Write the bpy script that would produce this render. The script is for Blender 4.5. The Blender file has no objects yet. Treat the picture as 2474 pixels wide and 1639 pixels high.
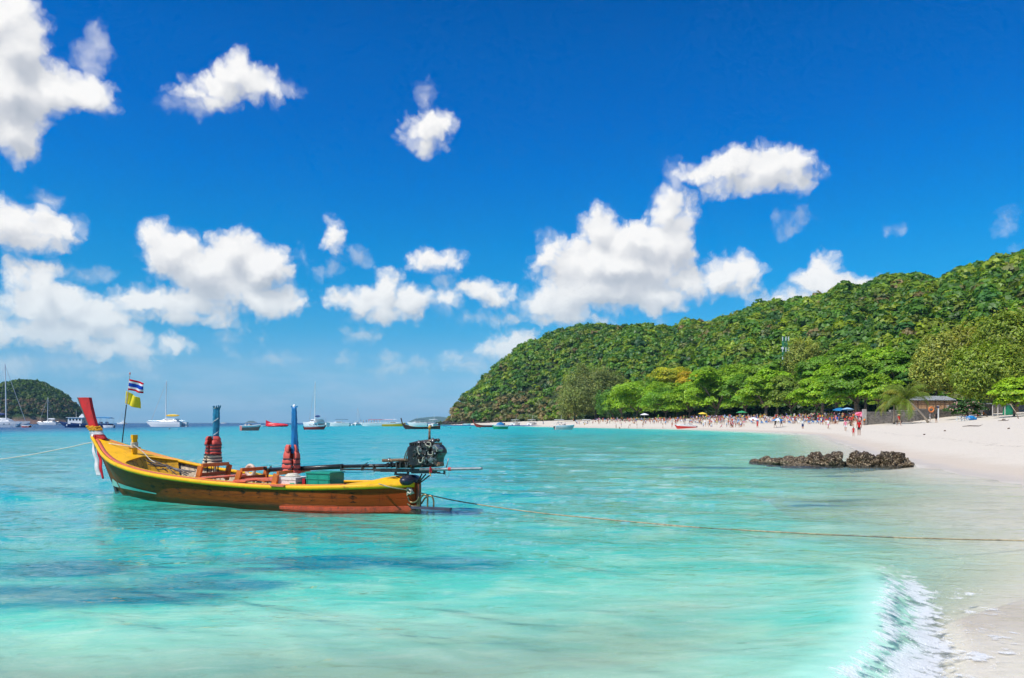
import bpy, bmesh, math, random
import numpy as np
from mathutils import Vector, Matrix, noise as mnoise

R = math.radians
scene = bpy.context.scene
COL = scene.collection

# ------------------------------------------------------------------ camera
CAM_H = 1.7          # eye height above the water
FPX, CX, HY, WPX, HPX = 1800.0, 1237.0, 1022.0, 2474.0, 1639.0
cam_d = bpy.data.cameras.new('camera')
cam_d.sensor_width = 36.0
cam_d.lens = 36.0 * FPX / WPX
cam_d.shift_y = (HY - HPX / 2) / WPX
cam_d.clip_start = 0.05
cam_d.clip_end = 40000.0
cam = bpy.data.objects.new('camera', cam_d)
cam.location = (0, 0, CAM_H)
cam.rotation_euler = (R(90), 0, 0)
COL.objects.link(cam)
scene.camera = cam

# ------------------------------------------------------------------ sun direction
SUN_EL, SUN_AZ = R(54), math.atan2(-0.66, -0.56)       # azimuth clockwise from +Y
SUN_DIR = Vector((math.sin(SUN_AZ) * math.cos(SUN_EL), math.cos(SUN_AZ) * math.cos(SUN_EL), math.sin(SUN_EL)))
sun_d = bpy.data.lights.new('sun', 'SUN')
sun_d.energy = 4.9
sun_d.angle = R(0.5)
sun_d.color = (1.0, 0.955, 0.87)
sun = bpy.data.objects.new('sun', sun_d)
sun.rotation_euler = SUN_DIR.to_track_quat('Z', 'Y').to_euler()
sun.location = (0, 0, 60)
COL.objects.link(sun)

# ------------------------------------------------------------------ world: sky and clouds
world = bpy.data.worlds.new('World')
scene.world = world
world.use_nodes = True
world.cycles.sampling_method = 'MANUAL'
world.cycles.sample_map_resolution = 256
wt = world.node_tree
wt.nodes.clear()

class NB:
    """small helper for building node trees"""
    def __init__(self, tree):
        self.t = tree
    def n(self, typ, **kw):
        nd = self.t.nodes.new(typ)
        for k, v in kw.items():
            setattr(nd, k, v)
        return nd
    def put(self, sock, v):
        if isinstance(v, bpy.types.NodeSocket):
            self.t.links.new(v, sock)
        elif v is not None:
            sock.default_value = v
    def m(self, op, a, b=None, c=None, clamp=False):
        nd = self.n('ShaderNodeMath', operation=op, use_clamp=clamp)
        for i, v in enumerate((a, b, c)):
            if v is not None:
                self.put(nd.inputs[i], v)
        return nd.outputs[0]
    def v(self, op, a, b=None, c=None, out=0):
        nd = self.n('ShaderNodeVectorMath', operation=op)
        for i, v in enumerate((a, b, c)):
            if v is not None:
                self.put(nd.inputs[3] if (op == 'SCALE' and i == 1) else nd.inputs[i], v)
        return nd.outputs[out]
    def noise(self, vec, scale, detail=4, rough=0.5, dist=0.0, out='Fac', dim='3D', lac=2.0):
        nd = self.n('ShaderNodeTexNoise', noise_dimensions=dim)
        self.put(nd.inputs['Vector'], vec)
        nd.inputs['Scale'].default_value = scale
        nd.inputs['Detail'].default_value = detail
        nd.inputs['Roughness'].default_value = rough
        nd.inputs['Distortion'].default_value = dist
        nd.inputs['Lacunarity'].default_value = lac
        return nd.outputs[out]
    def voro(self, vec, scale, feature='F1', out='Distance', rand=1.0, detail=0.0, dim='3D'):
        nd = self.n('ShaderNodeTexVoronoi', feature=feature, voronoi_dimensions=dim)
        self.put(nd.inputs['Vector'], vec)
        nd.inputs['Scale'].default_value = scale
        nd.inputs['Randomness'].default_value = rand
        if 'Detail' in nd.inputs:
            nd.inputs['Detail'].default_value = detail
        return nd.outputs[out]
    def mr(self, x, a, b, c=0.0, d=1.0, smooth=False):
        nd = self.n('ShaderNodeMapRange', interpolation_type='SMOOTHSTEP' if smooth else 'LINEAR')
        for i, v in enumerate((x, a, b, c, d)):
            self.put(nd.inputs[i], v)
        return nd.outputs[0]
    def mix(self, f, a, b, mode='MIX'):
        nd = self.n('ShaderNodeMix', data_type='RGBA', blend_type=mode)
        self.put(nd.inputs[0], f)
        self.put(nd.inputs[6], a)
        self.put(nd.inputs[7], b)
        return nd.outputs[2]
    def mixs(self, f, a, b):
        nd = self.n('ShaderNodeMixShader')
        self.put(nd.inputs[0], f)
        self.t.links.new(a, nd.inputs[1])
        self.t.links.new(b, nd.inputs[2])
        return nd.outputs[0]
    def ramp(self, f, stops, interp='LINEAR'):
        nd = self.n('ShaderNodeValToRGB')
        cr = nd.color_ramp
        cr.interpolation = interp
        while len(cr.elements) < len(stops):
            cr.elements.new(0.5)
        for el, (p, c) in zip(cr.elements, stops):
            el.position = p
            el.color = tuple(c) + ((1.0,) if len(c) == 3 else ())
        self.put(nd.inputs[0], f)
        return nd.outputs[0]
    def comb(self, x=0.0, y=0.0, z=0.0):
        nd = self.n('ShaderNodeCombineXYZ')
        for i, v in enumerate((x, y, z)):
            self.put(nd.inputs[i], v)
        return nd.outputs[0]
    def sep(self, v):
        nd = self.n('ShaderNodeSeparateXYZ')
        self.put(nd.inputs[0], v)
        return nd.outputs

def C4(c):
    return (c[0], c[1], c[2], 1.0)

def px_dir(px, py):
    """azimuth and elevation in degrees of a direction, from picture measurements"""
    x = px - CX
    return math.degrees(math.atan2(x, FPX)), math.degrees(math.atan2(HY - py, math.hypot(FPX, x)))

# each cloud is a union of billows: (x, y, rx, ry) measured on a 2367 px wide print
SOLID = [
 (-10,40,85,75),(25,110,95,80),(20,200,115,80),(110,200,80,50),(185,215,72,38),(20,290,85,55),(45,335,50,32),
 (540,165,42,36),(505,205,60,28),(590,198,55,28),(465,222,42,14),(500,238,42,16),
 (990,300,48,32),(1015,290,32,26),(960,318,28,18),(985,335,25,14),
 (25,510,75,40),(105,525,58,34),(60,550,85,26),(120,545,45,22),
 (362,548,32,34),(400,580,60,50),(540,580,62,44),(470,620,110,52),(600,615,68,52),(520,665,125,38),(600,690,90,36),(665,712,42,22),
 (420,700,100,30),(320,692,55,26),(430,735,85,15),
 (45,640,26,26),(95,655,50,38),(75,700,75,45),(150,700,85,42),(215,735,78,42),(120,760,150,38),(-10,760,48,42),
 (290,780,70,28),(395,792,42,22),(240,805,90,22),(320,812,60,14),
 (775,553,20,22),(768,535,10,16),
 (1012,600,48,20),(990,612,30,14),
 (895,665,28,32),(880,700,82,30),(800,688,42,20),(950,690,42,30),(895,725,62,22),
 (1115,672,52,22),(1040,690,28,20),(1155,692,30,16),
 (1385,530,42,44),(1540,490,32,46),(1470,560,110,46),(1420,610,165,62),(1555,570,48,66),(1400,665,170,52),(1500,690,100,34),
 (1585,655,42,34),(1290,700,90,36),(1270,585,26,34),(1290,735,75,14),(1590,490,14,34),
 (1665,640,50,36),(1722,632,34,38),(1700,665,40,18),
 (1615,400,48,20),(1690,385,60,34),(1770,378,58,36),(1830,370,40,34),(1740,418,100,22),(1840,420,34,20),
 (1915,625,36,34),(1890,655,48,34),(1930,660,50,34),(1985,668,48,16),(1800,696,46,16),(1850,690,50,22),
 (1165,800,60,26),(1190,785,32,18),
]
THIN = [
 (220,105,32,30),(205,150,26,26),(122,468,34,18),(172,522,26,20),(185,640,46,22),(230,650,30,12),
 (700,597,18,22),(834,595,22,22),(768,618,16,14),(736,625,8,8),(985,240,14,22),
 (520,785,28,26),(525,805,18,20),(840,778,45,22),(600,783,10,8),(780,835,28,14),(885,830,26,20),(900,852,50,14),(975,838,32,14),
 (1060,825,46,16),(1090,845,60,14),(1150,825,60,20),(30,850,70,26),(180,835,60,20),(280,870,55,16),(330,838,24,20),(640,830,30,10),(680,832,30,9),
 (1862,515,22,22),(1838,532,24,10),(1798,500,10,6),(2052,542,14,10),(2082,531,12,6),(2325,512,10,14),(2340,585,10,10),(1265,545,18,14),(1895,408,12,7),
 (1560,420,22,34),(1535,742,12,10),(1030,665,22,40),(1120,735,60,9),(655,200,40,14),(430,250,40,14),
]

def blob_group(name, blobs, sm):
    """distance field (degrees, negative inside) of a union of round billows, as one node group"""
    K = 2474.0 / 2367.0
    g = bpy.data.node_groups.new(name, 'ShaderNodeTree')
    g.interface.new_socket('P', in_out='INPUT', socket_type='NodeSocketVector')
    g.interface.new_socket('D', in_out='OUTPUT', socket_type='NodeSocketFloat')
    gb = NB(g)
    gi = gb.n('NodeGroupInput')
    go = gb.n('NodeGroupOutput')
    acc = None
    for (x, y, rx, ry) in blobs:
        az, el = px_dir(x * K, y * K)
        s = math.cos(R(az))                       # a degree covers more of the print away from its centre
        rx_ = math.degrees(rx * K / FPX) * s * s
        ry_ = math.degrees(ry * K / FPX) * s
        q = gb.v('MULTIPLY_ADD', gi.outputs[0], (1 / rx_, 1 / ry_, 0.0), (-az / rx_, -el / ry_, 0.0))
        d = gb.v('LENGTH', q, out=1)
        r = min(rx_, ry_ * 1.25)
        d = gb.m('MULTIPLY_ADD', d, r, -r)
        acc = d if acc is None else gb.m('SMOOTH_MIN', acc, d, sm)
    if acc is None:
        go.inputs[0].default_value = 9.0
    else:
        g.links.new(acc, go.inputs[0])
    return g

def build_world():
    b = NB(wt)
    K = 2474.0 / 2367.0
    tc = b.n('ShaderNodeTexCoord')
    d = tc.outputs['Generated']
    sx, sy, sz = b.sep(d)[:3]
    az = b.m('MULTIPLY', b.m('ARCTAN2', sx, sy), 57.29578)
    el = b.m('MULTIPLY', b.m('ARCSINE', b.m('MINIMUM', b.m('MAXIMUM', sz, -1.0), 1.0)), 57.29578)
    P = b.comb(az, el, 0.0)
    # clear sky
    sky = b.n('ShaderNodeTexSky', sky_type='NISHITA')
    sky.sun_disc = False
    sky.sun_elevation = SUN_EL
    sky.sun_rotation = SUN_AZ
    sky.air_density = 1.0
    sky.dust_density = 0.3
    sky.ozone_density = 2.0
    grade = b.ramp(b.m('DIVIDE', el, 45.0, clamp=True), SKY_GRADE)
    sc = b.mix(1.0, sky.outputs[0], b.v('SCALE', grade, 3.0), 'MULTIPLY')
    # soft veil of far cloud over the horizon
    veil = b.m('MULTIPLY', b.mr(el, 1.0, 7.0, 1.0, 0.0, True), b.mr(b.noise(b.v('MULTIPLY', P, (0.16, 0.6, 0)), 1.0, 4, 0.6, dim='2D'), 0.35, 0.66, 0.0, 0.36))
    sc = b.mix(veil, sc, (5.0, 6.3, 8.2, 1))
    bg = b.n('ShaderNodeBackground')
    b.put(bg.inputs[0], sc)
    bg.inputs[1].default_value = 0.1
    # domain warp, then cauliflower billows; evaluated here and a step towards the light
    w1 = b.v('SUBTRACT', b.noise(P, 0.33, 2, 0.5, out='Color', dim='2D'), (0.5, 0.5, 0.5))
    w2 = b.v('SUBTRACT', b.noise(P, 1.15, 3, 0.6, out='Color', dim='2D'), (0.5, 0.5, 0.5))
    PW = b.v('ADD', P, b.v('MULTIPLY_ADD', w1, (1.3, 1.0, 0), b.v('MULTIPLY', w2, (0.75, 0.7, 0))))
    def billow(vec):
        v1 = b.voro(vec, 0.66, 'SMOOTH_F1', dim='2D')
        v2 = b.voro(vec, 1.7, 'F1', dim='2D')
        nn = b.noise(vec, 2.1, 4, 0.55, dim='2D')
        big_ = b.m('MULTIPLY', v1, 0.95)
        return b.m('ADD', b.m('ADD', big_, b.m('MULTIPLY', v2, 0.34)), b.m('MULTIPLY', nn, 0.46)), b.m('ADD', big_, b.m('MULTIPLY', v2, 0.16))
    b0, s0 = billow(PW)
    _, s1 = billow(b.v('ADD', PW, (-0.32, 0.62, 0.0)))
    PW3 = b.v('ADD', PW, (-0.55, 1.35, 0.0))
    soft = b.noise(PW, 0.42, 3, 0.5, dim='2D')
    relief = b.m('MULTIPLY', b.m('SUBTRACT', s1, s0), 0.34)
    far = b.mr(el, 2.0, 13.0, 0.65, 0.0, True)
    lowfade = b.mr(el, 0.2, 7.0, 0.85, 1.0, True)
    pre = b.m('ADD', relief, b.m('MULTIPLY', b.m('SUBTRACT', soft, 0.5), 0.42))

    def clouds(f0, d2, thin, raw):
        mask = b.mr(f0, -0.22, 0.80, 0, 1, True)
        depth = b.mr(d2, 0.2, 3.8, 0.30, 0.0, True)
        grad = b.mr(b.m('SUBTRACT', d2, raw), -1.25, 1.15, 0.66, 0.0, True)
        edge = b.mr(f0, 0.0, 0.8, 0.14, 0.0, True)
        lit = b.m('ADD', b.m('ADD', b.m('ADD', depth, grad), pre), b.m('ADD', edge, 0.03), clamp=True)
        ccol = b.ramp(lit, [(0.0, (0.45, 0.50, 0.58)), (0.35, (0.60, 0.63, 0.69)), (0.68, (0.80, 0.81, 0.835)), (1.0, (0.985, 0.98, 0.975))])
        ccol = b.mix(far, ccol, (0.52, 0.70, 0.84, 1))
        m_ = mask if thin is None else b.m('MAXIMUM', mask, thin)
        bgc = b.n('ShaderNodeBackground')
        b.put(bgc.inputs[0], ccol)
        return b.mixs(b.m('MULTIPLY', m_, lowfade), bg.outputs[0], bgc.outputs[0])

    # the measured part of the sky in strips, so that a ray only works through the clouds near it
    cuts = [-60.0, -26.0, -14.0, -5.0, 5.5, 14.0, 60.0]
    strips = []
    for i in range(len(cuts) - 1):
        lo, hi = cuts[i] - 3.0, cuts[i + 1] + 3.0
        def near(bl):
            out = []
            for (x, y, rx, ry) in bl:
                a0, a1 = px_dir((x - rx) * K, y * K)[0], px_dir((x + rx) * K, y * K)[0]
                if a1 > lo and a0 < hi:
                    out.append((x, y, rx, ry))
            return out
        gs = blob_group('solid_billows', near(SOLID), 0.5)
        gt = blob_group('thin_billows', near(THIN), 0.4)
        def call(g, vec):
            nd = b.n('ShaderNodeGroup')
            nd.node_tree = g
            b.put(nd.inputs[0], vec)
            return nd.outputs[0]
        raw = b.m('MULTIPLY', call(gs, PW), -1.0)
        f0 = b.m('SUBTRACT', raw, b.m('SUBTRACT', b0, 1.04))
        d2 = b.m('MULTIPLY', call(gs, PW3), -1.0)
        ft = b.m('SUBTRACT', b.m('MULTIPLY', call(gt, PW), -1.0), b.m('MULTIPLY', b.m('SUBTRACT', b0, 0.80), 1.1))
        thin = b.m('MULTIPLY', b.mr(ft, -0.35, 1.0, 0, 1, True), 0.52)
        strips.append(clouds(f0, d2, thin, raw))
    acc = strips[0]
    for i in range(1, len(strips)):
        acc = b.mixs(b.m('GREATER_THAN', az, cuts[i]), acc, strips[i])
    # the rest of the sky goes on with clouds of the same kind
    outn = b.noise(b.v('MULTIPLY', P, (0.055, 0.11, 0)), 1.0, 4, 0.55, dim='2D')
    fo = b.m('MULTIPLY', b.m('SUBTRACT', outn, 0.57), 14.0)
    fo = b.m('SUBTRACT', fo, b.mr(el, 50, 70, 0.0, 3.0))
    rest = clouds(fo, fo, None, fo)
    rest = b.mixs(b.m('GREATER_THAN', el, 0.0), bg.outputs[0], rest)
    inside = b.m('MULTIPLY', b.m('MULTIPLY', b.m('LESS_THAN', b.m('ABSOLUTE', az), 42.0), b.m('LESS_THAN', el, 38.0)), b.m('GREATER_THAN', el, 0.0))
    sh = b.mixs(inside, rest, acc)
    out = b.n('ShaderNodeOutputWorld')
    wt.links.new(sh, out.inputs[0])

SKY_GRADE = [(0.0071, (0.1331, 0.2761, 0.541)), (0.0438, (0.1317, 0.2608, 0.4449)), (0.0862, (0.1322, 0.2749, 0.4054)), (0.1562, (0.0614, 0.2773, 0.4054)), (0.2254, (0.013, 0.2687, 0.4304)), (0.2932, (0.0025, 0.2612, 0.4585)), (0.3918, (0.0, 0.2381, 0.4889)), (0.4857, (0.0, 0.2158, 0.4931)), (0.5744, (0.0, 0.2079, 0.484)), (0.6521, (0.0, 0.1884, 0.4496))]
build_world()

scene.view_settings.view_transform = 'Standard'
scene.view_settings.look = 'None'
scene.view_settings.exposure = 0.0
scene.view_settings.gamma = 1.0
scene.view_settings.use_curve_mapping = False
scene.render.engine = 'CYCLES'
scene.cycles.use_denoising = True
scene.cycles.use_adaptive_sampling = True
scene.cycles.adaptive_threshold = 0.02
scene.cycles.adaptive_min_samples = 12
scene.cycles.max_bounces = 8
scene.cycles.diffuse_bounces = 3
scene.cycles.glossy_bounces = 3
scene.cycles.transparent_max_bounces = 16
scene.cycles.transmission_bounces = 4
scene.cycles.volume_bounces = 0
scene.cycles.caustics_reflective = False
scene.cycles.caustics_refractive = False
# ------------------------------------------------------------------ object helpers
def link(o, parent=None):
    COL.objects.link(o)
    if parent is not None:
        o.parent = parent
    return o

def tag(o, label=None, cat=None, group=None, kind=None):
    if label: o['label'] = label
    if cat: o['category'] = cat
    if group: o['group'] = group
    if kind: o['kind'] = kind
    return o

def empty(name, loc=(0, 0, 0), rz=0.0, label=None, cat=None, group=None):
    o = bpy.data.objects.new(name, None)
    o.empty_display_size = 0.2
    o.location = loc
    o.rotation_euler = (0, 0, rz)
    link(o)
    return tag(o, label, cat, group)

def np_mesh(name, verts, faces, mats=None, smooth=False, fmat=None, attrs=None, cattrs=None):
    """verts (n,3); faces (m,3|4) array"""
    me = bpy.data.meshes.new(name)
    verts = np.asarray(verts, dtype=np.float32)
    faces = np.asarray(faces, dtype=np.int32)
    m, k = faces.shape
    me.vertices.add(len(verts))
    me.vertices.foreach_set('co', verts.ravel())
    me.loops.add(m * k)
    me.loops.foreach_set('vertex_index', faces.ravel())
    me.polygons.add(m)
    me.polygons.foreach_set('loop_start', np.arange(0, m * k, k, dtype=np.int32))
    if fmat is not None:
        me.polygons.foreach_set('material_index', np.asarray(fmat, dtype=np.int32))
    me.polygons.foreach_set('use_smooth', np.full(m, smooth))
    for mt in (mats or []):
        me.materials.append(mt)
    for nm, arr in (attrs or {}).items():
        a = me.attributes.new(nm, 'FLOAT', 'POINT')
        a.data.foreach_set('value', np.asarray(arr, dtype=np.float32))
    for nm, arr in (cattrs or {}).items():          # colour per face
        a = me.attributes.new(nm, 'FLOAT_COLOR', 'FACE')
        a.data.foreach_set('color', np.asarray(arr, dtype=np.float32).ravel())
    me.update(calc_edges=True)
    return me

# ------------------------------------------------------------------ materials
MATS = {}
def material(name):
    m = bpy.data.materials.new(name)
    m.use_nodes = True
    m.node_tree.nodes.clear()
    return m, NB(m.node_tree)

def finish(m, b, shader):
    o = b.n('ShaderNodeOutputMaterial')
    b.t.links.new(shader, o.inputs[0])
    return m

def bsdf(b, col, rough=0.6, metal=0.0, spec=0.5, normal=None, trans=None, coat=0.0, sub=None):
    p = b.n('ShaderNodeBsdfPrincipled')
    b.put(p.inputs['Base Color'], C4(col) if isinstance(col, tuple) and len(col) == 3 else col)
    b.put(p.inputs['Roughness'], rough)
    p.inputs['Metallic'].default_value = metal
    p.inputs['Specular IOR Level'].default_value = spec
    p.inputs['Coat Weight'].default_value = coat
    if normal is not None:
        b.put(p.inputs['Normal'], normal)
    return p.outputs[0]

def bump(b, h, strength=0.3, dist=0.01, normal=None):
    n = b.n('ShaderNodeBump')
    n.inputs['Strength'].default_value = strength
    n.inputs['Distance'].default_value = dist
    b.put(n.inputs['Height'], h)
    if normal is not None:
        b.put(n.inputs['Normal'], normal)
    return n.outputs[0]

def paint(name, col, rough=0.45, var=0.18, scale=6.0, wear=None, wearcol=(0.25, 0.2, 0.15), metal=0.0, spec=0.5, bumps=0.15, coat=0.0):
    """painted or weathered surface: colour drifts, some scuffs"""
    if name in MATS:
        return MATS[name]
    m, b = material(name)
    tc = b.n('ShaderNodeTexCoord')
    P = tc.outputs['Object']
    n1 = b.noise(P, scale, 5, 0.6)
    n2 = b.noise(P, scale * 7, 3, 0.6)
    f = b.m('ADD', b.m('MULTIPLY', n1, 0.7), b.m('MULTIPLY', n2, 0.3))
    dark = tuple(c * (1 - var * 1.6) for c in col)
    lite = tuple(min(1, c * (1 + var)) for c in col)
    c = b.mix(b.mr(f, 0.3, 0.7), C4(dark), C4(lite))
    if wear:
        w = b.mr(b.noise(P, scale * 2.3, 6, 0.7), 0.62 - wear * 0.25, 0.66 - wear * 0.2)
        c = b.mix(b.m('MULTIPLY', w, 0.85), c, C4(wearcol))
    r = b.mr(n2, 0.2, 0.8, max(0.05, rough - 0.12), min(1, rough + 0.12))
    MATS[name] = finish(m, b, bsdf(b, c, r, metal, spec, bump(b, f, bumps, 0.01), coat=coat))
    return MATS[name]

# ------------------------------------------------------------------ lie of the land
SHORE = np.array([(-2, -60), (5, -30), (9.0, -8), (10.2, 0), (11.0, 8), (12.0, 14), (14.0, 20.7), (15.6, 28), (19, 40), (24, 53), (33, 78), (42, 102), (47, 127),
                  (49, 170), (47, 204), (38, 237), (29, 268), (18, 330), (8, 390), (0, 450), (-18, 560), (-48, 660), (-66, 722), (-52, 790), (0, 1000), (300, 1500), (1500, 2600)], dtype=float)

def shore_dist(x, y):
    """signed distance to the waterline, positive on land (the land is to the right)"""
    x = np.asarray(x, float); y = np.asarray(y, float)
    best = np.full(x.shape, 1e9)
    sgn = np.ones(x.shape)
    for (ax, ay), (bx, by) in zip(SHORE[:-1], SHORE[1:]):
        dx, dy = bx - ax, by - ay
        t = np.clip(((x - ax) * dx + (y - ay) * dy) / (dx * dx + dy * dy), 0, 1)
        d = np.hypot(x - ax - t * dx, y - ay - t * dy)
        cr = dx * (y - ay) - dy * (x - ax)
        upd = d < best - 1e-9
        best = np.where(upd, d, best)
        sgn = np.where(upd, np.where(cr < 0, 1.0, -1.0), sgn)
    return best * sgn

def vnoise(x, y, scale, seed=0, octv=3, rough=0.5):
    """smooth value noise on arrays"""
    x = np.asarray(x, float) / scale + seed * 17.31
    y = np.asarray(y, float) / scale - seed * 9.73
    tot = np.zeros(x.shape); amp = 1.0; s = 0.0
    for o in range(octv):
        xi = np.floor(x); yi = np.floor(y)
        fx = x - xi; fy = y - yi
        fx = fx * fx * fx * (fx * (fx * 6 - 15) + 10); fy = fy * fy * fy * (fy * (fy * 6 - 15) + 10)
        def h(a, c):
            v = np.sin(a * 127.1 + c * 311.7 + o * 74.7 + seed * 3.3) * 43758.5453
            return v - np.floor(v)
        v = (h(xi, yi) * (1 - fx) + h(xi + 1, yi) * fx) * (1 - fy) + (h(xi, yi + 1) * (1 - fx) + h(xi + 1, yi + 1) * fx) * fy
        tot += amp * (v * 2 - 1); s += amp
        amp *= rough; x = x * 2.03 + 5.1; y = y * 2.03 + 1.7
    return tot / s

WAVE = np.array([(5.1, 13.0), (4.8, 11.2), (4.42, 9.6), (3.98, 8.2), (3.47, 7.0), (2.88, 5.85), (2.34, 5.1), (1.83, 4.5), (1.1, 3.8), (0.2, 3.0), (-0.9, 1.9), (-2.6, 0.2), (-5, -2)], dtype=float)
def wave_frame(x, y):
    """distance to the little breaker's crest (positive on the beach side) and place along it"""
    best = np.full(x.shape, 1e9); sg = np.zeros(x.shape); al = np.zeros(x.shape)
    L = 0.0
    for (ax, ay), (bx, by) in zip(WAVE[:-1], WAVE[1:]):
        dx, dy = bx - ax, by - ay
        l = math.hypot(dx, dy)
        t = np.clip(((x - ax) * dx + (y - ay) * dy) / (l * l), 0, 1)
        d = np.hypot(x - ax - t * dx, y - ay - t * dy)
        cr = dx * (y - ay) - dy * (x - ax)
        u = d < best
        best = np.where(u, d, best); sg = np.where(u, np.where(cr > 0, 1.0, -1.0), sg); al = np.where(u, L + t * l, al)
        L += l
    return best * sg, al

S_X = np.array([-3000, -190, -115, -55, -30, -14, -6, -2.5, 0, 5, 14, 25, 36, 60, 200])
S_Z = np.array([-14.0, -11.0, -4.2, -2.7, -2.1, -1.3, -0.62, -0.26, 0, 0.42, 1.25, 1.9, 2.85, 4.0, 5.0])
def beach_z(x, y):
    s = shore_dist(x, y)
    z = np.interp(s, S_X, S_Z)
    near = np.exp(-((np.asarray(y, float) - 4) / 30.0) ** 2)
    z = z + vnoise(x, y, 7.0, 3) * 0.07 * np.clip(s / 6, 0, 1) + vnoise(x, y, 1.6, 5) * 0.02 * np.clip(s / 3, 0, 1)
    x = np.asarray(x, float); y = np.asarray(y, float)
    # a sand bar lies close by the camera: the water there is shallow
    bar = np.interp(y, [-4, 3.5, 5.5, 7.5, 9.5, 13], [0.22, 0.24, 0.36, 0.62, 1.0, 1.0])
    z = np.where(z < 0, z * bar, z)
    d = wave_frame(x, y)[0]
    wid = np.interp(y, [6.5, 10], [0.7, 4.5])
    flat = np.clip((d + 0.1 * wid) / wid, 0, 1) * np.clip((20 - y) / 9, 0, 1) * np.clip((3 - s) / 3, 0, 1)
    return z * (1 - flat) + flat * (0.004 + 0.008 * vnoise(x, y, 0.8, 6) + 0.012 * (s + 6) / 6)

# the hill: for a bearing (as a position across the print) the distance and height of ridge and foot
H_P = np.array([1040, 1076, 1084, 1108, 1150, 1202, 1254, 1275, 1348, 1400, 1463, 1568, 1630, 1693, 1777, 1881, 1986, 2090, 2174, 2299, 2404, 2474, 2700, 3200, 4500])
H_Y = np.array([1022, 1012, 1000, 962, 925, 878, 836, 826, 793, 781, 779, 785, 792, 782, 756, 737, 715, 695, 683, 659, 636, 614, 560, 520, 600])
H_D = np.array([720, 720, 722, 730, 735, 735, 730, 728, 715, 705, 690, 660, 640, 620, 590, 560, 535, 510, 495, 475, 460, 450, 420, 400, 400])
B_D = np.array([716, 712, 705, 690, 670, 640, 600, 590, 530, 500, 465, 400, 370, 345, 318, 290, 265, 240, 225, 205, 192, 185, 170, 150, 150])
def hill_z(x, y):
    x = np.asarray(x, float); y = np.asarray(y, float)
    yy = np.maximum(y, 1.0)
    p = CX + FPX * x / yy
    p = np.where(y < 20, 4400, p)
    rd = np.interp(p, H_P, H_D); bd = np.interp(p, H_P, B_D)
    rz = CAM_H + (HY - np.interp(p, H_P, H_Y)) / FPX * rd - 5.0
    rz = np.maximum(rz, 2.5)
    t = (yy - bd) / (rd - bd + 1e-6)
    up = np.clip(t, 0, 1)
    prof = 0.35 * up + 0.65 * (np.sin(up * math.pi / 2) ** 1.2)
    z = 2.6 + (rz - 2.6) * prof
    back = np.clip(t - 1, 0, 4)
    z = np.where(t > 1, rz - (rz * 0.35) * back ** 1.4 * 1.2, z)
    amp = np.clip(t * 3, 0, 1) * np.clip(1.0 - 0.75 * np.exp(-((t - 1) / 0.12) ** 2), 0, 1)
    z = z + vnoise(p / 60.0, yy / 90.0, 1.0, 7, 3) * 9.0 * amp * np.clip(rz / 60, 0, 1)
    z = np.where(t < 0, -50, z)
    return np.where(p < 1045, -50, z), t, p

def ground_z(x, y):
    return np.maximum(beach_z(x, y), hill_z(x, y)[0])

def gz(x, y):
    return float(ground_z(np.array([x]), np.array([y]))[0])

def at(px, D, z=None, py=None):
    """point at distance D in the direction of a picture column; z given, or taken from the ground"""
    x = (px - CX) / FPX * D
    if py is not None:
        z = CAM_H - (py - HY) / FPX * D
    if z is None:
        z = gz(x, D)
    return Vector((x, D, z))

def polar_grid(azs, rs):
    """grid of rays round the camera; azs in degrees clockwise from +Y (closed ring)"""
    A = np.radians(azs)
    X = np.outer(rs, np.sin(A)); Y = np.outer(rs, np.cos(A))
    nr, na = X.shape
    idx = np.arange(nr * na).reshape(nr, na)
    a = idx[:-1, :]; b_ = idx[1:, :]
    q = np.stack([a, np.roll(a, -1, 1), np.roll(b_, -1, 1), b_], -1).reshape(-1, 4)
    return X.ravel(), Y.ravel(), q, nr, na

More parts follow.
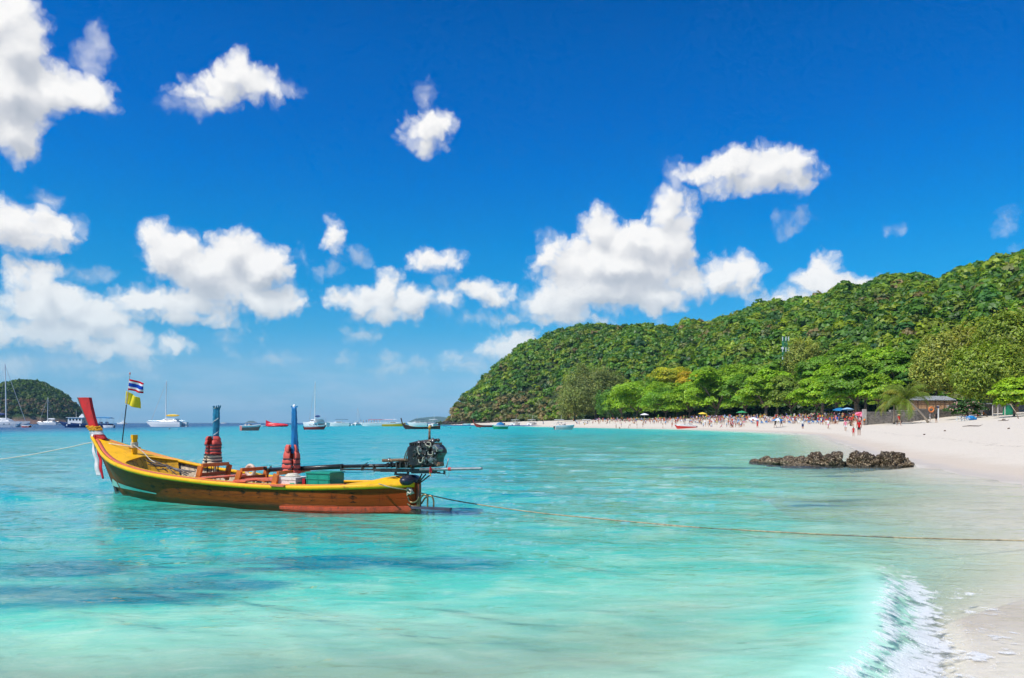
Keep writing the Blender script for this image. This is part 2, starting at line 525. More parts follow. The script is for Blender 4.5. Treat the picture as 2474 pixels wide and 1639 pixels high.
def sand_material():
    m, b = material('sand')
    g = b.n('ShaderNodeNewGeometry')
    P = g.outputs['Position']
    x, y, z = b.sep(P)[:3]
    n1 = b.noise(P, 0.35, 5, 0.55)
    n2 = b.noise(P, 9.0, 6, 0.65)
    n3 = b.noise(P, 60.0, 3, 0.6)
    dry = b.mix(b.mr(n2, 0.3, 0.7), (0.575, 0.505, 0.40, 1), (0.70, 0.635, 0.525, 1))
    dry = b.mix(b.mr(n1, 0.35, 0.75, 0, 0.35), dry, (0.66, 0.56, 0.47, 1))
    specks = b.mr(b.noise(P, 22.0, 3, 0.7), 0.70, 0.76)
    dry = b.mix(b.m('MULTIPLY', specks, 0.5), dry, (0.25, 0.19, 0.14, 1))
    wet = b.mix(b.mr(n2, 0.3, 0.7), (0.74, 0.645, 0.52, 1), (0.82, 0.735, 0.61, 1))
    wob = b.m('MULTIPLY', b.m('SUBTRACT', n1, 0.5), 0.20)
    wetness = b.mr(b.m('ADD', z, wob), 0.02, 0.16, 1.0, 0.0, True)
    c = b.mix(wetness, dry, wet)
    band = b.m('MULTIPLY', b.mr(b.m('ADD', z, wob), -0.02, 0.02, 0.0, 1.0), b.mr(b.m('ADD', z, wob), 0.10, 0.30, 1.0, 0.0, True))
    c = b.mix(b.m('MULTIPLY', band, 0.55), c, (0.50, 0.40, 0.30, 1))
    foot = b.m('MULTIPLY', b.mr(b.voro(P, 1.9, 'F1', detail=0.0), 0.10, 0.22, 1, 0, True), b.mr(z, 0.25, 0.5, 0, 1))
    c = b.mix(b.m('MULTIPLY', foot, b.mr(n1, 0.4, 0.6, 0.10, 0.55)), c, (0.42, 0.34, 0.26, 1))
    # old swash lines of debris
    ln = b.m('ABSOLUTE', b.m('SUBTRACT', b.m('ADD', z, b.m('MULTIPLY', n1, 0.35)), 0.72))
    deb = b.m('MULTIPLY', b.mr(ln, 0.0, 0.03, 1, 0), b.mr(b.noise(P, 5, 4, 0.7), 0.52, 0.6))
    c = b.mix(b.m('MULTIPLY', deb, 0.7), c, (0.12, 0.09, 0.06, 1))
    h = b.m('SUBTRACT', b.m('ADD', b.m('MULTIPLY', n2, 0.7), b.m('MULTIPLY', n3, 0.3)), b.m('MULTIPLY', foot, 2.2))
    sh = bsdf(b, c, b.mr(wetness, 0, 1, 0.95, 0.35), spec=0.3, normal=bump(b, h, 0.5, 0.03))
    return finish(m, b, sh)

def build_ground():
    az = np.concatenate([np.arange(-46, 46, 0.25), np.arange(46, 314, 4.0)])
    rs = np.concatenate([[0.5], np.geomspace(1.5, 900, 420), np.geomspace(960, 14000, 24)])
    X, Y, q, nr, na = polar_grid(az, rs)
    Z = beach_z(X, Y)
    Z = np.minimum(Z, 6.0)
    X = np.append(X, 0.0); Y = np.append(Y, 0.0); Z = np.append(Z, beach_z([0.0], [0.0])[0])
    c = nr * na
    tri = np.array([(c, (i + 1) % na, i, i) for i in range(na)])
    me = np_mesh('sand', np.stack([X, Y, Z], 1), q, [sand_material()], True)
    me2 = bmesh.new(); me2.from_mesh(me); me2.verts.ensure_lookup_table()
    for i in range(na):
        me2.faces.new((me2.verts[c], me2.verts[(i + 1) % na], me2.verts[i])).smooth = True
    bmesh.ops.recalc_face_normals(me2, faces=me2.faces[:])
    me2.to_mesh(me); me2.free()
    if me.polygons[0].normal.z < 0: me.flip_normals()
    o = link(bpy.data.objects.new('beach_ground', me))
    tag(o, 'pale sand beach that slopes under the turquoise water', kind='structure')

# ------------------------------------------------------------------ water
def swell(x, y):
    """short wind waves as a sum of travelling crests, wavelengths from 5 m to 0.25 m"""
    rng = random.Random(5)
    r = np.hypot(x, y)
    h = np.zeros(x.shape)
    wx = x + 0.35 * vnoise(x, y, 2.3, 11, 2); wy = y + 0.35 * vnoise(x, y, 2.3, 12, 2)
    for i in range(34):
        lam = 4.6 * (0.905 ** i)
        th = R(78 + rng.uniform(-34, 34)) if i > 5 else R(62 + rng.uniform(-14, 14))
        k = 2 * math.pi / lam
        amp = 0.0038 * lam ** 0.92
        ph = rng.uniform(0, 6.28)
        vis = np.clip(2.2 - r * 0.0105 / lam * 2.2, 0, 1)       # waves finer than the grid die out
        g = 0.55 + 0.9 * np.clip(vnoise(x, y, lam * 3.1, 20 + i, 1) + 0.35, 0, 1)
        h += amp * g * vis * np.sin(k * (wx * math.cos(th) + wy * math.sin(th)) + ph)
    return h

def build_water():
    az = np.concatenate([np.arange(-44, 44, 0.13), np.arange(44, 316, 4.0)])
    rs = np.concatenate([[0.6, 1.2], np.geomspace(1.9, 260, 600), np.geomspace(275, 14000, 40)])
    X, Y, q, nr, na = polar_grid(az, rs)
    s = shore_dist(X, Y)
    gzv = beach_z(X, Y)
    r = np.hypot(X, Y)
    ripple = swell(X, Y)
    calm = 0.22 + 0.78 * np.clip((-s) / 9.0, 0, 1)
    Z = ripple * calm
    # the little breaker at the shore
    d, al = wave_frame(X, Y)
    nz = vnoise(al * 1.0, al * 0.0, 0.9, 31, 3)
    env = np.clip((al - 3.3) / 2.2, 0, 1) ** 1.3
    d = d + 0.10 * nz + 0.03 * vnoise(X, Y, 0.25, 33, 2)
    Hh = 0.13 * env * (1 + 0.15 * nz)
    prof = np.where(d < 0, np.exp(-((-d) / 0.85) ** 1.5), np.exp(-(d / 0.25) ** 1.7))
    Z = Z * (1 - 0.75 * env * np.exp(-(d / 0.6) ** 2)) + Hh * prof
    # rope-like striations that run over the crest
    perp = al + 0.12 * vnoise(X, Y, 0.6, 35, 2)
    Z = Z + 0.0022 * env * np.exp(-((d + 0.25) / 0.7) ** 2) * (np.sin(perp * 34) + 0.6 * np.sin(perp * 61 + 1.0))
    # gentle step of backwash beyond the break
    Z = Z + 0.012 * np.clip(1 - np.abs(d - 0.9) / 0.6, 0, 1) * vnoise(X, Y, 0.3, 36, 3)
    swash = np.clip((d - 0.15) / 0.5, 0, 1) * np.clip((14 - Y) / 4, 0, 1)
    thin = np.maximum(gzv + 0.012 + 0.005 * vnoise(X, Y, 0.35, 37, 3) + 0.14 * ripple, 0.25 * ripple - 0.010)
    Z = np.where(swash > 0, Z * (1 - swash) + swash * thin, Z)
    depth = Z - gzv
    # foam that the breaker throws down and the lace it leaves
    fz = vnoise(X, Y, 0.42, 41, 4, 0.6)
    lip = np.exp(-((d - 0.10) / 0.12) ** 2) * env * 0.55
    toe = np.exp(-((d - 0.36 - 0.12 * nz) / 0.19) ** 2) * env * (0.95 + 0.5 * fz)
    skirt = np.clip(1 - np.abs(d - 0.62) / 0.75, 0, 1) * env * np.clip(0.55 + fz * 1.6, 0, 1) * 0.85
    grow = np.clip(np.maximum(np.interp(Y, [4, 5.0, 5.8, 6.3, 6.8, 7.3, 8.0], [1, 1, .9, .45, .8, .95, .35]), 0.3), 0, 1)
    foam = np.clip(np.maximum(np.maximum(lip, toe * (0.6 + 0.4 * grow)), skirt * grow), 0, 1)
    foam = foam * np.clip((np.max(al) - al > -1) * 1.0, 0, 1) * np.clip((al - 2.6) / 1.4, 0.0, 1)
    edge = np.exp(-((s + 0.3 - 0.5 * vnoise(X, Y, 3.0, 43, 3)) / 0.22) ** 2) * np.clip((Y - 18) / 20, 0, 1) * 0.42
    foam = np.maximum(foam, edge * np.clip(0.7 + vnoise(X, Y, 1.2, 44, 2), 0, 1))
    fold = np.exp(-((d - 0.02) / 0.26) ** 2) * env
    X2 = np.append(X, 0.0); Y2 = np.append(Y, 0.0); Z2 = np.append(Z, 0.0)
    def sheet(nm, Zs, mat_, attrs, label, lim):
        me = np_mesh(nm, np.stack([X, Y, Zs], 1), q, [mat_], True, attrs=attrs)
        bm = bmesh.new(); bm.from_mesh(me)
        bm.verts.ensure_lookup_table()
        bmesh.ops.delete(bm, geom=[v for v, dd in zip(bm.verts, depth) if dd < lim], context='VERTS')
        bm.to_mesh(me); bm.free()
        if me.polygons[0].normal.z < 0: me.flip_normals()
        tag(link(bpy.data.objects.new(nm, me)), label, kind='structure')
    sheet('sea_water', Z, water_material(), {'foam': foam, 'depth': np.maximum(depth, 0), 'fold': fold, 'across': np.clip(d, -5, 5), 'along': al}, 'clear turquoise sea with small ripples and one breaking wave', -0.35)
    depth_s = np.maximum(depth, 0)
    drop = np.clip(depth_s * 0.25, 0.0, 0.09)
    Zb = Z * 0.82 - drop - 0.005
    weed = np.zeros(X.shape)
    for (wx, wy, rx, ry, k) in ((-2.7, 9.4, 2.0, .75, 1), (-5.6, 9.0, 2.3, .8, .9), (-5.0, 7.7, 1.9, .6, .9), (-3.4, 8.3, 1.5, .4, .6), (-8.5, 11.5, 2.6, .8, .7), (-6.0, 24, 6, 2.2, .5),
                                (11.4, 25, 1.3, .35, 1), (7.5, 17.4, 1.0, .22, .9), (6.5, 15.9, .9, .2, .9), (11.4, 21, .9, .16, .9), (8.8, 29.6, 3.2, .8, 1), (12.5, 28.4, 3.0, .3, .7), (7, 44, 7, 2, .6), (14, 60, 8, 2.5, .5), (2, 36, 5, 1.6, .5)):
        q_ = ((X - wx) / rx) ** 2 + ((Y - wy) / ry) ** 2
        weed = np.maximum(weed, k * np.exp(-q_ * 0.62))
    weed = weed * (0.75 + 0.8 * vnoise(X * 0.45, Y * 1.5, 0.8, 71, 3)) 
    cdepth = depth_s + 0.30 * fold + 0.15 * np.exp(-((d + 0.6) / 0.7) ** 2) * env
    sheet('water_body', Zb, body_material(), {'depth': cdepth, 'shore': -s, 'fold': fold, 'weed': weed, 'face': fold * np.clip((d + 0.02) / 0.12, 0, 1)}, 'turquoise depth of the sea below its surface', -0.02)

def attr_of(b, nm):
    return b.n('ShaderNodeAttribute', attribute_name=nm).outputs['Fac']

def water_material():
    """the surface alone: mirror of the sky over a clear sheet, plus foam"""
    m, b = material('sea_surface')
    g = b.n('ShaderNodeNewGeometry')
    P = g.outputs['Position']
    r = b.v('LENGTH', P, out=1)
    foam = attr_of(b, 'foam')
    # ripples finer than the mesh: stretched along the crests, fading with distance
    h1 = b.noise(b.v('MULTIPLY', P, (0.7, 1.7, 1.0)), 1.5, 3, 0.55, 0.4)
    h2 = b.noise(b.v('MULTIPLY', P, (0.7, 1.7, 1.0)), 5.0, 4, 0.6, 0.5)
    h3 = b.noise(b.v('MULTIPLY', P, (0.05, 0.16, 1.0)), 1.0, 4, 0.65)
    nrm = bump(b, h2, 0.65, 0.030)
    nrm = bump(b, h1, 0.55, 0.08, nrm)
    nrm = bump(b, b.m('MULTIPLY', h3, b.mr(r, 25, 110, 0.0, 1.0)), 0.5, 1.2, nrm)
    clear = b.n('ShaderNodeBsdfTransparent'); clear.inputs[0].default_value = (0.975, 0.99, 0.985, 1)
    gl = b.n('ShaderNodeBsdfGlossy')
    gl.inputs[0].default_value = (0.97, 0.98, 1.0, 1)
    b.put(gl.inputs['Roughness'], b.mr(r, 4, 160, 0.02, 0.20))
    b.put(gl.inputs['Normal'], nrm)
    fr = b.n('ShaderNodeFresnel'); fr.inputs[0].default_value = 1.33
    b.put(fr.inputs['Normal'], nrm)
    f = b.m('MULTIPLY', fr.outputs[0], b.m('MINIMUM', b.mr(r, 14, 130, 1.15, 0.32), b.mr(r, 4, 14, 0.50, 1.15)), clamp=True)
    f = b.m('MULTIPLY', f, b.mr(attr_of(b, 'fold'), 0.05, 0.6, 1.0, 0.35))
    f = b.m('MULTIPLY', f, b.mr(attr_of(b, 'depth'), 0.02, 0.9, 0.50, 1.0))
    wat = b.mixs(f, clear.outputs[0], gl.outputs[0])
    fd = b.n('ShaderNodeBsdfDiffuse'); fd.inputs[0].default_value = (0.88, 0.89, 0.88, 1)
    b.put(fd.inputs['Normal'], bump(b, b.noise(P, 26, 4, 0.7), 0.8, 0.03))
    lace = b.m('ADD', b.m('MULTIPLY', b.noise(P, 7, 6, 0.72, 0.6), 1.0), b.m('MULTIPLY', b.voro(b.v('ADD', P, b.v('SCALE', b.noise(P, 5, 3, 0.6, out='Color'), 0.25)), 9.0, 'F1'), -0.35))
    streak = b.noise(b.comb(b.m('MULTIPLY', attr_of(b, 'along'), 30.0), b.m('MULTIPLY', attr_of(b, 'across'), 3.0), 0.0), 1.0, 4, 0.65, 0.3)
    near = b.mr(b.m('ABSOLUTE', b.m('SUBTRACT', attr_of(b, 'across'), 0.1)), 0.15, 0.4, 1.0, 0.0)
    pat = b.m('ADD', b.m('MULTIPLY', b.m('SUBTRACT', lace, 0.36), 1.7), b.m('MULTIPLY', b.m('MULTIPLY', b.m('SUBTRACT', streak, 0.42), 1.0), near))
    ft = b.mr(b.m('ADD', foam, pat), 0.30, 0.78, 0, 0.97, True)
    ft = b.m('MULTIPLY', ft, b.mr(foam, 0.03, 0.25, 0, 1))
    ftr = b.n('ShaderNodeBsdfTranslucent'); ftr.inputs[0].default_value = (0.88, 0.89, 0.88, 1)
    return finish(m, b, b.mixs(ft, wat, b.mixs(0.25, fd.outputs[0], ftr.outputs[0])))

def body_material():
    """the lit body of the water, seen a hand's breadth below the surface as it looks at a low angle"""
    m, b = material('sea_body')
    g = b.n('ShaderNodeNewGeometry')
    P = g.outputs['Position']
    depth, shore, fold = attr_of(b, 'depth'), attr_of(b, 'shore'), attr_of(b, 'fold')
    big = b.noise(b.v('MULTIPLY', P, (0.035, 0.085, 0)), 1.0, 4, 0.55)
    mid = b.noise(b.v('MULTIPLY', P, (0.16, 0.42, 0)), 1.0, 4, 0.6, 0.5)
    rip = b.noise(b.v('MULTIPLY', P, (1.1, 3.4, 0)), 1.0, 4, 0.62, 0.7)
    rip2 = b.noise(b.v('MULTIPLY', P, (0.30, 1.25, 0)), 1.0, 4, 0.6, 0.7)
    rip3 = b.noise(b.v('MULTIPLY', P, (2.6, 8.0, 0)), 1.0, 3, 0.6, 0.8)
    dv = b.m('ADD', depth, b.m('MULTIPLY', b.m('SUBTRACT', mid, 0.5), b.m('MULTIPLY', depth, 1.3)))
    dv = b.m('ADD', dv, b.m('MULTIPLY', b.m('SUBTRACT', rip, 0.5), b.m('MULTIPLY', depth, 0.55)))
    dv = b.m('ADD', dv, b.m('MULTIPLY', b.m('SUBTRACT', rip2, 0.5), b.m('MULTIPLY', depth, 0.9)))
    body = b.ramp(b.m('DIVIDE', dv, 12.0, clamp=True), BODY)
    patch = b.m('MULTIPLY', b.mr(b.m('ADD', b.m('MULTIPLY', mid, 0.5), b.m('ADD', b.m('MULTIPLY', big, 0.35), b.m('MULTIPLY', rip2, 0.15))), 0.53, 0.60, 0, 1, True), b.mr(depth, 0.8, 1.3, 0, 1))
    patch = b.m('MULTIPLY', patch, b.mr(shore, 9.0, 60.0, 0.45, 0.28))
    patch = b.m('MAXIMUM', patch, b.mr(b.m('ADD', attr_of(b, 'weed'), b.m('MULTIPLY', b.m('SUBTRACT', rip2, 0.5), 0.5)), 0.24, 0.60, 0, 0.90, True))
    body = b.mix(patch, body, (0.0, 0.19, 0.26, 1))
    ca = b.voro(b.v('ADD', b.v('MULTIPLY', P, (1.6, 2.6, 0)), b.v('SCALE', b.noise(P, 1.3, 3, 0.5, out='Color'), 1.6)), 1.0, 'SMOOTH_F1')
    net = b.m('MULTIPLY', b.mr(ca, 0.40, 0.75, 0, 1, True), b.mr(depth, 0.25, 1.9, 0.38, 0.0))  # caustic net of sunlight painted into the body colour
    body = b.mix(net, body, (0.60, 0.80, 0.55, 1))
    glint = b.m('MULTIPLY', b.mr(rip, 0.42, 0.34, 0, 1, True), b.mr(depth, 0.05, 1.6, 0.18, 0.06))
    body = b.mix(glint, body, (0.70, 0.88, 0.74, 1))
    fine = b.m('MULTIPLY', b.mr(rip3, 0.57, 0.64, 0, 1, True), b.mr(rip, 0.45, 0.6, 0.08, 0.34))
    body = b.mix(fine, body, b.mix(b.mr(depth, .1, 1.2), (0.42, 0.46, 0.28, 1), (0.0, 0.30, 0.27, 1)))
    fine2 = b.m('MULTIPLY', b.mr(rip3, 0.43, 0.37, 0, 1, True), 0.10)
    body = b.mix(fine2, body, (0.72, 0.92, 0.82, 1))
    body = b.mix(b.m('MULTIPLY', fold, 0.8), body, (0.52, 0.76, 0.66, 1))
    # thin dark strokes painted for wave slopes that mirror less sky
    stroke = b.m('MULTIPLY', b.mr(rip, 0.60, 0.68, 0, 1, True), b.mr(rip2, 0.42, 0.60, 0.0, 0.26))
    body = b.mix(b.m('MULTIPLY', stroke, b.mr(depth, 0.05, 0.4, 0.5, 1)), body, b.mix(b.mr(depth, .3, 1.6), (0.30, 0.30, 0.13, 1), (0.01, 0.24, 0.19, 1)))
    dif = b.n('ShaderNodeBsdfDiffuse'); b.put(dif.inputs[0], body)
    clear = b.n('ShaderNodeBsdfTransparent'); b.put(clear.inputs[0], b.mix(b.mr(depth, 0.02, 0.40), (1, 1, 1, 1), (0.90, 0.985, 0.95, 1)))
    see = b.m('MULTIPLY', b.mr(depth, 0.02, 0.72, 1.0, 0.0, True), b.mr(fold, 0.05, 0.35, 1.0, 0.08))
    tr = b.n('ShaderNodeBsdfTranslucent'); b.put(tr.inputs[0], body)
    return finish(m, b, b.mixs(see, b.mixs(b.m('MULTIPLY', attr_of(b, 'face'), 0.15, clamp=True), dif.outputs[0], tr.outputs[0]), clear.outputs[0]))

BODY = [(0.0, (0.74, 0.70, 0.56)), (0.03, (0.42, 0.69, 0.53)), (0.07, (0.11, 0.58, 0.45)), (0.13, (0.0, 0.45, 0.42)),
        (0.26, (0.0, 0.365, 0.42)), (0.50, (0.0, 0.265, 0.39)), (0.72, (0.0, 0.085, 0.23)), (1.0, (0.0, 0.05, 0.17))]
def build_spray():
    rs = np.random.RandomState(77)
    ico = bmesh.new(); bmesh.ops.create_icosphere(ico, subdivisions=1, radius=1.0)
    base = np.array([v.co[:] for v in ico.verts]); tri = np.array([[v.index for v in f.verts] for f in ico.faces]); ico.free()
    V, F = [], []
    # drops thrown up where the breaker lands
    for (cx_, cy_, n, sp) in ((3.95, 7.1, 50, .14), (3.6, 6.4, 30, .12), (3.1, 5.5, 90, .18), (2.6, 4.8, 90, .2)):
        for k in range(n):
            p = np.array([cx_ + rs.normal() * sp, cy_ + rs.normal() * sp * 1.2, abs(rs.normal()) * 0.05 + 0.02])
            V.append(base * rs.uniform(.0018, .0045) + p); F.append(tri + len(base) * (len(V) - 1))
    me = np_mesh('wave_spray', np.concatenate(V), np.concatenate(F), [paint('spray_white', (0.85, 0.86, 0.87), 0.4, 0.02, 4)], True)
    tag(link(bpy.data.objects.new('wave_spray', me)), 'drops of spray over the little breaking wave', kind='stuff')

build_ground()
build_water()
build_spray()
# ------------------------------------------------------------------ foliage
RS = np.random.RandomState(11)

def foliage_material(name='foliage', trans=0.36):
    if name in MATS: return MATS[name]
    m, b = material(name)
    a = b.n('ShaderNodeAttribute', attribute_name='tint')
    c = a.outputs['Color']
    d = b.n('ShaderNodeBsdfDiffuse'); b.put(d.inputs[0], c)
    t = b.n('ShaderNodeBsdfTranslucent'); b.put(t.inputs[0], b.mix(1.0, c, (1.3, 1.35, 0.5, 1), 'MULTIPLY'))
    g = b.n('ShaderNodeBsdfGlossy'); g.inputs[0].default_value = (1, 1, 1, 1); g.inputs['Roughness'].default_value = 0.5
    s = b.mixs(trans, d.outputs[0], t.outputs[0])
    s = b.mixs(0.025, s, g.outputs[0])
    MATS[name] = finish(m, b, s)
    return MATS[name]

def bark_material():
    return paint('bark', (0.16, 0.12, 0.09), 0.9, 0.35, 3.0, bumps=0.8)

def leaf_quads(cen, nrm, size, rs, aspect=1.0, droop=None):
    """one quad per centre, facing nrm, random spin"""
    n = len(cen)
    nrm = nrm / (np.linalg.norm(nrm, axis=1, keepdims=True) + 1e-9)
    ref = rs.normal(size=(n, 3)) if droop is None else droop
    u = np.cross(nrm, ref); u /= (np.linalg.norm(u, axis=1, keepdims=True) + 1e-9)
    v = np.cross(nrm, u)
    su = (size * aspect)[:, None] * u * 0.5; sv = size[:, None] * v * 0.5
    bend = nrm * (size * 0.12)[:, None]
    V = np.stack([cen - su - sv, cen + su - sv - bend, cen + su + sv, cen - su + sv - bend], 1).reshape(-1, 3)
    F = np.arange(n * 4).reshape(n, 4)
    return V, F

def dome_points(n, rs, low=-0.15):
    """points on the unit upper dome, lumpy"""
    p = rs.normal(size=(n * 5 + 60, 3)); p /= np.linalg.norm(p, axis=1, keepdims=True)
    p = p[p[:, 2] > low][:n]
    return p

def crown_cloud(nq, lobes, rs):
    """unit crown for the far forest: leaf patches on several overlapping lobes"""
    c = dome_points(lobes, rs, -0.1) * np.array([0.55, 0.55, 0.45])
    rad = rs.uniform(0.38, 0.62, lobes)
    k = rs.randint(0, lobes, nq)
    d = dome_points(nq * 2, rs, -0.3)[:nq]
    p = c[k] + d * rad[k][:, None] * rs.uniform(0.8, 1.08, (nq, 1))
    nn = d + rs.normal(size=(nq, 3)) * 0.30 + np.array([0, 0, 0.42])
    V, F = leaf_quads(p, nn, rs.uniform(0.24, 0.46, nq), rs)
    return V, nq, k

def forest(name, pos, rad, tint, nq, lobes, variants=7, hgt=0.95, seed=1):
    rs = np.random.RandomState(seed)
    var = [crown_cloud(nq, lobes, rs) for _ in range(variants)]
    lobt = rs.uniform(0.82, 1.2, (variants, lobes))
    n = len(pos)
    vi = rs.randint(0, variants, n)
    ang = rs.uniform(0, 6.283, n)
    Vall = np.stack([v[0] for v in var])            # variants, nq*4, 3
    V = Vall[vi].copy()                             # n, nq*4, 3
    ca, sa = np.cos(ang)[:, None], np.sin(ang)[:, None]
    x = V[:, :, 0] * ca - V[:, :, 1] * sa; y = V[:, :, 0] * sa + V[:, :, 1] * ca
    z = V[:, :, 2] * hgt * rs.uniform(0.85, 1.3, n)[:, None]
    V = np.stack([x, y, z], 2) * rad[:, None, None] + pos[:, None, :]
    F = np.arange(n * nq * 4).reshape(-1, 4)
    K = np.stack([v[2] for v in var])
    shade = lobt[vi][:, :, None]
    lob = np.take_along_axis(lobt[vi], K[vi], 1)
    c = tint[:, None, :] * lob[:, :, None] * rs.uniform(0.8, 1.2, (n, nq, 1))
    c = np.concatenate([c, np.ones((n, nq, 1))], 2).reshape(-1, 4)
    me = np_mesh(name, V.reshape(-1, 3), F, [foliage_material()], False, cattrs={'tint': c})
    return link(bpy.data.objects.new(name, me))

GREENS = np.array([(0.150, 0.230, 0.018), (0.085, 0.185, 0.022), (0.045, 0.125, 0.030), (0.210, 0.260, 0.020), (0.070, 0.155, 0.018), (0.028, 0.090, 0.030), (0.150, 0.190, 0.028)])
BROWNS = np.array([(0.210, 0.155, 0.075), (0.230, 0.165, 0.090), (0.160, 0.140, 0.055), (0.150, 0.160, 0.060), (0.100, 0.135, 0.050)])

def hill_material():
    m, b = material('hill_soil')
    g = b.n('ShaderNodeNewGeometry')
    n = b.noise(g.outputs['Position'], 0.08, 5, 0.6)
    n2 = b.noise(g.outputs['Position'], 0.7, 5, 0.6)
    c = b.mix(b.mr(n, 0.35, 0.65), (0.020, 0.038, 0.014, 1), (0.045, 0.060, 0.022, 1))
    c = b.mix(b.mr(n2, 0.5, 0.7, 0, 0.6), c, (0.055, 0.045, 0.03, 1))
    return finish(m, b, bsdf(b, c, 0.95, spec=0.1, normal=bump(b, n2, 1.0, 1.0)))

def build_hill():
    ps = np.concatenate([np.arange(1044, 2500, 7.0), np.arange(2500, 4500, 40.0)])
    ts = np.concatenate([np.linspace(-0.02, 1.0, 90), np.linspace(1.03, 2.2, 24)])
    PP, TT = np.meshgrid(ps, ts)
    rd = np.interp(PP, H_P, H_D); bd = np.interp(PP, H_P, B_D)
    Y = bd + (rd - bd) * np.maximum(TT, 0.0) + np.where(TT < 0, -2.0, 0.0); X = (PP - CX) / FPX * Y
    Z = hill_z(X.ravel(), Y.ravel() + 0.01)[0].reshape(X.shape)
    Z = np.where(TT < 0, -0.5, Z)
    nr, nc = X.shape
    idx = np.arange(nr * nc).reshape(nr, nc)
    q = np.stack([idx[:-1, :-1], idx[:-1, 1:], idx[1:, 1:], idx[1:, :-1]], -1).reshape(-1, 4)
    me = np_mesh('hill', np.stack([X, Y, Z], -1).reshape(-1, 3), q, [hill_material()], True)
    if me.polygons[len(me.polygons) // 3].normal.z < 0: me.flip_normals()
    tag(link(bpy.data.objects.new('hill', me)), 'steep hill rising behind the beach to the right', kind='structure')
    # forest
    rs = np.random.RandomState(3)
    n = 52000
    p = rs.uniform(1062, 2760, n); t = rs.uniform(0.0, 1.12, n) ** 0.9
    rd = np.interp(p, H_P, H_D); bd = np.interp(p, H_P, B_D)
    y = bd + (rd - bd) * t; x = (p - CX) / FPX * y
    area = (y / FPX) * (rd - bd)
    rad = 2.6 + 1.9 * (rs.rand(n) ** 1.8) + np.clip((p - 1500) / 900, 0, 1) * 0.6 + np.where(rs.rand(n) < 0.05, 1.8, 0)
    keep = rs.rand(n) < np.clip(area / rad ** 2 * 0.045 * 15.0 / 2.0, 0, 1)
    keep &= t < 1.10
    p, t, x, y, rad = p[keep], t[keep], x[keep], y[keep], rad[keep]
    # thin out where crowns would sit on top of one another
    cell = {}
    sel = []
    for i in range(len(p)):
        k = (int(x[i] // 4.0), int(y[i] // 4.0))
        c_ = cell.get(k, 0)
        if c_ >= 1: continue
        cell[k] = c_ + 1; sel.append(i)
    sel = np.array(sel)
    if len(sel) > 9800: sel = sel[:9800]
    p, t, x, y, rad = p[sel], t[sel], x[sel], y[sel], rad[sel]
    z = hill_z(x, y)[0]
    edge = np.clip((p - 1062) / 30, 0.35, 1)
    rad = rad * edge * np.where(t > 1.0, 0.9, 1.0)
    z = z + rad * 0.35
    cidx = rs.choice(len(GREENS), len(p), p=[0.28, 0.22, 0.10, 0.14, 0.17, 0.03, 0.06])
    tint = GREENS[cidx] * rs.uniform(0.8, 1.2, (len(p), 1))
    patchy = vnoise(x, y, 38.0, 51, 3)
    brown = (rs.rand(len(p)) < 0.03 + 0.06 * np.clip(patchy * 2, 0, 1))
    low = (z < 26) & (p < 1440)
    brown |= low & (rs.rand(len(p)) < 0.68)
    tint[brown] = BROWNS[rs.choice(len(BROWNS), brown.sum())]
    tint *= (1.08 + 0.22 * vnoise(x, y, 70.0, 52, 2))[:, None] * np.array([1.16, 1.20, 0.90])
    o = forest('hill_forest', np.stack([x, y, z], 1), rad, tint, 64, 7, seed=5)
    tag(o, 'dense mixed green forest covering the hill above the beach', kind='stuff')
    print('forest crowns', len(p))

def island(name, label, pxs, pys, D, depth, nc, seed, rad):
    """an island in the distance: ridge profile given across the print at distance D"""
    rs = np.random.RandomState(seed)
    ps = np.linspace(pxs[0], pxs[-1], 90)
    ts = np.linspace(-1, 1, 25)
    PP, TT = np.meshgrid(ps, ts)
    top = np.interp(PP, pxs, pys)
    Hh = np.maximum(0, (HY - top) / FPX * D)
    endf = np.sqrt(np.clip((PP - pxs[0]) * (pxs[-1] - PP) / ((pxs[-1] - pxs[0]) ** 2 / 4), 0, 1))
    X = (PP - CX) / FPX * D
    Y = D + TT * depth * (0.15 + 0.85 * endf)
    prof = np.cos(TT * math.pi / 2) ** 0.8
    Z = -0.8 + (Hh + 0.8 - rad * 0.6) * prof + vnoise(X, Y, depth * 0.3, seed, 3) * Hh * 0.12 * (1 - prof ** 2) * 2
    nr, nc_ = X.shape
    idx = np.arange(nr * nc_).reshape(nr, nc_)
    q = np.stack([idx[:-1, :-1], idx[:-1, 1:], idx[1:, 1:], idx[1:, :-1]], -1).reshape(-1, 4)
    me = np_mesh(name, np.stack([X, Y, Z], -1).reshape(-1, 3), q, [MATS['island_soil']], True)
    if me.polygons[len(me.polygons) // 2].normal.z < 0: me.flip_normals()
    tag(link(bpy.data.objects.new(name, me)), label, kind='structure')
    return X, Y, Z

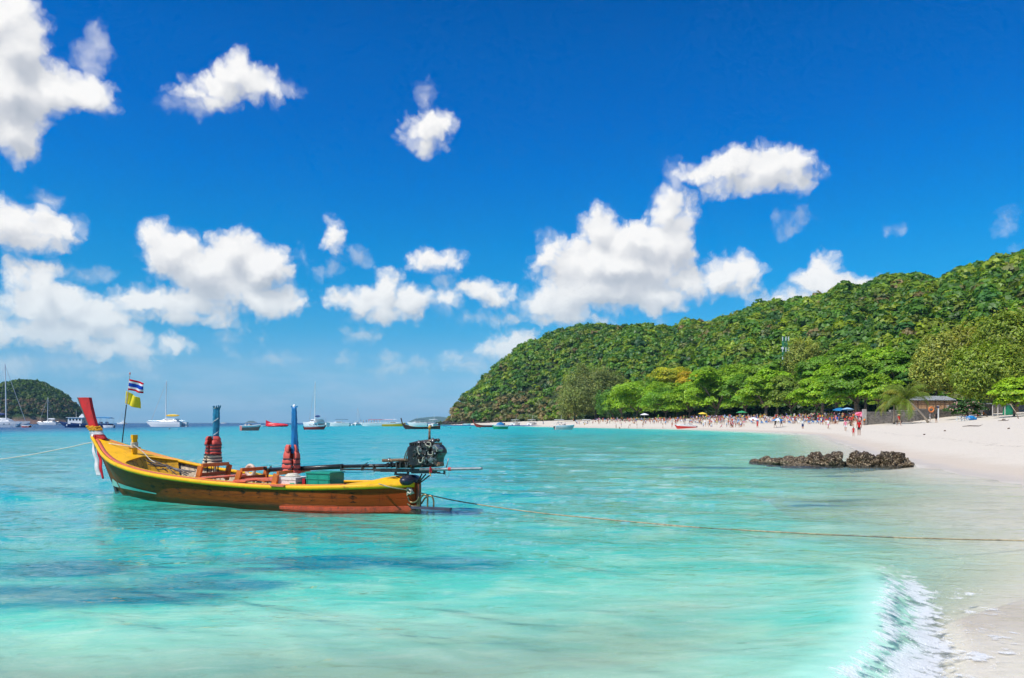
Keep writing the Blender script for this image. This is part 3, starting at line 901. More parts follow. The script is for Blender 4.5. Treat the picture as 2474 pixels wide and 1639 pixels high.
def build_islands():
    m, b = material('island_soil')
    g = b.n('ShaderNodeNewGeometry')
    z = b.sep(g.outputs['Position'])[2]
    n = b.noise(g.outputs['Position'], 0.03, 6, 0.65)
    c = b.mix(b.mr(n, 0.35, 0.65), (0.028, 0.06, 0.022, 1), (0.07, 0.085, 0.035, 1))
    rock = b.mr(b.m('ADD', z, b.m('MULTIPLY', n, 12)), 10, 16, 1, 0)
    c = b.mix(rock, c, (0.22, 0.13, 0.10, 1))
    MATS['island_soil'] = finish(m, b, bsdf(b, c, 0.95, spec=0.1, normal=bump(b, n, 1.0, 6.0)))
    X, Y, Z = island('wooded_island', 'wooded island with reddish rocky foot at the left edge of the sea',
                     np.array([-330, -220, -120, -60, -10, 20, 50, 72, 92, 110, 135, 160, 178, 192, 200]),
                     np.array([1018, 985, 965, 950, 938, 928, 920, 919, 922, 932, 943, 962, 978, 998, 1022]), 1150.0, 120.0, 0, 61, 4.0)
    rs = np.random.RandomState(8)
    n = 3300
    i = rs.randint(0, X.shape[0] // 2 + 2, n); j = rs.randint(X.shape[1] // 3, X.shape[1] - 1, n)
    f, h = rs.rand(n), rs.rand(n)
    def samp(A): return (A[i, j] * (1 - f) + A[i + 1, j] * f) * (1 - h) + (A[i, j + 1 - (j == A.shape[1] - 1)] * (1 - f) + A[i + 1, j + 1 - (j == A.shape[1] - 1)] * f) * h
    x, y, z = samp(X), samp(Y), samp(Z)
    ok = z > 7 + rs.rand(n) * 14
    x, y, z = x[ok], y[ok], z[ok]
    rad = rs.uniform(3.0, 5.2, len(x))
    tint = GREENS[rs.choice([1, 2, 4, 5, 0], len(x))] * 0.85
    br = (z < 34) & (rs.rand(len(x)) < 0.5)
    tint[br] = BROWNS[rs.choice(3, br.sum())]
    o = forest('island_forest', np.stack([x, y, z + rad * 0.3], 1), rad, tint, 34, 6, seed=9)
    tag(o, 'low forest covering the island at the left edge', kind='stuff')
    island('far_island', 'long low hazy blue island on the horizon left of the headland',
           np.array([985, 1005, 1030, 1060, 1085, 1110, 1150, 1200]), np.array([1019, 1010, 1007, 1005, 1008, 1009, 1012, 1020]), 9500.0, 500.0, 0, 62, 10)
    island('far_islet', 'tiny hazy islet on the horizon between the two furled blue canopies',
           np.array([592, 602, 612, 622]), np.array([1021, 1016.5, 1016.5, 1021]), 9800.0, 60.0, 0, 63, 4)

build_hill()
build_islands()

# haze of a bright sea day
def build_haze():
    me = bpy.data.meshes.new('haze')
    bm = bmesh.new()
    bmesh.ops.create_cube(bm, size=1.0)
    for v in bm.verts:
        v.co = Vector((v.co.x * 32000, v.co.y * 32000, -16.5 if v.co.z < 0 else 215.0))
    bm.to_mesh(me); bm.free()
    m = bpy.data.materials.new('haze_air'); m.use_nodes = True
    m.node_tree.nodes.clear()
    b = NB(m.node_tree)
    v = b.n('ShaderNodeVolumePrincipled')
    v.inputs['Color'].default_value = (0.45, 0.80, 1.0, 1)
    v.inputs['Density'].default_value = HAZE
    o = b.n('ShaderNodeOutputMaterial')
    b.t.links.new(v.outputs[0], o.inputs['Volume'])
    me.materials.append(m)
    tag(link(bpy.data.objects.new('haze', me)), 'thin sea haze over the whole bay', kind='stuff')
HAZE = 0.00006
if HAZE: build_haze()
# ------------------------------------------------------------------ single trees behind the beach
def tube_np(pts, rads, sides=7):
    """tapered tube along points; returns verts, quads"""
    V, F = [], []
    pts = [Vector(p) for p in pts]
    up = Vector((0.13, 0.21, 1)).normalized()
    for i, p in enumerate(pts):
        t = (pts[min(i + 1, len(pts) - 1)] - pts[max(i - 1, 0)]).normalized()
        a = t.cross(up)
        if a.length < 1e-3: a = t.cross(Vector((1, 0, 0)))
        a.normalize(); c = t.cross(a)
        for k in range(sides):
            th = 2 * math.pi * k / sides
            V.append(p + (a * math.cos(th) + c * math.sin(th)) * rads[i])
    for i in range(len(pts) - 1):
        for k in range(sides):
            F.append((i * sides + k, i * sides + (k + 1) % sides, (i + 1) * sides + (k + 1) % sides, (i + 1) * sides + k))
    return [tuple(v) for v in V], F

class MB:
    """collects boxes, tubes, lofts and quads into one mesh"""
    def __init__(self):
        self.V = []; self.F = []; self.M = []
    def add(self, V, F, mi=0):
        o = len(self.V)
        self.V += [tuple(v) for v in V]
        self.F += [tuple(i + o for i in f) for f in F]
        self.M += [mi] * len(F)
        return self
    def box(self, c, s, rot=None, mi=0, taper=(1, 1)):
        x, y, z = s[0] / 2, s[1] / 2, s[2] / 2
        vs = []
        for dz in (-1, 1):
            k = taper if dz > 0 else (1, 1)
            for dx, dy in ((-1, -1), (1, -1), (1, 1), (-1, 1)):
                vs.append(Vector((dx * x * k[0], dy * y * k[1], dz * z)))
        if rot is not None: vs = [rot @ v for v in vs]
        c = Vector(c)
        return self.add([v + c for v in vs], [(3, 2, 1, 0), (4, 5, 6, 7), (0, 1, 5, 4), (1, 2, 6, 5), (2, 3, 7, 6), (3, 0, 4, 7)], mi)
    def bar(self, a, b_, w, h, mi=0, up=(0, 0, 1)):
        a = Vector(a); b_ = Vector(b_)
        t = (b_ - a); L = t.length; t.normalize()
        s = t.cross(Vector(up))
        if s.length < 1e-4: s = t.cross(Vector((1, 0, 0)))
        s.normalize(); u = s.cross(t)
        rot = Matrix((t, s, u)).transposed()
        return self.box((a + b_) / 2, (L, w, h), rot, mi)
    def tube(self, pts, r, sides=8, mi=0, caps=True):
        rads = r if isinstance(r, (list, tuple)) else [r] * len(pts)
        V, F = tube_np(pts, rads, sides)
        n = len(pts)
        if caps:
            F = F + [tuple(range(sides - 1, -1, -1)), tuple((n - 1) * sides + k for k in range(sides))]
        return self.add(V, F, mi)
    def ball(self, c, r, seg=10, rings=6, mi=0, rot=None):
        r = Vector(r) if not isinstance(r, (int, float)) else Vector((r, r, r))
        V = [Vector((0, 0, -1))]
        for i in range(1, rings):
            ph = -math.pi / 2 + math.pi * i / rings
            for k in range(seg):
                th = 2 * math.pi * k / seg
                V.append(Vector((math.cos(ph) * math.cos(th), math.cos(ph) * math.sin(th), math.sin(ph))))
        V.append(Vector((0, 0, 1)))
        F = [(0, 1 + (k + 1) % seg, 1 + k) for k in range(seg)]
        for i in range(rings - 2):
            for k in range(seg):
                a = 1 + i * seg
                F.append((a + k, a + (k + 1) % seg, a + seg + (k + 1) % seg, a + seg + k))
        a = 1 + (rings - 2) * seg
        F += [(a + k, a + (k + 1) % seg, len(V) - 1) for k in range(seg)]
        V = [Vector((v.x * r.x, v.y * r.y, v.z * r.z)) for v in V]
        if rot is not None: V = [rot @ v for v in V]
        return self.add([v + Vector(c) for v in V], F, mi)
    def loft(self, rings, mi=0, closed=True, cap0=True, cap1=True):
        n = len(rings[0])
        V = [p for r in rings for p in r]
        F = []
        for i in range(len(rings) - 1):
            for k in range(n if closed else n - 1):
                F.append((i * n + k, i * n + (k + 1) % n, (i + 1) * n + (k + 1) % n, (i + 1) * n + k))
        if closed and cap0: F.append(tuple(range(n - 1, -1, -1)))
        if closed and cap1: F.append(tuple((len(rings) - 1) * n + k for k in range(n)))
        return self.add(V, F, mi)
    def disc(self, c, r, n=16, axis='z', h=0.02, mi=0):
        d = {'x': Vector((1, 0, 0)), 'y': Vector((0, 1, 0)), 'z': Vector((0, 0, 1))}[axis] if isinstance(axis, str) else Vector(axis)
        c = Vector(c)
        return self.tube([c - d * h / 2, c + d * h / 2], r, n, mi)
    def mesh(self, name, mats, smooth=False, recalc=True):
        me = bpy.data.meshes.new(name)
        me.from_pydata(self.V, [], self.F)
        for m in (mats if isinstance(mats, (list, tuple)) else [mats]): me.materials.append(m)
        me.polygons.foreach_set('material_index', self.M)
        if recalc:
            bm = bmesh.new(); bm.from_mesh(me)
            bmesh.ops.recalc_face_normals(bm, faces=bm.faces[:])
            bm.to_mesh(me); bm.free()
        if smooth: me.polygons.foreach_set('use_smooth', [True] * len(me.polygons))
        me.update()
        return me
    def build(self, name, mats, parent=None, smooth=False, label=None, recalc=True):
        o = link(bpy.data.objects.new(name, self.mesh(name, mats, smooth, recalc)), parent)
        if label: o['label'] = label
        return o

def quads_obj(name, V, F, tint, parent, mat=None):
    me = np_mesh(name, V, F, [mat or foliage_material()], False, cattrs={'tint': tint})
    return link(bpy.data.objects.new(name, me), parent)

def make_tree(kind, base, crown_c, rx, ry, rz, tint, n, seed, label, cat='tree', group='trees along the back of the beach', lean=None, limbs=5):
    """kind: broad (layered large leaves), feather (casuarina), bush. base and crown centre in world units"""
    rs = np.random.RandomState(seed)
    base = Vector(base); cc = Vector(crown_c)
    name = {'broad': 'broadleaf_tree', 'feather': 'casuarina_tree', 'bush': 'flowering_bush'}[kind]
    root = empty(name, base, label=label, cat=cat, group=group)
    rel = cc - base
    # trunk and limbs
    mb = MB()
    tr = 0.62 if 'thick forked' in label else max(0.16, min(rx, rz) * 0.06)
    fork = rel * 0.45; fork.z = max(1.2, rel.z - rz * 0.75)
    mb.tube([(0, 0, -0.3), fork * 0.35 + Vector((rs.uniform(-.3, .3), 0, 0)), fork], [tr * 1.35, tr * 1.05, tr * 0.85], 8)
    ends = []
    for k in range(limbs):
        a = k / limbs * 6.283 + rs.uniform(-.4, .4)
        e = rel + Vector((math.cos(a) * rx * 0.72, math.sin(a) * ry * 0.72, rs.uniform(-0.35, 0.45) * rz))
        mid = fork.lerp(e, 0.5) + Vector((0, 0, rs.uniform(0.0, 0.2) * rz))
        mb.tube([fork, mid, e], [tr * 0.6, tr * 0.36, tr * 0.12], 6)
        for s_ in range(2):
            e2 = mid.lerp(e, 0.5) + Vector(rs.uniform(-1, 1, 3)) * min(rx, rz) * 0.4
            mb.tube([mid, mid.lerp(e2, .5) + Vector((0, 0, .2)), e2], [tr * 0.3, tr * 0.2, tr * 0.07], 5)
    mb.build('trunk', bark_material(), root, smooth=True)
    R3 = np.array([rx, ry, rz])
    if kind == 'feather':
        n = int(n * 1.9)
        nc = max(26, n // 130)
        d = dome_points(nc, rs, -0.75)
        cc_ = d * R3 * rs.uniform(0.45, 0.98, (len(d), 1))
        cr = rs.uniform(0.16, 0.28, len(d)) * min(rx, rz)
        k = rs.randint(0, len(d), n)
        off = rs.normal(size=(n, 3)) * 0.5
        p = cc_[k] + off * cr[k][:, None] * np.array([1.0, 1.0, 1.15])
        out = p / R3; out[:, 2] += 0.6
        nn = out + rs.normal(size=(n, 3)) * 0.7
        size = rs.uniform(0.5, 1.0, n) * 0.16 * min(rx, rz) ** 0.55 * 1.2
        V, F = leaf_quads(p, nn, size * 1.45, rs, aspect=0.42, droop=None)
        lob = rs.uniform(0.72, 1.25, len(d))[k]
    else:
        # layered flat plates of leaves, the sea almond way
        nc = max(20, int(44 * (1.0 if kind == 'broad' else 0.6)))
        d = dome_points(nc, rs, -0.75)
        cc_ = d * R3 * rs.uniform(0.45, 0.92, (len(d), 1))
        cr = rs.uniform(0.26, 0.46, len(d)) * min(rx, ry)
        k = rs.randint(0, len(d), n)
        th = rs.uniform(0, 6.283, n); rr = np.sqrt(rs.uniform(0, 1, n)) * rs.uniform(0.7, 1.12, n)
        dz = (1 - rr ** 2) * 0.46 + rs.normal(size=n) * 0.07
        p = cc_[k] + np.stack([np.cos(th) * rr, np.sin(th) * rr, dz - 0.1], 1) * cr[k][:, None]
        nn = np.stack([np.cos(th) * rr * 0.7, np.sin(th) * rr * 0.7, np.ones(n)], 1) + rs.normal(size=(n, 3)) * 0.42 + d[k] * 0.35
        size = rs.uniform(0.6, 1.25, n) * 0.46 * (min(rx, rz) / 5.0) ** 0.5
        V, F = leaf_quads(p, nn, size, rs, aspect=0.75)
        lob = rs.uniform(0.8, 1.22, len(d))[k]
    t = np.array(tint) * lob[:, None] * rs.uniform(0.7, 1.3, (n, 1))
    warm = rs.rand(n) < 0.10
    t[warm] *= np.array([1.45, 1.15, 0.8])
    if kind == 'bush':
        fl = rs.rand(n) < 0.12
        t[fl] = (0.75, 0.42, 0.40)
    tint4 = np.concatenate([t, np.ones((n, 1))], 1)
    quads_obj('crown', V + np.array(rel), F, tint4, root)
    return root

BRIGHT, MIDG, OLIVE, YEL, DARKG, FAWN = (0.165, 0.280, 0.012), (0.105, 0.215, 0.016), (0.150, 0.185, 0.045), (0.290, 0.300, 0.014), (0.065, 0.160, 0.022), (0.215, 0.245, 0.040)
# column, distance, crown top row, crown bottom row, half width in columns, kind, tint, leaves, label
TREES = [
 (1432, 440, 884, 1008, 64, 'feather', OLIVE, 6500, 'tall grey-olive casuarina at the left end of the beach trees, above the moored canopy boats'),
 (1392, 450, 935, 1010, 34, 'feather', OLIVE, 2500, 'lower grey-olive casuarina at the left foot of the tallest olive one'),
 (1478, 405, 940, 1010, 30, 'feather', DARKG, 2500, 'dark drooping casuarina between the olive casuarina and the first bright green tree'),
 (1543, 335, 917, 1006, 62, 'broad', BRIGHT, 6500, 'rounded bright green tree first from the left behind the crowded sand'),
 (1622, 345, 884, 960, 42, 'broad', YEL, 4200, 'yellow-green domed tree rising behind the front row, left of the yellow blossoming one'),
 (1672, 335, 896, 965, 38, 'broad', (0.36, 0.28, 0.014), 4200, 'tree with yellow blossoms on its crown behind the front row'),
 (1606, 310, 938, 1005, 44, 'broad', MIDG, 4200, 'low mid-green tree below the yellow-green dome, over the crowd'),
 (1668, 300, 930, 1004, 46, 'broad', BRIGHT, 4600, 'bright green tree under the yellow blossoming crown'),
 (1735, 285, 880, 1003, 62, 'broad', BRIGHT, 8000, 'tall bright green layered tree left of the green lattice mast'),
 (1800, 268, 900, 1000, 48, 'broad', MIDG, 6000, 'mid-green tree directly below the green lattice mast'),
 (1850, 250, 885, 1000, 50, 'broad', BRIGHT, 6500, 'bright green tree behind the blue and white beach umbrella'),
 (1940, 262, 820, 920, 34, 'feather', FAWN, 3500, 'feathery golden-olive casuarina just right of the lattice mast'),
 (1912, 225, 905, 998, 50, 'broad', (0.12, 0.18, 0.02), 6500, 'olive-green spreading tree behind the person in white shirt and dark skirt'),
 (1990, 240, 850, 950, 52, 'broad', MIDG, 6500, 'broad mid-green tree standing behind the front row right of the golden casuarina'),
 (1978, 190, 915, 992, 48, 'broad', BRIGHT, 6000, 'layered bright green tree over the densest part of the crowd'),
 (2060, 225, 832, 940, 58, 'broad', (0.12, 0.215, 0.016), 7000, 'large green tree in the second row above the stone wall end'),
 (2055, 170, 890, 985, 56, 'broad', MIDG, 7500, 'wide leaning tree with bare grey branches over the red-shirted group'),
 (2132, 210, 838, 940, 50, 'broad', BRIGHT, 6500, 'bright green second-row tree between the stone wall end and the palm'),
 (2125, 165, 905, 978, 42, 'broad', BRIGHT, 5500, 'bright leafy tree overhanging the left end of the stone wall'),
 (2205, 200, 830, 935, 46, 'broad', (0.10, 0.18, 0.018), 5500, 'green second-row tree above the coconut palm'),
 (2200, 168, 895, 965, 34, 'broad', DARKG, 4200, 'dark shaded tree right behind the coconut palm crown'),
 (2265, 160, 812, 962, 44, 'feather', FAWN, 7000, 'fawn and olive casuarina left of the big trunked tree'),
 (2330, 172, 790, 930, 58, 'feather', (0.20, 0.215, 0.025), 8500, 'tall feathery olive-green casuarina behind the thatched hut'),
 (2395, 135, 835, 972, 72, 'feather', (0.165, 0.225, 0.022), 11000, 'big olive tree with the thick forked trunk shading the sand'),
 (2450, 160, 760, 930, 62, 'feather', (0.165, 0.22, 0.024), 9500, 'tall olive casuarina at the right edge, highest of the beach trees'),
 (2452, 118, 915, 988, 46, 'broad', (0.20, 0.31, 0.012), 6500, 'low glowing yellow-green tree at the right edge in front of the big olive one'),
 (1500, 372, 925, 1008, 36, 'broad', MIDG, 3600, 'mid-green tree filling the gap right of the dark drooping casuarina'),
 (1580, 352, 905, 1004, 40, 'broad', MIDG, 4000, 'mid-green tree between the first bright tree and the yellow-green dome'),
 (1640, 318, 912, 1004, 38, 'broad', BRIGHT, 4200, 'bright tree wedged between the dome and the blossoming crown'),
 (1705, 322, 890, 1000, 42, 'broad', MIDG, 4400, 'mid-green tree between the blossoming crown and the tall layered tree'),
 (1770, 300, 876, 1000, 44, 'broad', BRIGHT, 4600, 'tall bright tree just left of the lattice mast foot'),
 (1832, 285, 872, 998, 46, 'broad', (0.14, 0.235, 0.016), 4800, 'green tree with high crown just right of the lattice mast foot'),
 (1882, 268, 862, 996, 44, 'broad', MIDG, 4800, 'high-crowned green tree left of the golden casuarina'),
 (2020, 205, 868, 990, 48, 'broad', BRIGHT, 5600, 'bright spreading tree behind the dense crowd'),
 (2090, 196, 860, 982, 44, 'broad', (0.13, 0.225, 0.016), 5200, 'green tree rising behind the end pillar of the stone wall'),
 (2168, 186, 850, 970, 44, 'broad', MIDG, 5200, 'tall mid-green tree behind the short palm'),
 (2555, 140, 780, 975, 60, 'feather', (0.15, 0.17, 0.022), 6000, 'olive casuarina just beyond the right edge'),
]

def build_trees():
    for i, (px, D, top, bot, hw, kind, tint, n, label) in enumerate(TREES):
        rx = hw * 1.3 / FPX * D
        zt = CAM_H + (HY - top) / FPX * D
        zb = CAM_H + (HY - bot - 2) / FPX * D
        rz = (zt - zb) / 2
        cx_ = (px - CX) / FPX * D
        bx = {2395: (2386 - CX) / FPX * D, 2055: (2085 - CX) / FPX * D}.get(px, cx_ + random.Random(i).uniform(-0.15, 0.15) * rx)
        by = D
        base = (bx, by, gz(bx, by) - 0.1)
        make_tree(kind, base, (cx_, by, (zt + zb) / 2), rx, rx * 0.85, rz, tuple(c * 1.55 for c in tint), int(n * 2.2), 100 + i, label)
    # flowering bush before the hut
    D = 128
    c = at(2335, D, py=982); g = gz(c.x, D)
    make_tree('bush', (c.x, D, g), (c.x, D, (c.z + g) / 2 + 0.6), 3.2, 2.4, 1.9, (0.045, 0.12, 0.02), 4200, 77, 'rounded dark green bush dotted with pink blossoms before the hut', 'bush', 'bushes', limbs=4)
    # undergrowth closing the gaps between the trunks, tinted dark to give their shade
    rs = np.random.RandomState(4)
    n = 520
    p = rs.uniform(1395, 2760, n)
    D = np.interp(p, [1395, 1440, 1543, 1735, 1850, 1990, 2132, 2265, 2395, 2760], [470, 450, 352, 302, 272, 256, 226, 186, 188, 190]) + rs.uniform(0, 14, n)
    x = (p - CX) / FPX * D
    z = ground_z(x, D)
    rad = rs.uniform(1.6, 3.0, n)
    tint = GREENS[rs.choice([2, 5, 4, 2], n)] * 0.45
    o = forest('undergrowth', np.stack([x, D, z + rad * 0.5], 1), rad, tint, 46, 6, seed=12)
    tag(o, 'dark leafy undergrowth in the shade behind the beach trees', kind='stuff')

def build_palm(base, head, R_, seed, label, nf=17):
    rs = np.random.RandomState(seed)
    base = Vector(base); head = Vector(head)
    root = empty('coconut_palm', base, label=label, cat='palm tree', group='coconut palms')
    rel = head - base
    mb = MB()
    pts, rr = [], []
    for i in range(11):
        t = i / 10
        p = rel * t
        p.z = rel.z * (t ** 0.85)
        pts.append(p); rr.append(0.19 - 0.09 * t + (0.02 if i % 2 else 0))
    mb.tube(pts, rr, 9)
    mb.build('trunk', paint('palm_bark', (0.30, 0.24, 0.18), 0.9, 0.3, 5, bumps=0.7), root, smooth=True)
    for k in range(nf):
        a = k * 2.399 + rs.uniform(-.2, .2)
        el = R(rs.uniform(-25, 75)) if k > 3 else R(rs.uniform(60, 85))
        L = R_ * rs.uniform(0.85, 1.15)
        d = Vector((math.cos(a), math.sin(a), 0))
        mid = []
        p = rel.copy(); e = el
        for s in range(9):
            mid.append(p.copy())
            p = p + (d * math.cos(e) + Vector((0, 0, 1)) * math.sin(e)) * (L / 8)
            e -= R(10 + s * 2.2)
        V, F, T = [], [], []
        tint = np.array((0.17, 0.25, 0.02)) * rs.uniform(0.6, 1.3)
        if rs.rand() < 0.25: tint = np.array((0.28, 0.27, 0.03))
        side = d.cross(Vector((0, 0, 1)))
        for s in range(8):
            for j in range(5):
                q = mid[s].lerp(mid[s + 1], j / 5)
                tt = (s + j / 5) / 8
                wl = R_ * 0.26 * math.sin(math.pi * min(1, tt * 0.9 + 0.12)) + 0.05
                fw = (mid[s + 1] - mid[s]).normalized()
                for sg in (-1, 1):
                    tip = q + (side * sg * 0.75 + fw * 0.5 + Vector((0, 0, -0.55 - rs.uniform(0, .3)))).normalized() * wl
                    o = len(V)
                    V += [q - fw * 0.035, q + fw * 0.035, tip]
                    F.append((o, o + 1, o + 2))
                    T.append(tuple(tint * rs.uniform(.7, 1.3)) + (1,))
        rb = MB(); rb.tube(mid, [0.035 - 0.003 * s for s in range(9)], 4)
        me = np_mesh('frond', np.array([tuple(v) for v in V]), np.array(F), [foliage_material()], False, cattrs={'tint': np.array(T)})
        f = link(bpy.data.objects.new('frond', me), root)
        rb.build('rib', paint('palm_rib', (0.22, 0.24, 0.05), 0.7), f)
    return root

build_trees()
g0 = gz((2243 - CX) / FPX * 121, 121)
hd = at(2190, 122.5, py=963)
build_palm(((2243 - CX) / FPX * 121, 121, g0), hd, 5.2, 3, 'coconut palm with a slanting grey trunk leaning left before the stone wall', 26)
hd2 = at(2160, 127, py=976)
build_palm((hd2.x, 127, gz(hd2.x, 127)), hd2, 4.2, 5, 'short coconut palm with drooping fronds left of the slanting palm, before the wall', 20)
# ------------------------------------------------------------------ the longtail boat in the foreground
BO = Vector((-1.91, 14.69, 0.0))
BA = R(23.5)
BE = Vector((-math.cos(BA), math.sin(BA), 0)); BN = Vector((-math.sin(BA), -math.cos(BA), 0))
B_RZ = math.atan2(BE.y, BE.x)

def bl(px, py, v):
    """boat coordinates (u forward, v towards the beach-side rail, z up) of a measured point lying at width v"""
    C = BO + BN * v
    r = (px - CX) / FPX
    u = (r * C.y - C.x) / (BE.x - r * BE.y)
    t = C.y + u * BE.y
    return Vector((u, v, CAM_H - (py - HY) / FPX * t))

U_ = [-0.05, 0.5, 1, 1.5, 2, 2.5, 3, 3.5, 4, 4.5, 5, 5.5, 6, 6.5, 7, 7.5, 8, 8.5, 8.9, 9.12]
GB = [.10, .40, .60, .70, .745, .765, .80, .85, .90, .945, .98, 1.0, 1.0, .975, .92, .81, .63, .38, .17, .06]
GZ = [.52, .50, .48, .46, .44, .43, .425, .435, .455, .48, .515, .555, .60, .66, .74, .84, .98, 1.15, 1.30, 1.38]
WB = [.04, .30, .50, .64, .71, .73, .75, .78, .80, .81, .81, .78, .70, .58, .44, .27, .11, .03, .03, .03]
KZ = [-.22, -.25, -.27, -.28, -.29, -.29, -.29, -.29, -.29, -.29, -.28, -.27, -.26, -.24, -.21, -.17, -.10, .33, .97, 1.27]
def gun(u): return float(np.interp(u, U_, GB)), float(np.interp(u, U_, GZ))
def spl(u, A):
    """smooth interpolation of a hull table"""
    x = np.array(U_); A = np.array(A)
    i = int(np.clip(np.searchsorted(x, u) - 1, 0, len(x) - 2))
    t = (u - x[i]) / (x[i + 1] - x[i])
    m = np.gradient(A, x)
    h = x[i + 1] - x[i]
    return float((2*t**3 - 3*t**2 + 1) * A[i] + (t**3 - 2*t**2 + t) * h * m[i] + (-2*t**3 + 3*t**2) * A[i+1] + (t**3 - t**2) * h * m[i+1])

def section(u, inset=0.0, n=9):
    """half section from keel to rail: list of (v, z)"""
    b_, zg, wb, kz = spl(u, GB) - inset, spl(u, GZ), max(0.012, spl(u, WB) - inset), spl(u, KZ) + inset
    if u > 8.2: wb = max(0.012, 0.03 + (b_ - 0.03) * 0.25)
    if kz > -0.05:
        ctrl = [(0.02, kz), (max(.02, b_ * 0.35), kz + (zg - kz) * 0.4), (b_, zg)]
    else:
        ctrl = [(0.02, kz), (wb * 0.8, kz * 0.62), (wb, 0.0), ((wb + b_) / 2 + 0.015, zg * 0.5), (b_, zg)]
    cz = np.linspace(0, 1, len(ctrl)); tt = np.linspace(0, 1, n)
    return [(float(np.interp(t, cz, [c[0] for c in ctrl])), float(np.interp(t, cz, [c[1] for c in ctrl]))) for t in tt]

def hull_material():
    m, b = material('hull_wood')
    tc = b.n('ShaderNodeTexCoord'); P = tc.outputs['Object']
    u, v, z = b.sep(P)[:3]
    grain = b.noise(b.v('MULTIPLY', P, (1.2, 3, 9)), 3.0, 6, 0.65)
    fine = b.noise(b.v('MULTIPLY', P, (4, 4, 30)), 5.0, 4, 0.6)
    c = b.mix(b.mr(grain, 0.3, 0.7), (0.150, 0.035, 0.005, 1), (0.310, 0.078, 0.010, 1))
    c = b.mix(b.m('MULTIPLY', b.mr(fine, 0.5, 0.8), 0.5), c, (0.06, 0.025, 0.010, 1))
    # greener, faded towards the bow, plus a teal water reflection painted in; redder at the stern
    c = b.mix(b.mr(b.m('ADD', u, b.m('MULTIPLY', grain, 1.5)), 6.6, 8.8, 0, 0.35), c, (0.20, 0.10, 0.030, 1))
    teal_refl = b.m('MULTIPLY', b.mr(b.v('DISTANCE', P, (8.05, 0.45, 0.55), out=1), 0.06, 0.34, 1, 0, True), 0.45)
    c = b.mix(teal_refl, c, (0.045, 0.165, 0.105, 1))
    pinkm = b.m('MULTIPLY', b.mr(b.v('DISTANCE', b.v('MULTIPLY', P, (1.6, 1, 1)), (8.5 * 1.6, 0.25, 0.85), out=1), 0.1, 0.34, 1, 0, True), 0.6)
    c = b.mix(pinkm, c, (0.42, 0.12, 0.10, 1))
    c = b.mix(b.mr(b.m('ADD', u, b.m('MULTIPLY', grain, 0.8)), 0.5, 2.6, 0.85, 0), c, (0.38, 0.048, 0.007, 1))
    # worn painted ornaments in a row along the side
    cell = b.m('SUBTRACT', b.m('FRACT', b.m('MULTIPLY', u, 2.35)), 0.5)
    zc = b.m('SUBTRACT', z, b.mr(u, 1.0, 6.2, 0.235, 0.30))
    wdt = b.m('ADD', 0.10, b.m('MULTIPLY', b.m('COSINE', b.m('MULTIPLY', zc, 55.0)), 0.10))
    orn = b.m('MULTIPLY', b.m('LESS_THAN', b.m('ABSOLUTE', cell), wdt), b.m('LESS_THAN', b.m('ABSOLUTE', zc), 0.105))
    orn = b.m('MULTIPLY', orn, b.mr(b.noise(P, 9, 5, 0.7), 0.38, 0.60))
    orn = b.m('MULTIPLY', orn, b.m('MULTIPLY', b.m('GREATER_THAN', u, 0.9), b.m('LESS_THAN', u, 6.4)))
    c = b.mix(b.m('MULTIPLY', orn, 0.92), c, (0.010, 0.012, 0.008, 1))
    # waterline: red bottom paint aft, weed and stain
    wl = b.m('ADD', z, b.m('MULTIPLY', b.m('SUBTRACT', grain, 0.5), 0.09))
    red = b.m('MULTIPLY', b.mr(wl, 0.055, 0.07, 1, 0), b.mr(u, 2.55, 2.75, 1, 0))
    c = b.mix(red, c, (0.46, 0.10, 0.04, 1))
    stain = b.mr(wl, 0.0, 0.10, 0.65, 0)
    c = b.mix(b.m('MULTIPLY', stain, b.m('SUBTRACT', 1.0, red)), c, (0.09, 0.055, 0.030, 1))
    streak = b.mr(b.noise(b.v('MULTIPLY', P, (9, 2, 0.8)), 2.0, 4, 0.6), 0.58, 0.75, 0, 0.45)
    c = b.mix(streak, c, (0.04, 0.022, 0.012, 1))
    # strake seams
    seam = b.m('ABSOLUTE', b.m('SUBTRACT', b.m('FRACT', b.m('MULTIPLY', b.m('SUBTRACT', z, b.m('MULTIPLY', b.m('POWER', b.mr(u, 4.0, 9.0), 2.0), 0.55)), 7.2)), 0.5))
    sm = b.mr(seam, 0.0, 0.045, 1, 0)
    c = b.mix(b.m('MULTIPLY', sm, 0.55), c, (0.02, 0.01, 0.006, 1))
    h = b.m('SUBTRACT', b.m('MULTIPLY', fine, 0.25), b.m('MULTIPLY', sm, 1.0))
    return finish(m, b, bsdf(b, c, b.mr(grain, 0.3, 0.7, 0.5, 0.7), spec=0.13, normal=bump(b, h, 0.5, 0.012), coat=0.0))

def strip(profile_fn, us, mats, name, parent, smooth=True):
    """lofts a closed profile given per station"""
    mb = MB()
    mb.loft([profile_fn(u) for u in us])
    return mb.build(name, mats, parent, smooth)

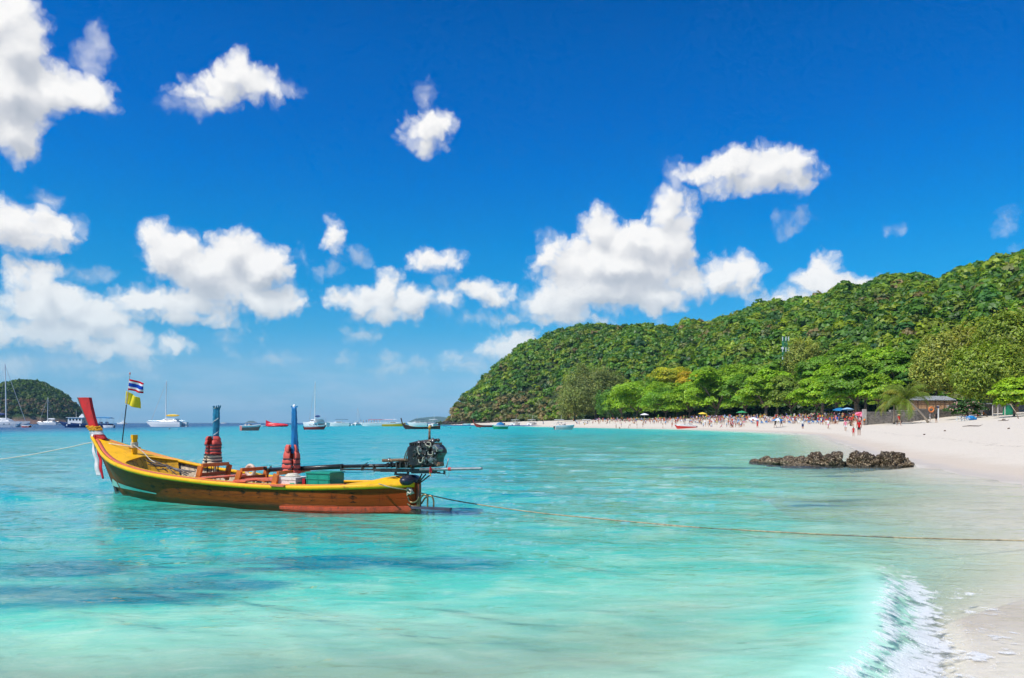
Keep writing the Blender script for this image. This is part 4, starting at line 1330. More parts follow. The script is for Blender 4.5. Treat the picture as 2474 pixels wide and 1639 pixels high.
def build_longtail():
    yellow = paint('boat_yellow', (0.84, 0.44, 0.008), 0.5, 0.12, 4, wear=0.12, wearcol=(0.45, 0.20, 0.02), spec=0.22)
    salmon = paint('boat_salmon', (0.72, 0.15, 0.075), 0.45, 0.12, 5, wear=0.2, wearcol=(0.35, 0.12, 0.05))
    red = paint('boat_red', (0.60, 0.012, 0.006), 0.35, 0.22, 5, wear=0.15, wearcol=(0.30, 0.02, 0.01))
    orange = paint('bench_orange', (0.60, 0.155, 0.018), 0.45, 0.15, 6, wear=0.2, wearcol=(0.28, 0.08, 0.02))
    pale = paint('pale_wood', (0.62, 0.52, 0.40), 0.8, 0.25, 7, wear=0.3, wearcol=(0.2, 0.15, 0.1))
    inner = paint('inner_planks', (0.46, 0.36, 0.25), 0.8, 0.3, 6, wear=0.4, wearcol=(0.08, 0.06, 0.04))
    dark = paint('dark_edge', (0.045, 0.05, 0.045), 0.6, 0.2, 5)
    root = empty('longtail_boat', BO, B_RZ, 'large brown and yellow longtail boat with red prow moored in the foreground', 'boat')
    root.rotation_euler = (0, 0, B_RZ)
    us = [-0.05 + i * (9.12 + 0.05) / 74 for i in range(75)]
    # hull shell, outer side
    mb = MB(); rings = []
    for u in us:
        s = section(u)
        rings.append([Vector((u, -v, z)) for v, z in reversed(s)] + [Vector((u, v, z)) for v, z in s])
    mb.loft(rings, closed=False)
    s0 = rings[0]
    mb.V += [tuple(p) for p in s0]; o = len(mb.V) - len(s0)
    mb.F.append(tuple(range(o, o + len(s0)))); mb.M.append(0)
    mb.build('hull', hull_material(), root, smooth=True)
    # inner lining
    mb = MB(); rings = []
    for u in [x for x in us if 0.7 < x < 8.0]:
        s = section(u, 0.035)
        s = [(v, max(z, 0.02)) for v, z in s][2:]
        s[-1] = (s[-1][0], s[-1][1] - 0.015)
        rings.append([Vector((u, -v, z)) for v, z in reversed(s)] + [Vector((u, v, z)) for v, z in s])
    mb.loft(rings, closed=False)
    mb.build('inner_hull', inner, root, smooth=True, recalc=True)
    # rub rails and covering boards, both sides
    for sg in (1, -1):
        def prof(u, sg=sg):
            b_, zg = spl(u, GB), spl(u, GZ)
            t = 0.042; h = 0.076
            return [Vector((u, sg * (b_ - 0.03), zg + 0.014)), Vector((u, sg * (b_ + t), zg + 0.012)), Vector((u, sg * (b_ + t + 0.006), zg - h * 0.5)), Vector((u, sg * (b_ + t - 0.008), zg - h)), Vector((u, sg * (b_ - 0.012), zg - h))]
        strip(prof, us, yellow, 'rub_rail', root)
        def prof2(u, sg=sg):
            b_, zg = spl(u, GB), spl(u, GZ)
            w = min(0.125, b_ * 0.55)
            return [Vector((u, sg * (b_ - 0.032), zg + 0.010)), Vector((u, sg * (b_ - w), zg + 0.022)), Vector((u, sg * (b_ - w), zg - 0.012)), Vector((u, sg * (b_ - 0.032), zg - 0.016))]
        strip(prof2, [u for u in us if u > 0.9], salmon, 'covering_board', root)
        def prof3(u, sg=sg):
            b_, zg = spl(u, GB), spl(u, GZ)
            w = min(0.125, b_ * 0.55)
            return [Vector((u, sg * (b_ - w - 0.002), zg + 0.026)), Vector((u, sg * (b_ - w - 0.03), zg + 0.026)), Vector((u, sg * (b_ - w - 0.03), zg - 0.03)), Vector((u, sg * (b_ - w - 0.002), zg - 0.03))]
        strip(prof3, [u for u in us if 1.2 < u < 7.3], yellow, 'inner_rail', root)
    # foredeck of boards with a curved after edge
    mb = MB(); rings = []
    nb = 9
    for i in range(17):
        f = i / 16
        ring = []
        for k in range(nb + 1):
            s = k / nb * 2 - 1
            u0 = 7.12 + 0.42 * (1 - s * s)
            u = u0 + (9.02 - u0) * f
            b_, zg = spl(u, GB), spl(u, GZ)
            w = max(0.02, b_ - min(0.125, b_ * 0.55))
            ring.append(Vector((u, s * w, zg + 0.012 + 0.05 * (1 - s * s) * min(1, b_ * 1.6))))
        rings.append(ring)
    top = [r for r in rings]
    bot = [[p - Vector((0, 0, 0.03)) for p in r] for r in rings]
    mb.loft([t + list(reversed(b_)) for t, b_ in zip(top, bot)])
    mb.build('foredeck', yellow, root, smooth=False)
    # slanting bulkhead boards under the after edge of the foredeck
    N = 8
    for k in range(N):
        s0_, s1_ = (k / N * 2 - 1) * 0.98, ((k + 0.94) / N * 2 - 1) * 0.98
        mb = MB()
        def pt(s, t):
            u0 = 7.12 + 0.42 * (1 - s * s) + 0.01
            b_, zg = spl(u0, GB), spl(u0, GZ)
            zt = zg + 0.01 + 0.05 * (1 - s * s) - 0.035
            wv = s * (b_ - 0.13)
            return Vector((u0 - 0.24 * t, wv * (1 - 0.22 * t), zt - 0.40 * t))
        a, b_, c, d = pt(s0_, 0), pt(s1_, 0), pt(s1_, 1), pt(s0_, 1)
        off = Vector((0.02, 0, 0.01))
        mb.add([a, b_, c, d, a + off, b_ + off, c + off, d + off], [(0, 1, 2, 3), (7, 6, 5, 4), (0, 4, 5, 1), (1, 5, 6, 2), (2, 6, 7, 3), (3, 7, 4, 0)])
        mb.build('bulkhead_board', paint('bulkhead_shaded_yellow', (0.66, 0.34, 0.012), 0.45, 0.15, 5, wear=0.25, wearcol=(0.2, 0.1, 0.02)), root)  # boat yellow darkened to carry the shade below the foredeck edge
    # floor boards
    for k in range(7):
        v0 = -0.49 + k * 0.14
        mb = MB()
        mb.box((4.3, v0 + 0.065, 0.09 + 0.004 * (k % 3)), (5.4, 0.125, 0.02))
        mb.build('floor_board', pale, root)
    # ribs
    u = 1.55
    while u < 7.0:
        for sg in (1, -1):
            s = [p for p in section(u, 0.036) if p[1] > 0.06]
            mb = MB()
            r0 = [Vector((u - 0.028, sg * v, z)) for v, z in s]; r1 = [Vector((u + 0.028, sg * v, z)) for v, z in s]
            i0 = [Vector((u - 0.028, sg * (v - 0.05), z)) for v, z in s]; i1 = [Vector((u + 0.028, sg * (v - 0.05), z)) for v, z in s]
            mb.loft([[a, b_, c, d] for a, b_, c, d in zip(r0, r1, i1, i0)])
            mb.build('rib', pale, root)
        u += 0.42
    # shelf plank under the rail, far side and near side
    # stem and prow board
    mb = MB()
    stem = [(8.335, -0.02, .05), (8.42, 0.18, .05), (8.52, 0.35, .055), (8.66, 0.60, .06), (8.82, 0.86, .06), (9.0, 1.10, .065), (9.14, 1.29, .07)]
    mb.loft([[Vector((u + 0.022, 0.022, z)), Vector((u - w_, 0.03, z + 0.02)), Vector((u - w_, -0.03, z + 0.02)), Vector((u + 0.022, -0.022, z))] for u, z, w_ in stem])
    mb.build('stem_post', dark, root)
    front = [(9.12, 1.27), (9.20, 1.45), (9.30, 1.66), (9.42, 1.88), (9.55, 2.10), (9.665, 2.33)]
    back = [(8.72, 1.30), (8.88, 1.45), (9.02, 1.62), (9.12, 1.86), (9.20, 2.09), (9.265, 2.325)]
    def prow(t, th, grow=0.0):
        i = t * 5; k = min(4, int(i)); f = i - k
        fu, fz = [front[k][j] * (1 - f) + front[k + 1][j] * f for j in (0, 1)]
        bu, bz = [back[k][j] * (1 - f) + back[k + 1][j] * f for j in (0, 1)]
        w = th * (1 - 0.35 * 0 )
        return [Vector((fu + grow, w, fz)), Vector((bu - grow, w, bz)), Vector((bu - grow, -w, bz)), Vector((fu + grow, -w, fz))]
    mb = MB(); mb.loft([prow(i / 20, 0.040) for i in range(21)]); pr = mb.build('prow_board', red, root)
    mb = MB()
    rr = []
    for i in range(21):
        q = prow(i / 20, 0.043)
        fr = (q[0] + q[3]) / 2
        rr.append([Vector((fr.x + 0.018, 0.046, fr.z)), Vector((fr.x - 0.022, 0.046, fr.z)), Vector((fr.x - 0.022, -0.046, fr.z)), Vector((fr.x + 0.018, -0.046, fr.z))])
    mb.loft(rr); mb.build('prow_edge', paint('prow_edge_grey', (0.10, 0.10, 0.09), 0.6, 0.25, 6), root)
    # garland, cloth bands and hanging ribbons on the prow
    rs = np.random.RandomState(21)
    g_root = empty('prow_garland', BO, B_RZ, 'orange marigold garland tied round the red prow of the foreground boat', 'garland')
    mb = MB()
    for row, t in enumerate((0.285, 0.325, 0.365)):
        q = prow(t, 0.065, 0.02)
        loop = q + [q[0]]
        for a, b_ in zip(loop[:-1], loop[1:]):
            n = max(2, int((b_ - a).length / 0.035))
            for k in range(n):
                p = a.lerp(b_, k / n) + Vector(rs.uniform(-.012, .012, 3))
                mb.ball(p, 0.024 + rs.uniform(-.005, .006), 6, 4)
    mb.build('blossoms', paint('marigold', (0.80, 0.36, 0.01), 0.7, 0.3, 30, bumps=1.0), g_root)
    for nm, t0, t1, mat_ in (('white_cloth', 0.155, 0.27, paint('cloth_white', (0.75, 0.70, 0.70), 0.8, 0.12, 12, bumps=0.6)), ('red_cloth', 0.02, 0.145, paint('cloth_red', (0.55, 0.03, 0.03), 0.75, 0.25, 12, bumps=0.6))):
        mb = MB(); rings = []
        for i in range(9):
            t = t0 + (t1 - t0) * i / 8
            bul = 0.052 + 0.012 * math.sin(i * 2.1)
            q = prow(t, bul, 0.016 + 0.006 * math.cos(i * 2.7))
            rings.append([q[0], q[0].lerp(q[1], .5) + Vector((0, .008, 0)), q[1], q[2], q[2].lerp(q[3], .5) - Vector((0, .008, 0)), q[3]])
        mb.loft(rings)
        o = mb.build(nm, mat_, smooth=True)
        o.location = BO; o.rotation_euler = (0, 0, B_RZ); o.name = 'cloth_band'
        tag(o, 'white cloth wrapped round the red prow below the garland' if 'white' in nm else 'red cloth knotted round the foot of the red prow', 'cloth')
    def ribbon(pts, w, mat_, label, seed):
        r2 = np.random.RandomState(seed)
        mb = MB(); rings = []
        n = len(pts)
        m_ = 26
        for i in range(m_ + 1):
            t = i / m_ * (n - 1); k = min(n - 2, int(t)); f = t - k
            p = Vector(pts[k]).lerp(Vector(pts[k + 1]), f)
            ww = w[k] * (1 - f) + w[k + 1] * f
            ring = []
            for j in range(7):
                s = j / 6 - 0.5
                ring.append(p + Vector((s * ww, 0.022 * math.sin(s * 14 + i * 0.25 + seed) + 0.01 * math.sin(i * 0.7), 0.0)))
            ring = ring + [q + Vector((0, -0.004, 0)) for q in reversed(ring)]
            rings.append(ring)
        mb.loft(rings)
        o = mb.build('ribbon', mat_, smooth=True)
        o.location = BO; o.rotation_euler = (0, 0, B_RZ)
        tag(o, label, 'ribbon', 'ribbons hanging from the prow')
    cw = paint('ribbon_white', (0.78, 0.74, 0.75), 0.7, 0.15, 10, bumps=0.5)
    ribbon([bl(224, 1050, .10), bl(226, 1085, .10), bl(232, 1118, .11), bl(238, 1150, .11)], [0.05, 0.085, 0.115, 0.12], cw, 'long white ribbon hanging down the stem of the foreground boat', 1)
    ribbon([bl(229, 1052, .13), bl(235, 1085, .13), bl(243, 1118, .14), bl(248, 1157, .14)], [0.03, 0.06, 0.075, 0.06], paint('ribbon_red', (0.62, 0.012, 0.03), 0.6, 0.15, 10, bumps=0.5), 'long red ribbon hanging beside the white one under the prow', 2)
    # painted wedge on the bow
    mb = MB()
    A, B_, n = [], [], 14
    for i in range(n + 1):
        t = i / n
        px = 271.5 + (378 - 271.5) * t
        yt = 1156.5 + (1192.5 - 1156.5) * (t ** 0.62) * 0.985
        yb = 1173.5 + (1194.5 - 1173.5) * (t ** 0.8)
        for lst, y in ((A, yt), (B_, yb)):
            # slide out until it meets the hull side
            best = None
            for v in np.arange(0.0, 0.95, 0.005):
                p = bl(px, y, v)
                if p.x > 8.7: continue
                if -0.25 < p.z and spl(min(9, p.x), KZ) < p.z:
                    s = section(min(p.x, 9.1)); hv = float(np.interp(p.z, [q[1] for q in s], [q[0] for q in s]))
                else: hv = 0.02
                if v >= hv + 0.012: best = p; break
            lst.append((best or bl(px, y, 0.03)) + Vector((0, 0.004, 0)))
    mb.add(A + B_, [(i, i + 1, n + 1 + i + 1, n + 1 + i) for i in range(n)])
    mb.build('painted_wedge', paint('wedge_green', (0.36, 0.62, 0.50), 0.4, 0.15, 4, wear=0.1), root)
    # bollard post
    mb = MB()
    mb.box((7.74, 0, 1.17), (0.055, 0.12, 0.46)); mb.box((7.745, 0, 1.365), (0.075, 0.135, 0.10))
    mb.bar((7.74, -0.16, 1.10), (7.74, 0.16, 1.10), 0.04, 0.04)
    mb.build('mooring_post', yellow, root)
    # stern deck
    mb = MB(); rings = []
    for i in range(13):
        u = -0.05 + 1.35 * i / 12
        b_, zg = spl(u, GB), spl(u, GZ)
        h = 0.135 * math.sin(math.pi * min(1, (i + 2.2) / 9.5)) if i < 8 else 0.135 * math.sin(math.pi * 0.97) + 0.06 * (12 - i) / 4
        h = np.interp(u, [-0.05, 0.15, 0.35, 0.6, 0.95, 1.3], [0.03, 0.10, 0.13, 0.115, 0.05, 0.015])
        ring = [Vector((u, s * (b_ - 0.01), zg + 0.012 + h * (1 - abs(s) ** 2.4))) for s in np.linspace(1, -1, 11)]
        ring += [p - Vector((0, 0, 0.03)) for p in reversed(ring)]
        rings.append(ring)
    mb.loft(rings); mb.build('stern_deck', yellow, root, smooth=False)
    mb = MB(); mb.ball((0.10, 0.0, 0.565), (0.17, 0.33, 0.115), 18, 8); mb.build('stern_block', paint('stern_dark', (0.020, 0.022, 0.040), 0.35, 0.2, 5), root, smooth=True)
    # rudder skeg / stern post and plank that carries the cooling pipes
    mb = MB(); mb.loft([[Vector((-0.02 + x, s * 0.05, z)) for x, s in ((0, 1), (-0.09, 1), (-0.09, -1), (0, -1))] for z in (-0.3, 0.0, 0.3, 0.5)])
    mb.build('stern_post', paint('stern_post_red', (0.20, 0.045, 0.015), 0.4, 0.2, 5), root)
    mb = MB(); mb.box((-0.42, 0.10, 0.045), (0.86, 0.10, 0.05)); mb.build('keel_plank', paint('weedy_plank', (0.055, 0.055, 0.09), 0.5, 0.4, 12), root)
    brass = paint('brass_pipe', (0.30, 0.22, 0.11), 0.35, 0.35, 14, metal=0.7, wear=0.4, wearcol=(0.06, 0.05, 0.03))
    def pipe(pts, r, name, mat_, par, res=5):
        P_ = [Vector(p) for p in pts]; out = []
        for i in range(len(P_) - 1):
            p0, p1, p2, p3 = P_[max(0, i - 1)], P_[i], P_[i + 1], P_[min(len(P_) - 1, i + 2)]
            for k in range(res):
                t = k / res
                out.append(0.5 * ((2 * p1) + (-p0 + p2) * t + (2 * p0 - 5 * p1 + 4 * p2 - p3) * t * t + (-p0 + 3 * p1 - 3 * p2 + p3) * t ** 3))
        out.append(P_[-1])
        mb = MB(); mb.tube(out, r, 8); return mb.build(name, mat_, par, smooth=True)
    def zz(x, y): return (920 + x / 6.533, 1020 + y / 6.533)      # rows and columns read off an enlargement of the stern
    def Z(x, y, v=0.12): return bl(*zz(x, y), v)
    pipe([Z(400, 1170), Z(395, 1230), Z(425, 1290), Z(480, 1325), Z(570, 1330)], 0.017, 'cooling_pipe', brass, root)
    pipe([Z(430, 1180, .16), Z(445, 1240, .16), Z(490, 1270, .16), Z(545, 1262, .16), Z(590, 1220, .16), Z(600, 1180, .16)], 0.015, 'cooling_pipe', brass, root)
    pipe([Z(575, 1385), Z(585, 1290), Z(597, 1200), Z(600, 1185)], 0.019, 'cooling_pipe', brass, root)
    pipe([Z(607, 1400), Z(612, 1270), Z(640, 1180), Z(690, 1145), Z(735, 1180), Z(738, 1280), Z(738, 1380)], 0.018, 'cooling_pipe', brass, root)
    pipe([Z(640, 1290, .05), Z(700, 1200, .05), Z(765, 1165, .05), Z(815, 1190, .05), Z(835, 1260, .05), Z(832, 1360, .05)], 0.017, 'cooling_pipe', brass, root)
    for sg in (1, -1):
        mb = MB(); rr = []
        for i in range(22):
            u = -0.03 + 2.75 * i / 21
            hw = max(0.02, spl(u, WB)) + 0.010
            tp = 0.055 * (1 - i / 21) + 0.012
            rr.append([Vector((u, sg * (hw - .02), -.05)), Vector((u, sg * (hw + .016), -.04)), Vector((u, sg * (hw + .014), tp)), Vector((u, sg * (hw - .015), tp + .012))])
        mb.loft(rr); mb.build('boot_strip', paint('boot_red', (0.50, 0.07, 0.02), 0.4, 0.25, 6, wear=0.3, wearcol=(.15, .04, .02)), root, smooth=False)
    # ---------------- engine on its pivot
    steel = paint('engine_steel', (0.085, 0.078, 0.072), 0.30, 0.45, 14, metal=0.6, wear=0.35, wearcol=(0.14, 0.08, 0.04), bumps=0.5)
    black = paint('engine_black', (0.012, 0.012, 0.013), 0.32, 0.4, 12, wear=0.3, wearcol=(0.05, 0.04, 0.03), bumps=0.5)
    alu = paint('engine_alloy', (0.42, 0.40, 0.37), 0.35, 0.35, 18, metal=0.8, wear=0.45, wearcol=(0.06, 0.05, 0.04))
    rust = paint('rusty_pipe', (0.16, 0.085, 0.045), 0.65, 0.4, 12, wear=0.4, wearcol=(0.30, 0.20, 0.12))
    grey = paint('galvanised', (0.26, 0.28, 0.29), 0.4, 0.2, 12, metal=0.5)
    er = empty('longtail_engine', BO, B_RZ, 'black truck engine with long shaft and tiller mounted on the stern of the foreground boat', 'engine')
    # block: rounded body with stepped head
    mb = MB()
    outl = [(490, 395), (560, 335), (700, 325), (850, 330), (930, 365), (975, 430), (985, 490), (940, 560), (925, 640), (935, 705), (560, 718), (510, 700), (500, 600), (488, 500)]
    rings = []
    for v, k in ((0.235, 0.80), (0.20, 0.95), (0.13, 1.0), (-0.13, 1.0), (-0.20, 0.94), (-0.24, 0.8)):
        P_ = [bl(*zz(x, y), 0.0) for x, y in outl]
        c = sum(P_, Vector()) / len(P_)
        rings.append([Vector((c.x + (p.x - c.x) * k, v, c.z + (p.z - c.z) * k)) for p in P_])
    mb.loft(rings); mb.build('engine_block', black, er, smooth=False)
    mb = MB()
    for x, y, w, h, v in ((620, 440, .10, .13, .22), (720, 380, .12, .06, .23), (860, 420, .09, .10, .23), (700, 480, .09, .09, .22), (660, 640, .20, .05, .23), (800, 560, .08, .13, .22), (560, 470, .05, .16, .21), (880, 640, .07, .08, .23), (600, 590, .08, .08, .22)):
        mb.box(Z(x, y, v), (w, 0.09, h), Matrix.Rotation(rs.uniform(-.3, .3), 3, 'Y'))
    for x in range(520, 920, 38):
        mb.box(Z(x, 345, 0.10), (0.022, 0.30, 0.05))
    for k in range(46):
        a_ = rs.uniform(0, 6.283); rr_ = rs.uniform(.2, 1.0)
        x_, y_ = 735 + math.cos(a_) * 225 * rr_, 520 + math.sin(a_) * 175 * rr_
        c_ = Z(x_, y_, rs.uniform(.20, .27)); d_ = Vector(rs.uniform(-1, 1, 3)).normalized()
        mb.tube([c_ - d_ * rs.uniform(.02, .06), c_ + d_ * rs.uniform(.02, .06)], rs.uniform(.008, .024), 7)
    mb.build('engine_casting', steel, er)['kind'] = 'stuff'
    mb = MB()
    for k in range(26):
        a_ = rs.uniform(0, 6.283); rr_ = rs.uniform(.1, 1.05)
        c_ = Z(735 + math.cos(a_) * 225 * rr_, 520 + math.sin(a_) * 180 * rr_, rs.uniform(.24, .30))
        mb.tube([c_, c_ + Vector((rs.uniform(-.01, .01), rs.uniform(.02, .04), rs.uniform(-.01, .01)))], rs.uniform(.008, .017), 7)
    mb.build('engine_fitting', alu, er)['kind'] = 'stuff'
    for x, y, r_, d, mt in ((600, 420, .055, .11, alu), (850, 395, .05, .13, alu), (895, 435, .042, .15, alu), (785, 595, .062, .13, alu), (700, 605, .048, .12, alu), (905, 670, .045, .12, rust), (630, 445, .03, .14, alu), (760, 430, .035, .12, steel), (540, 440, .035, .10, steel)):
        c = Z(x, y, 0.20 + d / 2)
        mb = MB(); mb.tube([c - Vector((0, d, 0)), c, c + Vector((0, .012, 0))], [r_, r_, r_ * .8], 14)
        mb.tube([c + Vector((0, .012, 0)), c + Vector((0, .03, 0))], r_ * .4, 8)
        mb.build('pulley', mt, er)
    for pts, r_ in (([(745, 470), (750, 505), (785, 520), (820, 500), (815, 465)], .009), ([(600, 590), (605, 635), (640, 640), (665, 600), (665, 570), (690, 548)], .011), ([(590, 380), (585, 440), (600, 500), (620, 510)], .010), ([(735, 320), (780, 325), (785, 370), (760, 400)], .011), ([(700, 340), (720, 370), (760, 380)], .008), ([(860, 380), (890, 420), (880, 470)], .007)):
        pipe([Z(x, y, .30) for x, y in pts], r_, 'hose', paint('pale_hose', (0.48, 0.44, 0.34), 0.6, 0.3, 12), er)
    # header tank and top pipe
    mb = MB(); mb.tube([Z(465, 350, .05), Z(600, 322, .05), Z(760, 300, .05), Z(900, 285, .05)], [.032, .034, .034, .03], 10); mb.ball(Z(908, 288, .05), .038, 8, 6); mb.build('manifold', steel, er, smooth=True)
    mb = MB()
    for x, y in ((600, 335), (690, 335), (820, 300)): mb.tube([Z(x, y - 30, .05), Z(x + 8, y + 25, .12)], .03, 10)
    mb.build('manifold_clamp', alu, er, smooth=True)
    mb = MB(); mb.tube([Z(770, 285, 0), Z(768, 200, 0), Z(770, 110, 0)], [.028, .022, .020], 10); ex = mb.build('exhaust_stack', rust, er, smooth=True)
    mb = MB(); mb.tube([Z(770, 118, 0), Z(770, 85, 0), Z(772, 52, 0)], [.020, .030, .012], 10); mb.build('exhaust_tip', paint('mustard_tip', (0.50, 0.25, 0.03), 0.6, 0.2, 8), ex, smooth=True)
    pipe([Z(30, 607, .1), Z(130, 605, .1), Z(300, 600, .1), Z(470, 598, .1), Z(530, 570, .1), Z(545, 520, .1)], .032, 'exhaust_pipe', rust, er)
    mb = MB(); mb.tube([Z(125, 604, .1), Z(145, 604, .1)], .045, 12); mb.build('pipe_collar', alu, er, smooth=True)
    for dx in (0, 26):
        pipe([Z(370 + dx, 590, .16), Z(385 + dx, 520, .16), Z(420 + dx, 440, .16), Z(470 + dx, 395, .16), Z(530 + dx, 385, .16)], .011, 'fuel_hose', paint('dirty_hose', (0.12, 0.11, 0.07), 0.5, 0.3, 10), er)
    # gearbox clutter in front of the block
    mb = MB()
    for k in range(16):
        x = 255 + k * 16; y = 670 + rs.uniform(-18, 18)
        mb.box(Z(x, y, rs.uniform(.0, .2)), (0.03, rs.uniform(.05, .2), rs.uniform(.06, .13)), Matrix.Rotation(rs.uniform(-.4, .4), 3, 'Y'))
    mb.tube([Z(250, 680, .05), Z(520, 680, .05)], .06, 12)
    mb.build('gearbox', steel, er)
    mb = MB()
    for k in range(12):
        x = 75 + k * 15; y = 680 + rs.uniform(-28, 20)
        mb.box(Z(x, y, rs.uniform(-.02, .12)), (0.025, rs.uniform(.03, .1), rs.uniform(.03, .09)), Matrix.Rotation(rs.uniform(-.7, .7), 3, 'Y'))
    mb.build('coupling', black, er)
    # frame beam, mount, tiller
    mb = MB(); mb.bar(Z(0, 760, .1), Z(880, 765, .1), 0.05, 0.07); mb.bar(Z(0, 760, -.1), Z(880, 765, -.1), 0.05, 0.07)
    mb.bar(Z(520, 798, .0), Z(900, 798, .0), 0.20, 0.025); mb.build('engine_frame', black, er)
    mb = MB()
    mb.box(Z(330, 825, 0), (0.24, 0.18, 0.03)); mb.bar(Z(235, 770, .1), Z(235, 832, .1), .03, .04); mb.bar(Z(430, 790, .1), Z(430, 830, .1), .03, .04)
    mb.tube([Z(320, 900, 0), Z(320, 815, 0)], .035, 10)
    mb.bar(Z(250, 860, .15), Z(400, 845, .15), .03, .03); mb.bar(Z(20, 905, .2), Z(250, 870, .2), .015, .02)
    mb.build('pivot_mount', black, er)
    for a, b_ in (((650, 820), (585, 945)), ((712, 822), (595, 960)), ((770, 845), (600, 975))):
        mb = MB(); mb.tube([Z(*a, 0.05), Z(*b_, 0.05)], .014, 7); mb.build('stay', black, er, smooth=True)
    mb = MB(); mb.tube([Z(620, 748, .22), Z(1000, 745, .22), Z(1570, 735, .22), bl(1165, 1132, .22)], [.03, .03, .026, .026], 10); ti = mb.build('tiller', grey, er, smooth=True)
    mb = MB(); mb.tube([Z(1070, 743, .22), Z(1112, 743, .22)], .036, 10); mb.build('grip', paint('red_plastic', (0.55, 0.04, 0.03), 0.4, 0.1, 6), ti)
    mb = MB(); mb.tube([Z(1032, 725, .20), Z(1070, 575, .20)], .011, 7); mb.build('lever', grey, er, smooth=True)
    mb = MB(); mb.tube([Z(890, 808, .1), Z(1000, 812, .1)], .008, 6); mb.box(Z(1003, 790, .1), (.03, .03, .09)); mb.build('throttle_rod', black, er)
    pipe([Z(1022, 780, .2), Z(1025, 850, .2), Z(1050, 875, .2), Z(1075, 845, .2), Z(1078, 790, .2)], .004, 'wire_loop', grey, er)
    # shaft, lying forward over the boat
    def Y2(x, y, v=0.0): return bl(600 + x / 3.945, 960 + y / 3.945, v)
    mb = MB(); mb.tube([Y2(1420, 652, -.05), Y2(1100, 656, -.05), Y2(890, 660, -.05)], .036, 10); mb.tube([Y2(900, 660, -.05), Y2(540, 678, -.08), Y2(200, 692, -.1), Y2(195, 693, -.1)], [.052, .05, .048, .03], 10)
    mb.build('propeller_shaft', black, er, smooth=True)
    mb = MB(); mb.bar(Y2(890, 688, 0), Y2(1200, 690, 0), .03, .035); mb.bar(Y2(1200, 694, 0.05), Y2(1400, 694, .05), .05, .06)
    for x in (890, 1090, 1200): mb.box(Y2(x, 672, -.02), (.035, .07, .12))
    mb.bar(Y2(1095, 650, 0), Y2(1140, 625, 0), .015, .015)
    mb.build('shaft_guard', steel, er)
    mb = MB(); mb.bar(Y2(890, 716, .05), Y2(1200, 713, .05), .018, .018); mb.build('blue_rod', paint('blue_rod', (0.01, 0.18, 0.30), 0.4, 0.15, 6), er)
    mb = MB()
    hub = Y2(195, 700, -.1)
    for k in range(3):
        a = k * 2.094 + 0.5
        d = Vector((0.25, math.cos(a), math.sin(a))).normalized()
        mb.bar(hub, hub + d * 0.15, .07, .012, up=(1, 0.4, 0))
    mb.ball(hub, .05, 8, 6); mb.build('propeller', paint('prop_bronze', (0.10, 0.06, 0.03), 0.4, 0.3, 10, metal=0.7), er)
    # red strip of cloth tied on the tiller
    o = MB()
    o.bar(Z(783, 705, .26), Z(775, 790, .26), .035, .012); o.bar(Z(795, 730, .27), Z(800, 800, .27), .03, .010); o.bar(Z(770, 790, .26), Z(790, 858, .26), .022, .01, mi=1)
    c = o.build('cloth_ribbon', [paint('ribbon_red', (0.62, 0.012, 0.03)), paint('marigold', (0.8, .36, .01))])
    c.location = BO; c.rotation_euler = (0, 0, B_RZ); tag(c, 'short red and orange ribbon tied to the engine tiller', 'ribbon')
    # ---------------- benches (back frames athwart the boat)
    def bench(u, v0, v1, zt, dz, lean, lab):
        t = empty('bench', BO, B_RZ)
        t.name = 'bench'
        t.parent = None
        t.location = (0, 0, 0); t.rotation_euler = (0, 0, 0)
        t.parent = root
        t['label'] = lab
        zb = zt - dz
        mb = MB()
        for v in (v0, v1):
            mb = MB(); mb.bar((u + lean, v, zb), (u, v, zt - 0.02), 0.05, 0.12, up=(1, 0, 0)); mb.build('post', orange, t)
        mb = MB(); mb.bar((u, v0 - 0.04 , zt), (u, v1 + 0.04, zt), 0.06, 0.075); mb.build('top_rail', orange, t)
        mb = MB(); mb.bar((u + lean * .6, v0, zt - dz * .58), (u + lean * .6, v1, zt - dz * .58), 0.04, 0.08); mb.build('lower_rail', paint('bench_dark', (0.34, 0.085, 0.02), 0.5, 0.2, 6), t)
        mb = MB(); mb.box((u - 0.22, (v0 + v1) / 2, zb + 0.10), (0.34, abs(v1 - v0) + 0.5, 0.03)); mb.build('seat', salmon, t)
        return t
    bench(5.03, 0.58, -0.26, 0.775, 0.36, 0.10, 'front orange bench frame')
    bench(3.96, 0.55, -0.28, 0.70, 0.31, 0.10, 'middle orange bench frame')
    bench(2.92, 0.62, -0.45, 0.665, 0.33, 0.08, 'after orange bench frame')
    # ---------------- canopy poles with their rolled blue covers
    def canopy(px, py0, px1, py1, w0, w1, top_white, lab, seed, v=0.0):
        t = empty('furled_canopy', BO, B_RZ, lab, 'canopy', 'furled blue canopies on the boat')
        a, b_ = bl(px, py0, v), bl(px1, py1, v)
        mb = MB(); mb.tube([Vector((a.x, v, 0.08)), a.lerp(b_, .2), b_ - Vector((0, 0, .01))], .022, 8); mb.build('pole', pale, t, smooth=True)
        r2 = np.random.RandomState(seed)
        mb = MB(); rings = []
        n = 26; m_ = 20
        ph = r2.uniform(0, 6.28, 6)
